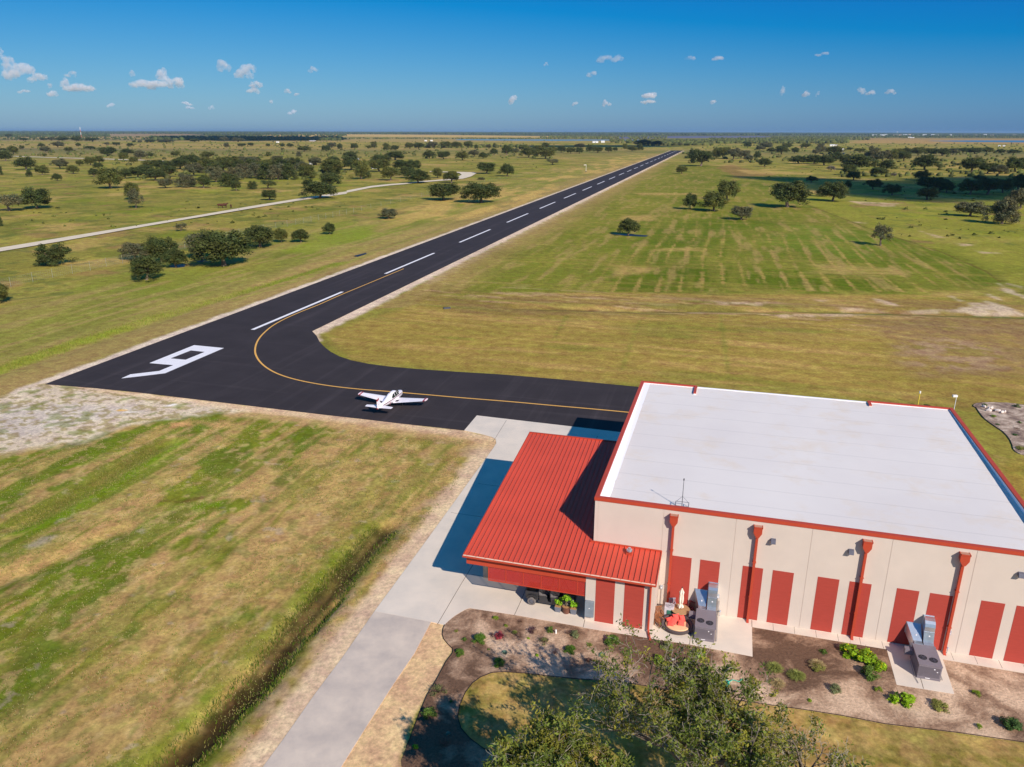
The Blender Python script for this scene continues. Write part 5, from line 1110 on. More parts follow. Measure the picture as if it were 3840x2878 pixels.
for q in [(700,263,86,50),(790,266,90,50),(910,273,92,56),(985,249,80,40),(1040,264,58,40),(1110,241,56,42),(1190,241,80,62),(1245,229,50,32),(1330,257,110,66),(1440,264,132,72),(1400,228,90,50),(1300,216,70,40),(1360,221,60,32),(1440,202,60,38),(1490,226,60,40),(1540,226,70,42),(1600,231,70,40),(1655,231,60,38),(1660,197,80,30),(1720,221,50,45),(1770,226,80,40),(1840,223,60,36),(1882,218,40,26),(1945,206,35,36),(1990,216,80,32),(2040,211,50,44),(2062,181,120,36),(2150,182,80,32),(37,216,60,36),(75,197,60,36),(128,201,40,32),(220,206,56,40),(345,196,50,40),(310,201,40,22),(425,211,56,46),(480,212,60,32),(570,201,60,38),(630,201,80,38),(720,196,80,40),(800,196,80,42),(870,197,82,42),(945,196,70,42),(998,201,30,26),(1075,201,42,28),(1115,191,30,26)]:
    tree(z2, *q, group=MI)
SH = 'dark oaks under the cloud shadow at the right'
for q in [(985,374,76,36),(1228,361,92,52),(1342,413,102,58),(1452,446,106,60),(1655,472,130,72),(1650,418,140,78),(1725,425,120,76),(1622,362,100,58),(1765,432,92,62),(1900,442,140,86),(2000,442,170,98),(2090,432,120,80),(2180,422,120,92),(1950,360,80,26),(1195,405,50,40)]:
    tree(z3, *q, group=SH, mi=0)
RP = 'oaks of the far right pasture'
for q in [(1910,312,152,78),(2000,322,112,62),(2072,327,90,52),(2160,312,140,80),(1640,302,150,82),(1420,306,96,58),(1370,337,112,52),(1250,302,190,82),(1180,275,100,60),(1200,332,92,62),(1340,252,90,82),(1330,240,80,50),(1400,252,92,62),(1450,252,80,60),(1520,252,82,58),(1480,232,80,50),(1530,217,80,40),(1600,219,90,46),(1670,219,80,42),(1740,221,90,42),(1800,216,70,36),(1860,206,72,30),(1930,211,90,36),(2000,206,80,32),(2080,209,62,26),(2150,211,80,26),(1060,277,120,58),(1000,267,110,48),(915,266,120,42),(1130,252,80,50),(1120,212,110,46),(1040,202,60,52),(1010,212,46,26),(1210,191,40,18),(1265,204,66,26),(955,179,66,30),(890,208,52,34),(815,213,82,50),(845,181,62,32),(760,204,62,28),(720,182,90,38),(690,193,56,30),(620,176,56,32),(627,251,62,32),(675,233,42,36),(600,237,82,48),(540,241,90,62),(480,237,92,66),(440,232,62,52),(340,161,40,20),(280,164,22,14),(230,164,22,14),(300,235,60,50)]:
    tree(z3, *q, group=RP)
def treelabel():
    W8 = {}
    for t, lab, kind, mi, W_, Hh, p, grp in TREEL:
        t['category'] = 'tree'; t['group'] = grp
        if lab: t['label'] = lab; continue
        size = 'small' if W_ < 9 else 'medium' if W_ < 16 else 'large' if W_ < 26 else 'huge'
        shape = {'oak': 'spreading', 'bush': 'bushy', 'tall': 'tall narrow', 'open': 'thin crowned'}[kind]
        tone = {0: 'dark green', 1: 'olive green', 2: 'grey green', 3: 'bare grey'}[mi]
        az = math.degrees(math.atan2(p[0], p[1])); D_ = math.hypot(p[0], p[1])
        pos = 'at the far left' if az < -22 else 'left of centre' if az < -8 else 'near the middle' if az < 6 else 'past runway end' if az < 18 else 'at the far right'
        if grp == GR: pl = 'in the grove front row' if D_ < 420 else 'in mid grove' if D_ < 640 else 'at the grove back'
        elif grp == SH: pl = 'in the cloud shadow'
        else: pl = 'in the near pasture' if D_ < 420 else 'in the middle pasture' if D_ < 760 else 'in the distant pasture' if D_ < 1300 else 'in the distance'
        L0 = f'{size} {tone} {shape} oak {pos} {pl}'; W8.setdefault(L0, []).append((az, D_, t))
    for L0, q in W8.items():
        q.sort(key=lambda a: a[0]); n = len(q); od = ['second', 'third', 'fourth', 'fifth', 'sixth', 'seventh', 'eighth', 'ninth', 'tenth', 'eleventh', 'twelfth']
        for i, (az, D_, t) in enumerate(q):
            t['label'] = L0 if n == 1 else (('leftmost ' if i == 0 else 'rightmost ' if i == n - 1 else od[i - 1] + ' from left ') + L0.replace(' in the ', ' in ')).replace('oak at the far', 'oak far')
treelabel()
# extra distant trees, as one far-off wood mass each
def farwood(name, lab, bands, seed, mi=0, dens=1.):
    r = np.random.RandomState(seed); V = []; Fs = []; Cc = []; o = 0
    for zf, x0, x1, y0, y1, n, hh in bands:
        for i in range(int(n * dens)):
            u = r.uniform(x0, x1); v = r.uniform(y0, y1); p = zf(u, v); D_ = np.hypot(p[0], p[1]); h = hh * r.uniform(.6, 1.15); w_ = h * r.uniform(1.0, 2.2)
            rings = 2; k = 6; a0 = r.rand() * 6
            pts = [(0, 0, h)]
            for (rr, zz) in ((.62, .82), (1.0, .42), (.8, -.05)):
                for q in range(k): a = a0 + q * 6.283 / k; j = r.uniform(.75, 1.2); pts.append((w_ * .5 * rr * j * math.cos(a), w_ * .5 * rr * j * math.sin(a), h * zz * r.uniform(.85, 1.1)))
            pts = np.array(pts) + [p[0], p[1], -.4]
            V.append(pts)
            fs = [(0, 1 + q, 1 + (q + 1) % k) for q in range(k)]
            for L_ in range(2):
                for q in range(k): a, b_, c_, d = 1 + L_ * k + q, 1 + L_ * k + (q + 1) % k, 1 + (L_ + 1) * k + (q + 1) % k, 1 + (L_ + 1) * k + q; fs += [(a, d, c_), (a, c_, b_)]
            Fs.append(np.array(fs) + o); o += len(pts); t = r.uniform(.6, 1.35); g_ = r.uniform(.9, 1.1); Cc.append(np.tile([t, t * g_, t], (len(pts), 1)))
    ob = npmesh(name, np.concatenate(V), np.concatenate(Fs), leafmats[mi], colattr=np.concatenate(Cc)); return tag(ob, lab, 'woods', kind='stuff')
farwood('distant_woods', 'dark line of distant woods along the horizon', [(z1, 0, 2212, 85, 106, 7000, 17), (z2, 170, 2212, 95, 110, 6000, 17), (z3, -100, 2260, 85, 104, 8000, 17), (z3, 1320, 2260, 96, 116, 1500, 11), (z1, 1300, 2212, 106, 122, 500, 10), (z2, 900, 2212, 104, 116, 600, 10), (z1, 0, 700, 104, 126, 700, 10), (z1, 700, 1300, 104, 108, 200, 10), (z1, 0, 960, 128, 146, 160, 7)], 3)
farwood('shaded_wood', 'long dark wood behind the left pasture', [(z1, 965, 2180, 136, 149, 750, 13), (z2, -100, 100, 140, 150, 60, 12)], 4)
farwood('scrub_belt', 'belt of scrub and trees beyond the lake', [(z2, 1400, 2212, 118, 140, 420, 8), (z3, 0, 760, 92, 108, 420, 8), (z3, 760, 1320, 104, 133, 520, 9), (z3, 1320, 2300, 84, 102, 700, 9), (z3, 1320, 2212, 108, 120, 260, 8), (z2, 0, 1400, 135, 140, 260, 6)], 5, 1)
farwood('mid_wood_belt', 'long belt of trees across the plain beyond the runway end', [(z3, 0, 420, 136, 164, 460, 9), (z3, 400, 1200, 124, 152, 1000, 9), (z2, 1850, 2300, 150, 166, 120, 8), (z2, 560, 1300, 188, 196, 60, 7)], 6, 1)
farwood('scattered_brush', 'low brush scattered among the far oaks of the plain', [(z1, 0, 2212, 145, 262, 420, 3.2), (z1, 700, 2200, 262, 400, 130, 3.4), (z2, 0, 1500, 150, 262, 260, 3.2), (z3, 250, 2212, 150, 262, 420, 3.4), (z3, 1150, 2212, 262, 345, 130, 3.2)], 9, 1)
# pasture shrubs too small to tell one from the next
def weeds(name, lab, n, seed, region, hh, mi):
    r = np.random.RandomState(seed); V = []; Fs = []; Cc = []; o = 0
    for i in range(n):
        zf, x0, x1, y0, y1 = region[r.randint(len(region))]; p = zf(r.uniform(x0, x1), y0 + (y1 - y0) * r.rand() ** .8)
        s, t = rst(p)
        if -48 < t < RW + 60 and s < 1500: continue
        h = hh * r.uniform(.4, 1.1); w_ = h * r.uniform(1.2, 3.5); m = 14
        d = r.normal(size=(m, 3)); d /= np.linalg.norm(d, axis=1)[:, None]; d[:, 2] = abs(d[:, 2]); c0 = d * [w_ / 2, w_ / 2, h] * r.uniform(.5, 1, (m, 1)); tt = r.normal(size=(m, 3)) * w_ * .16; t2 = r.normal(size=(m, 3)) * w_ * .16
        pts = np.stack([c0 - tt, c0 + t2, c0 + tt, c0 - t2], 1).reshape(-1, 3) + [p[0], p[1], gzp(p)]
        V.append(pts); Fs.append(np.arange(4 * m).reshape(m, 4) + o); o += 4 * m; Cc.append(np.tile(r.uniform(.7, 1.5) * np.array([1, 1, .9]), (4 * m, 1)))
    return tag(npmesh(name, np.concatenate(V), np.concatenate(Fs), leafmats[mi], colattr=np.concatenate(Cc)), lab, 'weeds', kind='stuff')
weeds('pasture_weeds', 'low weeds and brush dotted over the rough pastures', 520, 8, [(z1, 0, 2212, 160, 700), (z2, 0, 1400, 170, 330), (z3, 1300, 2212, 140, 700), (z3, 700, 2212, 200, 480)], .7, 1)

# ---------------------------------------------------------------- far buildings, lake, posts, fence, cattle
water = mat('lake_water', (.035, .055, .11), .12, var=.1, scale=.002, spec=.5)
sheet('lake', P2(z2, [(900, 140.5), (1400, 142.5), (2080, 144), (2080, 148), (1500, 151), (1100, 149), (850, 146)]), .04, water)
sheet('lake_arm', P2(z3, [(-120, 112), (300, 110), (700, 110), (760, 113), (700, 117), (300, 120), (-120, 123)]), .04, mat('mud_flat', lin(104, 98, 118), .6, var=.1, scale=.002))
sheet('far_pond', P2(z3, [(1640, 137), (1900, 134), (2212, 134), (2400, 140), (2400, 147), (1900, 143)]), .04, water)
shade_m = mat('shade_patch_blue', (.012, .02, .035), .4, spec=.15)  # dark blue colour, mostly painting tree shade on the grass
for q in ((z1, [(1080, 945), (1130, 937), (1185, 936), (1175, 952), (1130, 958), (1090, 956)]), (z1, [(1250, 916), (1300, 908), (1340, 914), (1310, 922), (1270, 922)]), (z2, [(1850, 738), (1960, 742), (2095, 750), (2080, 758), (1950, 752)]), (z2, [(215, 880), (290, 862), (300, 868), (240, 886)])):
    o = sheet('shade_patch', P2(*q), 0, shade_m, thick=.02); o.location.z = -.01
    zz = [gzp(p) for p in P2(*q)]; o.location.z = max(zz) + .03
ww = mat('white_siding', lin(236, 232, 226), .6, var=.03); rfw = mat('pale_metal_roof', lin(214, 214, 214), .5); tanw = mat('tan_siding', lin(222, 196, 160), .7); dkroof = mat('dull_roof', lin(150, 140, 134), .7)
bn_ = [0]
def building(zf, x, y, wpx, hpx, lab, wall=ww, roof=rfw, name='farm_building', grp=None, cat='building'):
    p = zf(x, y); m = KZ[zf] * ((p - [0, 0, CAM_H]) @ _fw) / F; w_, h = wpx * m, hpx * m; h = min(h, 12); d = min(w_ * .6, 30)
    t = thing(name, lab, cat, (p[0], p[1] + d / 2, 0), -math.atan2(p[0], p[1]) + .15, grp)
    MB().box(-w_ / 2, w_ / 2, -d / 2, d / 2, -.5, h * .72).build('wall', wall, t)
    MB().xprism([(-d / 2 - .4, h * .72), (d / 2 + .4, h * .72), (0, h * 1.05)], -w_ / 2 - .4, w_ / 2 + .4).build('roof', roof, t)
    MB().box(-w_ * .12, w_ * .12, -d / 2 - .06, -d / 2, 0, h * .5).build('door', mat('door_grey', lin(150, 150, 156), .6), t)
    return t
building(z2, 1757, 163, 36, 9, 'left of two white buildings far beyond the middle of the plain by the lake'); building(z2, 1805, 162, 22, 11, 'right of two white buildings far beyond the middle of the plain by the lake')
building(z2, 674, 153, 16, 6, 'left of a tiny white pair before the lake at the left'); building(z2, 711, 153, 14, 7, 'right of a tiny white pair before the lake at the left')
building(z3, 1110, 167, 26, 9, 'left white ranch house behind trees in the right plain'); building(z3, 1130, 166, 20, 8, 'right white ranch house behind trees in the right plain', roof=dkroof)
building(z1, 1770, 163, 18, 7, 'small white shed before the long dark wood at the left'); building(z1, 1990, 155, 40, 6, 'long grey shed before the long dark wood at the left', dkroof)
building(z1, 1985, 300, 26, 7, 'white roofed shed hidden in the long grove'); building(z2, 220, 272, 50, 8, 'blue grey shed roof among trees right of the grove', rfw)
building(z2, 345, 328, 36, 6, 'pale shed roof half hidden among oaks near the road bend', rfw)
building(z3, 2072, 168, 12, 6, 'left of two tiny white tanks by the dark pond at the right'); building(z3, 2098, 168, 12, 6, 'right of two tiny white tanks by the dark pond at the right')
for i, (x, y, wq, hq, c_) in enumerate([(1353, 107, 24, 6, 0), (1400, 108, 26, 7, 0), (1420, 106, 12, 8, 0), (1475, 108, 24, 7, 1), (1502, 108, 18, 7, 1), (1530, 106, 22, 6, 0), (1555, 104, 14, 6, 1), (1574, 107, 12, 5, 0), (1642, 106, 20, 9, 0), (1610, 108, 16, 4, 1), (1690, 106, 20, 6, 0), (1716, 107, 14, 5, 1), (1555, 119, 16, 5, 0), (1570, 120, 22, 4, 0), (1790, 108, 14, 7, 0), (1870, 104, 10, 4, 1), (1940, 108, 12, 6, 1), (1990, 104, 16, 5, 0), (2030, 108, 16, 6, 1), (2110, 108, 14, 5, 0), (2160, 106, 16, 6, 1), (1700, 98, 10, 5, 0), (2040, 98, 12, 5, 0), (100, 98, 22, 5, 0), (345, 96, 12, 4, 0)]):
    side = ['in the left cluster', 'in the middle cluster', 'in the right cluster'][0 if x < 1560 else 1 if x < 1800 else 2] if x > 1000 else 'beyond the runway end'
    building(z3, x, y, wq, hq, f"{'wide' if wq > 20 else 'narrow'} {'white' if c_ == 0 else 'tan'} {'tall' if hq > 6 else 'low'} building of the far town {side}", [ww, tanw][c_], [rfw, dkroof][c_], 'town_building', 'buildings of the far town')
p = z3(1481, 96); wt = thing('water_tower', 'white water tower rising over the far town', 'water tower', (p[0], p[1], 0)); MB().tube([(0, 0, 0), (0, 0, 34)], [4, 2.4], 10).build('shaft', ww, wt); MB().sphere((0, 0, 42), 10, 10, 9, 16).build('tank', ww, wt)
p = G(176, 297); rt_ = thing('radio_mast', 'thin red and white lattice mast on the left horizon', 'mast', (p[0], p[1], 0)); b = MB(); hh = 52.
for k in range(4): MB().tube([(0, 0, hh * k / 4), (0, 0, hh * (k + 1) / 4)], 1.1, 5).build('mast_section', [mat('mast_red', lin(196, 110, 96)), ww][k % 2], rt_)
p = z2(1697, 348); ws = thing('windsock', 'small white windsock on a pole left of the runway', 'windsock', (p[0], p[1], 0)); MB().tube([(0, 0, 0), (0, 0, 6)], .14, 8).build('pole', ww, ws); MB().lathe([(.45, 0), (.3, 2.4)], (-.2, 0, 6), 12, ax='x').build('sock', mat('sock_cloth', lin(230, 220, 200), .8), ws); ws.rotation_euler = (0, 0, R(175))
MB().lathe([(0, .5), (.5, .45), (.7, .0)], n=12).build('base', mat('dark_base', lin(70, 66, 60)), ws)
p = zc(2700, 480, 600 / 2212)(1692, 372); wm = thing('wind_pump', 'small farm wind pump beside a dark tank in the right plain', 'wind pump', (p[0], p[1], 0)); b = MB()
for a in range(4): b.tube([(1.2 * math.cos(a * 1.571 + .8), 1.2 * math.sin(a * 1.571 + .8), 0), (0, 0, 9)], .08, 5)
b.build('tower_frame', mat('steel_grey'), wm); b = MB()
for a in range(10): b.add([(.3 * math.cos(a * .628), -.1, 9 + .3 * math.sin(a * .628)), (1.5 * math.cos(a * .628), -.1, 9 + 1.5 * math.sin(a * .628)), (1.5 * math.cos(a * .628 + .4), -.2, 9 + 1.5 * math.sin(a * .628 + .4))], [(0, 1, 2)])
b.build('wheel', rfw, wm); MB().lathe([(0, 3), (2.2, 2.9), (2.2, 0)], (2.5, 0, 0), 14).build('tank', mat('dark_tank', lin(48, 70, 88)), wm)
# grey post fence along the left of the airfield
fp = [(70, 1080), (210, 1048), (337, 1022), (463, 995), (577, 975), (680, 950), (783, 930)]
F0 = z1(70, 1080); F1 = z1(783, 930); F2 = z1(2030, 650)
fw_ = [z1(-260, 1145)] + [z1(*q) for q in fp] + [z1(*q) for q in ((885, 905), (985, 882), (1085, 858), (1180, 836), (1275, 813), (1365, 792), (1450, 771), (1528, 750), (1605, 735), (1685, 720), (1760, 706), (1833, 694), (1888, 683), (1938, 674), (1986, 664), (2033, 654), (2080, 644), (2125, 635), (2168, 626))] + [z2(*q) for q in ((170, 617), (215, 606), (265, 593), (325, 578), (390, 565), (450, 553), (515, 540), (580, 525), (650, 508), (720, 492), (800, 474), (880, 455), (960, 437), (1050, 418), (1150, 400), (1260, 380), (1380, 358))]
fe = thing('field_fence', 'wire fence on grey posts between the left pasture and the airfield', 'fence', (0, 0, 0))
po = mat('fence_post_grey', lin(150, 150, 136), .7)
proto = MB().tube([(0, 0, -.2), (0, 0, 2.5)], .04, 6).build('post', po, fe); q = fw_[0]; proto.location = (q[0], q[1], gzp(q))
for q in fw_[1:]:
    c = proto.copy(); COL.objects.link(c); c.location = (q[0], q[1], gzp(q))
b = MB()
for h in (.4, .8, 1.2, 1.6, 2.0, 2.35): b.tube([(q[0], q[1], gzp(q) + h) for q in fw_], .012, 4)
for a, c_ in zip(fw_[:22], fw_[1:23]):
    n_ = int(np.linalg.norm(c_ - a) / .6)
    for k in range(n_): q = a + (c_ - a) * k / n_; z_ = gzp(q); b.add([(q[0] - .008, q[1], z_), (q[0] + .008, q[1], z_), (q[0] + .008, q[1], z_ + 2.3), (q[0] - .008, q[1], z_ + 2.3)], [(0, 1, 2, 3)])
b.build('wire_mesh', po, fe)
def cow(x, y, rz, lab, s=1.):
    p = z1(x, y); t = thing('cow', lab, 'cow', (p[0], p[1], gzp(p)), rz, 'cattle in the left pasture'); m = mat('red_brown_hide', (.10, .035, .02), .8, var=.2, scale=2)
    J = [(-.95, 0, 1.2), (-.5, 0, 1.15), (0, 0, 1.08), (.5, 0, 1.12), (.85, 0, 1.3), (1.15, 0, 1.45), (1.5, 0, 1.3)]
    rr = [.2, .36, .40, .38, .24, .17, .10]
    b = MB(); b.tube(J, rr, 12); b.sphere((1.2, 0, 1.46), .2, .15, .16, 10)
    for (lx, ly) in ((-.7, .2), (-.7, -.2), (.55, .2), (.55, -.2)):
        kx = .06 if lx < 0 else -.03; b.tube([(lx, ly * .8, 1.0), (lx - kx, ly, .55), (lx + kx * .6, ly, .28), (lx, ly, 0)], [.15, .09, .055, .06], 7)
    for s_ in (-1, 1): b.tube([(1.12, s_ * .14, 1.52), (1.08, s_ * .3, 1.5)], [.05, .03], 5)
    b.tube([(-1.0, 0, 1.3), (-1.12, 0, .9), (-1.1, 0, .5)], [.04, .025, .04], 5)
    o = b.build('body', m, t, smooth=True); md = o.modifiers.new('blend', 'REMESH'); md.mode = 'VOXEL'; md.voxel_size = .05; md.use_smooth_shade = True; t.scale = (s, s, s)
cow(1409, 577, .3, 'reddish brown cow at the left of the three beside the gravel road', 1.5); cow(1433, 576, .9, 'reddish brown cow in the middle of the three beside the gravel road', 1.5); cow(1475, 576, 2.0, 'small brown calf standing apart to the right of the two cows', 1.1)
z = zc(3140, 1450, .392)
for (x, y, col_, hh, lab) in ([(770, 175, 0, 2.2, 'yellow topped pipe standing on the grass behind the hangar'), (1110, 250, 1, 3.2, 'pale floodlight on a short pole behind the hangar corner')]):
    p = z(x, y); 
    if col_ == 0:
        t = thing('marker_pipe', lab, 'pipe', (p[0], p[1], 0)); MB().tube([(0, 0, -.1), (0, 0, 1.7)], .07, 8).build('pipe', mat('pipe_yellow', lin(214, 190, 70)), t); MB().tube([(0, 0, 1.7), (0, 0, 2.0)], .12, 8).build('cap', ww, t)
    else:
        t = thing('floodlight', lab, 'light', (p[0], p[1], 0)); MB().tube([(0, 0, -.1), (0, 0, 2.3)], .045, 8).build('pole', rfw, t); MB().box(-.5, .1, -.12, .2, 2.25, 2.5).build('lamp_head', ww, t)
p = G(958, 667); t = tag(MB().lathe([(.3, 0), (.34, 0), (.34, 1.5), (.3, 1.5)], n=16, ax='x').build('culvert', mat('dark_steel', (.06, .06, .07), .5)), 'dark culvert pipe end in the grassy ditch left of the mown field', 'culvert'); t.location = (p[0], p[1], -.05); t.rotation_euler = (0, 0, .3)
#NEXT
# ---------------------------------------------------------------- the big trees in the foreground
fbark = mat('lichen_grey_bark', lin(112, 100, 88), .9, var=.35, scale=5)
fleaf = mat('oak_leaves_near', (.165, .195, .034), .6, var=.35, scale=1.2, spec=.18, attr='tint', trans=.25)
def foreground_tree(seed, base, leaders, hgt, spread, nper, label, bare=.2, dens=1.):
    r = np.random.RandomState(seed); b = MB(); TW = []
    def seg(p, d, L, rad, n, wob, lift):
        pts = [p.copy()]; rr = [rad]; d = d / np.linalg.norm(d)
        for i in range(n):
            d = d + r.normal(size=3) * wob + np.array([0, 0, lift]); d /= np.linalg.norm(d); pts.append(pts[-1] + d * L / n); rr.append(rad * (1 - .62 * (i + 1) / n))
        return pts, rr, d
    def grow(p, d, L, rad, lev):
        pts, rr, de = seg(p, d, L, rad, 4 if lev < 3 else 3, .10 + .06 * lev, .05 if lev < 2 else .02)
        b.tube(pts, [max(q, .008) for q in rr] if lev > 2 else rr, 7 if lev < 2 else 4 if lev < 4 else 3, mi=1 if lev >= 3 else 0, cap=False)
        if lev >= 3: TW.append((pts, lev))
        if lev >= 4: return
        nk = [0, 5, 5, 4, 4][lev + 1] if lev else 5
        for k in range(nk):
            t = .35 + .65 * (k + r.rand()) / nk; i = min(int(t * (len(pts) - 1)), len(pts) - 2); f_ = t * (len(pts) - 1) - i; q = pts[i] * (1 - f_) + pts[i + 1] * f_
            ax = r.normal(size=3); ax -= de * (ax @ de); ax /= np.linalg.norm(ax); a = r.uniform(.55, 1.05); nd = de * math.cos(a) + ax * math.sin(a); nd[2] = nd[2] * .75 + .10
            grow(q, nd, L * r.uniform(.48, .68), rr[i] * .58, lev + 1)
    base = np.array(base, float); fork = base + np.array([0, 0, hgt * .34]); b.tube([base - [0, 0, .3], base + [0, 0, .1], fork], [.42, .34, .28], 10)
    for (dx, dy, dz) in leaders:
        d = np.array([dx * spread, dy * spread, dz * hgt * .60]); grow(fork, d, np.linalg.norm(d) * .72, .20, 0)
    t = thing('foreground_oak', label, 'tree', (0, 0, 0), 0, 'big oaks in the foreground')
    b.build('trunk', [fbark, mat('pale_lichened_twigs', lin(160, 150, 134), .9, var=.3, scale=4)], t)
    tw = [p for p, lev in TW]; P_ = []; K_ = []; i = 0
    bx = base[:2]
    for p, lev in TW:
        i += 1
        if r.rand() < bare: continue
        n_ = int(nper * r.uniform(.4, 1.5) * (1 if lev == 4 else .6)); tt = r.rand(n_) ** .7 * (len(p) - 1); j = np.minimum(tt.astype(int), len(p) - 2); f_ = (tt - j)[:, None]; pa = np.array(p)
        P_.append(pa[j] * (1 - f_) + pa[j + 1] * f_ + r.normal(size=(n_, 3)) * .11); K_.append(np.full(n_, i // 9))
    P_ = np.concatenate(P_); K_ = np.concatenate(K_); n = len(P_)
    nr = r.normal(size=(n, 3)) * .7 + [0, 0, .7]; nr /= np.linalg.norm(nr, axis=1)[:, None]; tt = np.cross(nr, r.normal(size=(n, 3))); tt /= np.linalg.norm(tt, axis=1)[:, None]; qq = np.cross(nr, tt)
    s = (.095 * (.6 + .8 * r.rand(n)))[:, None]; v = np.stack([P_ - tt * s, P_ + qq * s * .45, P_ + tt * s, P_ - qq * s * .45], 1).reshape(-1, 3)
    nk = K_.max() + 1; ck = 1 + .3 * (r.rand(nk) * 2 - 1); hu = r.rand(nk) ** 2; kk = np.repeat(K_, 4); jt = np.repeat(1 + .5 * (r.rand(n) - .5), 4)
    c = np.stack([ck[kk] * (.9 + .75 * hu[kk]) * jt, ck[kk] * (1 + .25 * hu[kk]) * jt, ck[kk] * .95 * jt], 1)
    npmesh('crown', v, np.arange(4 * n).reshape(n, 4), fleaf, t, colattr=c)
    # pale lichened twigs that stand clear of the leaves
    return t, n
base1 = G(1478, 1672, 0)
base1 = G(1512, 1810, 0)
foreground_tree(3, base1, [(-1.35, 1.25, .5), (-.2, .9, .75), (.45, .8, .85), (.9, .25, .6), (.15, .2, 1.0), (-.6, .1, .8), (.6, -.5, .7)], 9.3, 3.9, 14, 'large open crowned oak with pale bare branch tips before the patio', .34)
base2 = G(1195, 1925, 0)
foreground_tree(8, base2, [(-.7, .5, .6), (-.2, .95, .7), (.5, .75, .7), (.2, .1, 1.0), (-.5, -.4, .8), (.7, -.2, .6)], 9.0, 3.1, 18, 'leafy oak at the bottom edge left of the big open one', .12)
base3 = G(1745, 1905, 0)
foreground_tree(15, base3, [(-.7, .7, .6), (0, .95, .7), (.6, .6, .6), (.1, .1, .9), (-.8, 0, .6)], 7.6, 3.7, 6, 'sparse grey twigged oak at the bottom edge right of the big open one', .5)

# ---------------------------------------------------------------- plants of the beds
def sproto(kind, seed, col, n=900, size=.03, extra=None):
    r = np.random.RandomState(seed); m = leafm(kind + str(seed), col, .2)
    if kind == 'tuft':
        V = []; k = 420
        for i in range(k):
            a = r.rand() * 6.283; e = r.rand() ** .6; R_ = e * .5; h = (1 - e * .55) * r.uniform(.6, 1.0); b0 = np.array([math.cos(a) * R_ * .25, math.sin(a) * R_ * .25, 0]); m_ = np.array([math.cos(a) * R_ * .6, math.sin(a) * R_ * .6, h * .75]); e_ = np.array([math.cos(a) * R_, math.sin(a) * R_, h * r.uniform(.6, 1)]); w_ = np.array([-math.sin(a), math.cos(a), 0]) * .011
            V += [b0 - w_, b0 + w_, m_ + w_, m_ - w_, m_ - w_, m_ + w_, e_ + w_ * .3, e_ - w_ * .3]
        v = np.array(V); f = np.arange(len(v)).reshape(-1, 4); c = np.repeat(np.repeat(r.uniform(.7, 1.3, k), 8)[:, None], 3, 1)
    elif kind == 'agave':
        V = []; k = 26
        for i in range(k):
            a = i * 2.4; e = (i + 1) / k; R_ = .2 + .3 * e; h = .55 * (1.1 - e * .8); d = np.array([math.cos(a), math.sin(a), 0]); s = np.array([-math.sin(a), math.cos(a), 0]) * .06; m_ = d * R_ * .5 + [0, 0, h * .6]; t_ = d * R_ + [0, 0, h]
            V += [-s * .6, s * .6, m_ + s, m_ - s, m_ - s, m_ + s, t_ + s * .1, t_ - s * .1]
        v = np.array(V); f = np.arange(len(v)).reshape(-1, 4); c = np.repeat(np.repeat(r.uniform(.8, 1.2, k), 8)[:, None], 3, 1)
    else:
        nc = 16; d = r.normal(size=(nc, 3)); d /= np.linalg.norm(d, axis=1)[:, None]; d[:, 2] = abs(d[:, 2])
        cen = d * [.34, .34, .62] * r.uniform(.55, 1, (nc, 1)) + [0, 0, .12]; rad = r.uniform(.12, .2, nc); 
        if kind == 'ball': cen = d * [.33, .33, .66] * .9 + [0, 0, .08]; rad[:] = .17
        if kind == 'twig': n = n // 3
        v, f, k = leaves(n, cen, np.stack([rad, rad, rad * 1.3], 1), size, r, .3, {'ball': 4, 'bush': 1.7, 'twig': 2.5, 'flower': 1.6}[kind]); ck = r.uniform(.75, 1.3, nc); kk = np.repeat(k, 4); c = np.repeat((ck[kk] * np.repeat(r.uniform(.8, 1.2, len(k)), 4))[:, None], 3, 1)
        v[:, 2] = np.maximum(v[:, 2], .0)
    o = npmesh('foliage', v, f, m, colattr=c); me = o.data; bpy.data.objects.remove(o); st = None; fl = None
    if kind in ('bush', 'twig', 'flower'):
        b = MB()
        for i in range(9 if kind == 'twig' else 5):
            a = i * 2.4 + seed; e = np.array([.36 * math.cos(a), .36 * math.sin(a), .55 + .3 * r.rand()]); m_ = e * [.4, .4, .55]; b.tube([(0, 0, -.03), m_, e], [.02, .012, .004], 4)
            if kind == 'twig':
                for q in range(3): b.tube([m_, m_ + (e - m_) * .5 + r.normal(size=3) * .08, e + r.normal(size=3) * .16], [.009, .006, .003], 3)
        o = b.build('stem', mat('shrub_stem', lin(112, 84, 72), .9)); st = o.data; bpy.data.objects.remove(o)
    if kind == 'flower':
        pts = v.reshape(-1, 4, 3).mean(1); top = pts[(pts[:, 2] > .35)]; q = top[r.choice(len(top), 34)] * 1.04; V = []
        for p in q:
            t1 = r.normal(size=3) * .03; t2 = r.normal(size=3) * .03; V += [p - t1, p + t2, p + t1, p - t2]
        o = npmesh('flower', np.array(V), np.arange(len(V)).reshape(-1, 4), mat('yellow_petals', lin(238, 204, 30), .6)); fl = o.data; bpy.data.objects.remove(o)
    return me, st, fl
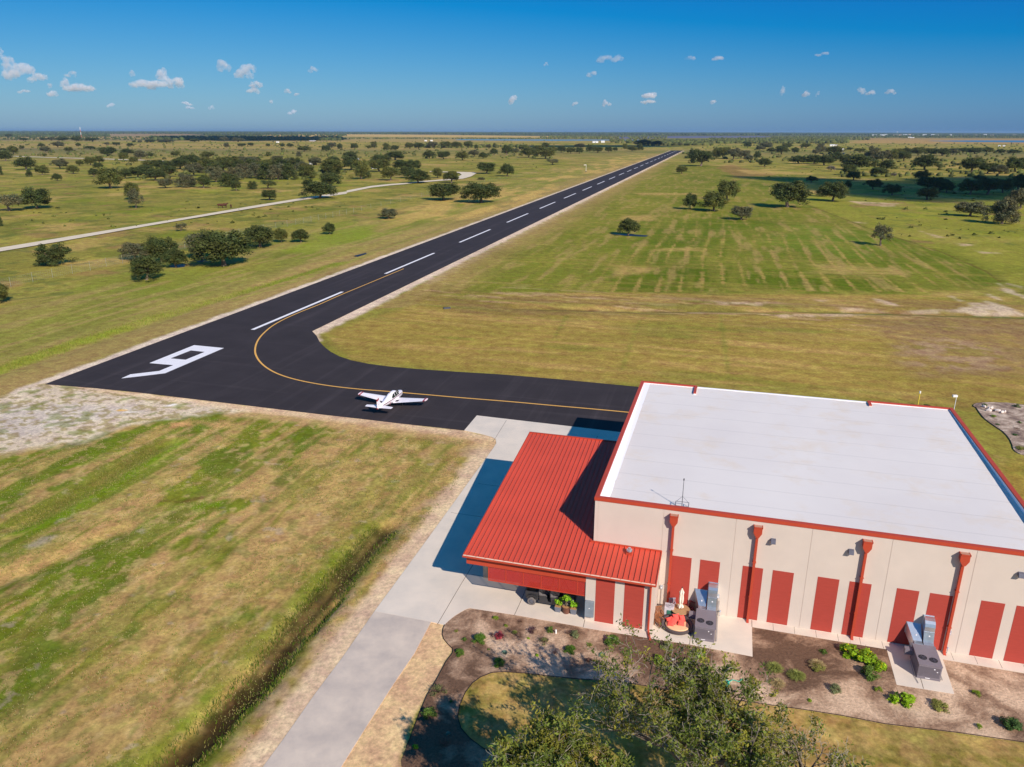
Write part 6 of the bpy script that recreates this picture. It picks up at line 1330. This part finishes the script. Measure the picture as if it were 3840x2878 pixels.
SP = {'ballgreen': sproto('ball', 1, lin(92, 122, 40), 2600, .05), 'balllime': sproto('ball', 2, lin(124, 148, 34), 900, .06), 'bushlime': sproto('bush', 3, lin(138, 172, 26), 700, .075), 'bushgreen': sproto('bush', 4, lin(92, 116, 44), 1500, .05),
      'bushgrey': sproto('bush', 5, lin(126, 132, 88), 1500, .04), 'red': sproto('bush', 6, lin(156, 58, 70), 700, .055), 'purple': sproto('twig', 7, lin(82, 54, 60), 1200, .05), 'twigbrown': sproto('twig', 8, lin(120, 88, 66), 700, .04), 'twiggreen': sproto('twig', 9, lin(124, 126, 74), 1800, .045),
      'agave': sproto('agave', 10, lin(104, 134, 116)), 'spiky': sproto('agave', 11, lin(112, 80, 66)), 'tuft': sproto('tuft', 12, lin(140, 146, 72)), 'tuftdry': sproto('tuft', 13, lin(176, 156, 108)), 'flower': sproto('flower', 14, lin(128, 160, 24), 1500, .06), 'dark': sproto('bush', 15, lin(70, 96, 44), 1500, .05), 'olive': sproto('bush', 16, lin(140, 140, 66), 1500, .045)}
KP = {zp1: .4089, zp2: .4089, zp3: .5296, zrk: .14475, zrf: .4827}
pr2 = random.Random(4)
def plant(zf, cx, cy, w_, h_, kind, label, hk=1.0):
    k = KP[zf]; p = zf(cx, cy + h_ * .25); dep = (p - [0, 0, CAM_H]) @ _fw; m = k * dep / F; W_ = w_ * m; Hh = h_ * m * .62 * hk
    me, st, fl = SP[kind]; z0 = gzp(p) + .02
    nm = {'agave': 'agave', 'spiky': 'spiky_plant', 'tuft': 'grass_tuft', 'tuftdry': 'grass_tuft', 'flower': 'flowering_shrub'}.get(kind, 'shrub')
    sc = (W_ * 1.25, W_ * 1.25, Hh * 1.25); rz = pr2.uniform(0, 6.28)
    t = bpy.data.objects.new(nm, None) if st else bpy.data.objects.new(nm, me); COL.objects.link(t); t.location = (p[0], p[1], z0); t.scale = sc; t.rotation_euler = (0, 0, rz)
    tag(t, label, 'plant', 'plants of the hangar beds')
    if st:
        for n_, d_ in (('foliage', me), ('stem', st)) + ((('flower', fl),) if fl else ()):
            o = bpy.data.objects.new(n_, d_); COL.objects.link(o); o.parent = t
    return t
for q in [(732,470,132,112,'ballgreen','perfectly round green grass ball at the left of the sandy bed'),(910,445,85,100,'red','crimson leaved shrub right of the round green ball'),(842,440,50,60,'purple','dark purple twiggy shrub touching the crimson one'),(875,283,62,42,'balllime','low lime green shrub near the concrete at the top of the left bed'),(972,355,42,36,'balllime','small lime green tuft above the crimson shrub'),(517,405,36,30,'olive','tiny yellowish shrub by the black edging at the bed corner'),(590,480,50,42,'bushgreen','small green shrub left of the round green ball'),(545,600,92,72,'ballgreen','green clump by the black edging below the bed corner'),(905,690,112,84,'ballgreen','dark green clump half in the tree shadow below the agave'),(962,595,66,60,'agave','blue green agave in the middle of the left bed'),(812,573,28,22,'bushgreen','tiny green seedling below the round green ball'),(1052,415,48,52,'tuft','pale small grass tuft right of the crimson shrub'),(1175,470,32,24,'bushlime','tiny lime green seedling below the purple shrub'),(1255,622,42,40,'bushlime','small lime green shrub in pink sand'),(1560,572,118,78,'ballgreen','low rounded green shrub in pink sand before the lean-to'),(1420,600,62,76,'twigbrown','bare brown twiggy shrub left of the low rounded green one'),(1320,490,110,92,'twiggreen','wispy grey green shrub in the middle of the sandy bed'),(1215,395,95,90,'purple','dark purple bare shrub in the middle of the sandy bed'),(1375,390,75,90,'bushgreen','feathery green shrub beside the white pipe cap'),(1605,430,95,92,'bushgrey','grey green wispy shrub nearest the lean-to slab'),(1540,420,60,60,'twigbrown','brown twiggy shrub left of the grey green wispy one'),(1740,530,50,52,'tuft','pale sprawling plant under the oak branch tips'),(1855,620,78,62,'agave','blue green agave at the right end of the pink sand'),(1735,670,74,44,'spiky','brown spiky dry plant in the pink sand'),(1105,315,48,42,'twigbrown','small dry brown plant near the concrete edge'),(350,940,165,130,'twiggreen','large wispy plant in the dappled shade by the edging'),(265,1150,135,130,'bushgreen','green shrub in the dappled shade by the tan dirt'),(470,1050,34,34,'bushgreen','tiny green plant in shade left of the lawn curve'),(440,1340,56,54,'agave','small agave in shade near the bottom of the left bed'),(140,1460,62,52,'bushlime','lime green shrub at the bottom left of the bed'),(400,1420,110,90,'twigbrown','brown twiggy shrub in shade near the bottom of the left bed'),(1950,490,140,120,'bushgreen','bushy green shrub behind the oak branches before the lean-to')]:
    plant(zp1, *q)
for q in [(735,540,115,105,'bushgrey','round grey green bush at the patio corner by the red downspout'),(1040,610,115,150,'flower','upright shrub with yellow flowers before the patio behind the oak'),(660,660,110,92,'bushlime','bright green shrub behind the oak branches left of the yellow flowers'),(1720,735,150,112,'tuft','left upper of three pale grass tufts in the brown mulch'),(1920,805,152,112,'tuft','right of three pale grass tufts in the brown mulch'),(1750,878,130,90,'tuftdry','lower pinkish one of three grass tufts in the brown mulch'),(2120,738,120,92,'olive','olive brown shrub on tan ground left of the big yellow flowered one'),(2170,592,72,52,'bushgreen','small green shrub nearest the hangar left of the big yellow flowered one'),(2045,1040,42,32,'bushlime','tiny yellow green plant near the lawn edge right of the oak'),(880,740,120,110,'dark','dark green shrub below the yellow flowered shrub behind the oak')]:
    plant(zp2, *q)
for q in [(355,830,150,120,'flower','left lobe of the big lime shrub with yellow flowers'),(455,870,170,140,'flower','middle of the big lime shrub with yellow flowers'),(540,920,120,120,'flower','right lobe of the big lime shrub with yellow flowers'),(488,980,125,112,'bushgreen','olive green bush in front of the big yellow flowered shrub'),(120,925,112,90,'tuftdry','dry straw coloured grass clump left of the big flowered shrub'),(0,1000,72,70,'tuft','pale grass tuft left of the grey green bush'),(250,1095,92,86,'bushgrey','grey green round bush in pale soil below the flowered shrub'),(555,1105,58,56,'balllime','small round lime shrub left of the air conditioner pad'),(715,1160,155,142,'bushlime','bright lime green shrub below the air conditioner pad'),(985,1215,118,82,'olive','low olive shrub with reddish tips right of the lime one'),(1245,1130,66,52,'balllime','small lime cushion right of the air conditioner pad'),(1265,1363,52,42,'balllime','small lime cushion near the lawn edge at the right'),(1490,1340,135,125,'dark','dark green sprawling bush at the far right of the bed'),(68,1183,32,24,'balllime','tiny green plant near the lawn edge left of the flowered shrub')]:
    plant(zp3, *q)
for q in [(640,255,130,100,'bushgreen','green shrub at the tip of the stony bed'),(1480,285,200,160,'bushgrey','large blue green shrub at the top right of the stony bed'),(910,400,110,50,'dark','small dark plant among the pale stones'),(860,545,180,110,'balllime','olive domed shrub in the upper stony bed'),(1540,710,120,100,'bushgreen','green shrub at the right of the stony bed'),(980,765,130,70,'dark','small dark green plant near the curved edge of the stony bed'),(1470,870,170,80,'twigbrown','brown dry shrub in the middle of the stony bed'),(1430,1035,170,80,'dark','dark green plant in the lower stony bed'),(1560,1370,240,180,'olive','wide olive shrub at the bottom of the stony bed')]:
    plant(zrk, *q, hk=.9)
stone = mat('pale_limestone', lin(222, 208, 196), .9, var=.1)
r_ = random.Random(2)
for (x, y, s_) in ((750, 440, .5), (985, 445, .55), (820, 370, .35), (1090, 480, .4), (620, 335, .4), (740, 385, .3), (1160, 470, .3)):
    p = zrk(x, y); ph = r_.random() * 6
    o = MB().sphere((0, 0, .1), s_ * .7, s_ * .45, .22, 10, fn=lambda d: 1 + .15 * math.sin(5 * d[0] + ph) + .1 * math.sin(7 * d[1] + 3 * d[2])).build('boulder', stone, smooth=True); o.location = (p[0], p[1], .04); o.rotation_euler = (0, 0, ph)
    tag(o, 'pale limestone boulder in the upper part of the stony bed', 'boulder', 'pale boulders of the stony bed')
p = zp1(1430, 430); o = tag(MB().lathe([(0, .32), (.06, .31), (.065, .3), (.065, 0)], n=12).build('pipe_cap', ww), 'short white capped pipe standing in the sandy bed', 'pipe'); o.location = (p[0], p[1], 0)
p = zp2(785, 690); t = thing('garden_light', 'small black garden floodlight under the oak before the patio', 'light', (p[0], p[1], 0)); MB().tube([(0, 0, 0), (0, 0, .25)], .02, 6).build('stake', darkm, t); MB().hexa([(-.1, -.12, .22), (.1, -.12, .22), (.1, .02, .2), (-.1, .02, .2)], [(-.12, -.16, .42), (.12, -.16, .42), (.12, 0, .36), (-.12, 0, .36)]).build('lamp_head', darkm, t); MB().box(-.09, .09, -.165, -.158, .26, .38).build('lens', rfw, t)
p = zp2(1230, 890); b = MB(); pts = [(.55 * math.cos(a * .35) * (1 + .12 * math.sin(a)), .38 * math.sin(a * .35) * (1 + .1 * math.cos(a * 1.3)), .05 + .01 * (a % 3)) for a in range(58)]; b.tube(pts, .028, 6); b.tube([(.5, 0, .05), (.9, .3, .04), (1.3, .1, .04), (1.6, .4, .04)], .028, 6)
o = b.build('garden_hose', mat('teal_hose', lin(60, 190, 160), .5)); o.location = (p[0], p[1], .03); tag(o, 'coiled teal green garden hose on the ground under the oak', 'hose')

# tall grass along the ditches and in the rough strips
def grasses(name, lab, lines, n, hh, cols, seed, sp=1.):
    r = np.random.RandomState(seed); V = []; Cc = []; cnt = 0
    for L_, wd, nn, h in lines:
        P = np.array(L_); sg_ = np.linalg.norm(np.diff(P, axis=0), axis=1); cu = np.concatenate([[0], np.cumsum(sg_)])
        s = r.rand(nn) * cu[-1]; i = np.clip(np.searchsorted(cu, s) - 1, 0, len(P) - 2); f_ = ((s - cu[i]) / sg_[i])[:, None]; p = P[i] * (1 - f_) + P[i + 1] * f_ + r.normal(size=(nn, 2)) * wd
        z = gz(p[:, 0], p[:, 1]); a = r.rand(nn) * 6.283; hgt = h * r.uniform(.4, 1.2, nn); ln = r.normal(size=(nn, 2)) * hgt[:, None] * .35; w_ = .02 + .02 * r.rand(nn)
        dx = np.cos(a) * w_; dy = np.sin(a) * w_
        v = np.stack([np.stack([p[:, 0] - dx, p[:, 1] - dy, z - .03], 1), np.stack([p[:, 0] + dx, p[:, 1] + dy, z - .03], 1), np.stack([p[:, 0] + ln[:, 0] + dx * .3, p[:, 1] + ln[:, 1] + dy * .3, z + hgt], 1), np.stack([p[:, 0] + ln[:, 0] - dx * .3, p[:, 1] + ln[:, 1] - dy * .3, z + hgt], 1)], 1).reshape(-1, 3)
        V.append(v); base_ = np.array(cols)[r.randint(0, len(cols), nn)] * r.uniform(.7, 1.3, (nn, 1)); Cc.append(np.repeat(base_, 4, 0)); cnt += nn
    gm_ = bpy.data.materials.get(name) or mat(name + '_blades', (1, 1, 1), .7, var=.0, attr='tint', trans=.25, spec=.2)
    return tag(npmesh(name, np.concatenate(V), np.arange(4 * cnt).reshape(cnt, 4), gm_, colattr=np.concatenate(Cc)), lab, 'grass', kind='stuff')
dl = P2(zdt, [(330, 1500), (470, 1363), (640, 1200), (790, 1050), (900, 930), (1040, 800), (1150, 690), (1250, 560), (1350, 420), (1440, 300), (1520, 200), (1620, 100)]) + P2(G, [(770, 1205), (830, 1140)])
a0 = dl[1]; ad = (dl[9] - dl[1]) / np.linalg.norm(dl[9] - dl[1]); an = np.array([ad[1], -ad[0]])
gcol = [lin(96, 120, 24), lin(84, 108, 28), lin(128, 126, 56), lin(66, 84, 26), lin(150, 138, 80)]
grasses('ditch_grass', 'tall green grass lining both banks of the wet ditch', [([p - an * 1.4 for p in dl], .2, 1500, .07), ([p + an * 1.3 for p in dl], .2, 1500, .08), ([p - an * 1.2 for p in dl], .2, 1800, .25), ([p + an * 1.15 for p in dl], .2, 2200, .24), ([p + an * .2 for p in dl], .4, 500, .25)], 0, 0, gcol, 21)
sw = P2(zfl, [(150, 960), (320, 880), (560, 745), (760, 640), (960, 510), (1150, 400), (1250, 345)])
grasses('swale_grass', 'rough grass in the shallow dark swale of the near field', [([p - an * .6 for p in sw], .6, 5000, .12), ([p + an * .7 for p in sw], .8, 5000, .12)], 0, 0, [lin(120, 130, 50), lin(108, 116, 46), lin(146, 134, 70)], 22)
grasses('roadside_weeds', 'bright lime green weeds along the left side of the runway', [([np.array(rwp(s, -11.5 - 2.5 * math.sin(s * .03 + 1))) for s in range(-70, 120, 8)], 1.2, 7000, .35)], 0, 0, [lin(126, 144, 38), lin(118, 130, 44)], 23)
# loose tufts over the near field and lawn
def tufts(name, lab, poly_, n, h, cols, seed):
    r = np.random.RandomState(seed); P = np.array(poly_); lo, hi = P.min(0), P.max(0); p = r.rand(n * 2, 2) * (hi - lo) + lo; p = p[ipoly(poly_, p[:, 0], p[:, 1])]; p = p[vn(p[:, 0], p[:, 1], 3.0, seed, 3) > .42][:n]; nn = len(p)
    k = 3; p = np.repeat(p, k, 0) + r.normal(size=(nn * k, 2)) * .06; nn *= k; z = gz(p[:, 0], p[:, 1]); a = r.rand(nn) * 6.283; hgt = h * r.uniform(.4, 1.3, nn); ln = r.normal(size=(nn, 2)) * hgt[:, None] * .6; w_ = .018 + .02 * r.rand(nn); dx, dy = np.cos(a) * w_, np.sin(a) * w_
    v = np.stack([np.stack([p[:, 0] - dx, p[:, 1] - dy, z - .02], 1), np.stack([p[:, 0] + dx, p[:, 1] + dy, z - .02], 1), np.stack([p[:, 0] + ln[:, 0] + dx * .3, p[:, 1] + ln[:, 1] + dy * .3, z + hgt], 1), np.stack([p[:, 0] + ln[:, 0] - dx * .3, p[:, 1] + ln[:, 1] - dy * .3, z + hgt], 1)], 1).reshape(-1, 3)
    c = np.repeat(np.array(cols)[r.randint(0, len(cols), nn)] * r.uniform(.75, 1.3, (nn, 1)), 4, 0)
    return tag(npmesh(name, v, np.arange(4 * nn).reshape(nn, 4), mat('loose_grass_blades', (1, 1, 1), .7, var=0., attr='tint', trans=.25, spec=.2), colattr=c), lab, 'grass', kind='stuff')
tufts('field_grass', 'patchy green and straw coloured grass of the near left field', P2(G, [(0, 1000), (420, 900), (1000, 950), (990, 1040), (780, 1290), (540, 1610), (450, 1700), (-60, 1700)]), 26000, .075, [lin(112, 128, 50), lin(150, 142, 84), lin(174, 156, 108), lin(92, 114, 40)], 31)

# ---------------------------------------------------------------- clouds and air
cm = bpy.data.materials.new('cloud_vapour'); cm.use_nodes = True; n = cm.node_tree.nodes; n.remove(n['Principled BSDF']); pv = n.new('ShaderNodeVolumePrincipled'); pv.inputs['Color'].default_value = (.985, .975, .98, 1); pv.inputs['Anisotropy'].default_value = -.1; cn = n.new('ShaderNodeTexNoise'); cn.inputs['Scale'].default_value = .008; cn.inputs['Detail'].default_value = 4; cn.inputs['Roughness'].default_value = .6; cg = n.new('ShaderNodeNewGeometry'); cm.node_tree.links.new(cg.outputs['Position'], cn.inputs[0]); cx_ = n.new('ShaderNodeMapRange'); cx_.inputs[1].default_value = .36; cx_.inputs[2].default_value = .58; cx_.inputs[3].default_value = .0002; cx_.inputs[4].default_value = .0065; cm.node_tree.links.new(cn.outputs[0], cx_.inputs[0]); cm.node_tree.links.new(cx_.outputs[0], pv.inputs['Density'])
cm.node_tree.links.new(pv.outputs[0], n['Material Output'].inputs['Volume'])
cr_ = random.Random(12)
def cloud(blobs, alt, lab, dens=None, name='cloud', grp='small fair weather clouds'):
    """blobs: (x, y, w, h) of its lobes in the photo; alt: height of its base"""
    cx = sum(b_[0] for b_ in blobs) / len(blobs); low = max(b_[1] + b_[3] / 2 for b_ in blobs)
    c0 = G(cx, low, alt); dep = (c0 - [0, 0, CAM_H]) @ _fw; m = SX * dep / F; b = MB(); R0 = max(b_[2] for b_ in blobs) * m
    for (x, y, w_, h_) in blobs:
        px = (x - cx) * m; pz = (low - y) * m; n_ = 7
        for i in range(n_):
            a = cr_.random() * 6.28; q = cr_.random() ** .5 * .34; sx = w_ * m * cr_.uniform(.16, .30); sz = h_ * m * cr_.uniform(.22, .38)
            b.sphere((px + q * w_ * m * math.cos(a), q * w_ * m * .6 * math.sin(a), max(pz + q * h_ * m * math.sin(a * 1.7), sz * .5)), sx, sx, sz, 10)
    o = b.build(name, cm); o.location = c0; o.rotation_euler = (0, 0, -math.atan2(c0[0], c0[1]))
    md = o.modifiers.new('merge', 'REMESH'); md.mode = 'VOXEL'; md.voxel_size = R0 / 34
    tx_ = bpy.data.textures.get('puffs') or bpy.data.textures.new('puffs', 'CLOUDS'); tx_.noise_scale = 1; tx_.noise_depth = 3
    d = o.modifiers.new('puff', 'DISPLACE'); d.texture = tx_; d.strength = R0 * .22; d.mid_level = .5; d.texture_coords = 'OBJECT'
    e_ = bpy.data.objects.get('puff_scale')
    d.texture_coords = 'LOCAL'; tx_.noise_scale = 55
    return tag(o, lab, 'cloud', grp)
zc1 = lambda x, y: (x * .3385, 86.4 + y * .3385); zc2 = lambda x, y: (x * .4687 + 1094.5, 86.4 + y * .4687)
def cl(f, L_, lab):
    k = .3385 if f is zc1 else .4687
    cloud([(*f(x, y), w_ * k, h_ * k) for x, y, w_, h_ in L_], 1250, lab)
cl(zc1, [(25, 110, 90, 80), (80, 160, 110, 90), (130, 200, 180, 90), (220, 240, 120, 50)], 'largest white cloud reaching the left edge of the sky')
cl(zc1, [(435, 285, 70, 60), (500, 308, 190, 46)], 'puffy flat cloud right of the largest one')
cl(zc1, [(340, 346, 95, 40)], 'small bright cloud low below the puffy flat one')
cl(zc1, [(325, 298, 40, 36)], 'small grey puff just above the small bright low cloud')
cl(zc1, [(455, 220, 78, 34)], 'faint grey cloud above the puffy flat one')
cl(zc1, [(910, 285, 150, 55), (1000, 290, 160, 50), (1035, 235, 90, 80), (1110, 275, 130, 70)], 'wide two humped cloud in the left middle of the sky')
cl(zc1, [(848, 215, 48, 50)], 'small wisp above the left end of the wide two humped cloud')
cl(zc1, [(1430, 165, 100, 75)], 'grey blue puff left of the bright tower cloud')
cl(zc1, [(1560, 205, 120, 80), (1605, 185, 80, 70), (1600, 235, 70, 40)], 'bright tower shaped cloud left of the middle')
cl(zc1, [(1635, 290, 112, 34), (1620, 322, 80, 36)], 'ragged low cloud under the bright tower cloud')
for q, lb in (((1832, 332, 62, 26), 'tiny cloud right of the ragged low one'), ((1892, 353, 42, 22), 'tiny puff beside the tiny cloud right of the ragged one'), ((1730, 399, 38, 28), 'tiny puff below the ragged low cloud'), ((1870, 462, 62, 24), 'tiny low cloud nearest the horizon left of the middle'), ((2000, 190, 70, 32), 'small pinkish cloud alone high left of the middle'), ((705, 420, 62, 24), 'faint low cloud under the gap left of the wide cloud'), ((1180, 408, 90, 24), 'upper of two faint low clouds under the wide cloud'), ((1210, 434, 55, 18), 'lower of two faint low clouds under the wide cloud'), ((1350, 432, 40, 24), 'faint low puff under the grey blue one'), ((150, 330, 80, 20), 'faint flat cloud low at the left edge')):
    cl(zc1, [q], lb)
for q, lb in (([(450, 90, 80, 30), (505, 90, 60, 36)], 'white cloud highest above the runway end'), ([(395, 158, 56, 24)], 'small grey cloud below the white one above the runway'), ([(845, 88, 60, 20)], 'left one of a small faint pair high right of the middle'), ([(972, 90, 62, 24)], 'right one of a small faint pair high right of the middle'), ([(28, 280, 48, 40)], 'small peaked cloud low just right of the middle'), ([(655, 260, 92, 26), (655, 287, 70, 18)], 'double decker cloud above the runway end'), ([(315, 296, 34, 18)], 'tiny puff left of the double decker cloud'), ([(460, 290, 40, 28)], 'faint puff nearer the double decker cloud'), ([(1275, 232, 30, 44)], 'thin upright wisp in the right sky'), ([(1383, 250, 56, 26)], 'small white cloud right of the upright wisp'), ([(1432, 248, 20, 22)], 'tiny round puff touching the small white cloud'), ([(1630, 238, 50, 30), (1670, 246, 56, 20)], 'white cloud low in the right sky'), ([(1770, 240, 50, 22)], 'small cloud right of the white low one'), ([(1455, 66, 66, 16)], 'faint streak high in the right sky'), ([(25 + 930, 288, 40, 18)], 'tiny puff low between double decker and wisp'), ([(180, 112, 26, 16)], 'very faint speck of cloud high near the middle')):
    cl(zc2, q, lb)
# clouds behind the camera whose shade lies on the plain
cdk = bpy.data.materials.new('thick_cloud_vapour'); cdk.use_nodes = True; n = cdk.node_tree.nodes; n.remove(n['Principled BSDF']); pv = n.new('ShaderNodeVolumePrincipled'); pv.inputs['Color'].default_value = (.95, .95, .97, 1); pv.inputs['Density'].default_value = .05
cdk.node_tree.links.new(pv.outputs[0], n['Material Output'].inputs['Volume'])
def shade_cloud(zf, pts, hgt, lab, rr=18, th=28, step=24):
    P = np.array(P2(zf, pts)); lo, hi = P.min(0), P.max(0); off = SUN[:2] / SUN[2] * hgt; b = MB(); r = np.random.RandomState(3); n_ = 0
    xs_ = np.arange(lo[0], hi[0], step); ys_ = np.arange(lo[1], hi[1], step)
    for x in xs_:
        for y in ys_:
            q = np.array([x, y]) + r.normal(size=2) * step * .2
            if ipoly(P.tolist(), q[:1], q[1:])[0]: b.sphere((q[0] + off[0], q[1] + off[1], hgt + r.normal() * th * .2), rr * r.uniform(.9, 1.5), rr * r.uniform(.9, 1.5), th, 8); n_ += 1
    o = b.build('cloud', cdk); md = o.modifiers.new('merge', 'REMESH'); md.mode = 'VOXEL'; md.voxel_size = rr * .4
    tag(o, lab, 'cloud', 'clouds overhead behind the camera')
shade_cloud(z3, [(640, 346), (800, 344), (1000, 354), (1500, 374), (1560, 390), (1800, 352), (2600, 340), (2600, 462), (2150, 462), (1700, 474), (1350, 462), (1180, 446), (1000, 412), (850, 378)], 620, 'thick cloud overhead that shades the right pasture')
shade_cloud(z1, [(960, 134), (1300, 130), (1700, 132), (2150, 138), (2150, 148), (1500, 150), (980, 148)], 900, 'thick cloud overhead that shades the long wood', 90, 40, 120)
shade_cloud(z2, [(1150, 183), (1500, 180), (2000, 178), (2300, 184), (2100, 190), (1400, 190)], 800, 'thick cloud overhead that shades the runway end', 22, 30, 30)
hz = MB().box(-43500, 43500, -43500, 43500, -3, 66).build('haze', None or cm); hz.data.materials.clear()
hm = bpy.data.materials.new('haze_air'); hm.use_nodes = True; n = hm.node_tree.nodes; n.remove(n['Principled BSDF']); pv = n.new('ShaderNodeVolumePrincipled'); pv.inputs['Color'].default_value = (.34, .56, .86, 1); pv.inputs['Density'].default_value = 3.4e-5; pv.inputs['Anisotropy'].default_value = 0
hm.node_tree.links.new(pv.outputs[0], n['Material Output'].inputs['Volume']); hz.data.materials.append(hm); tag(hz, kind='stuff')
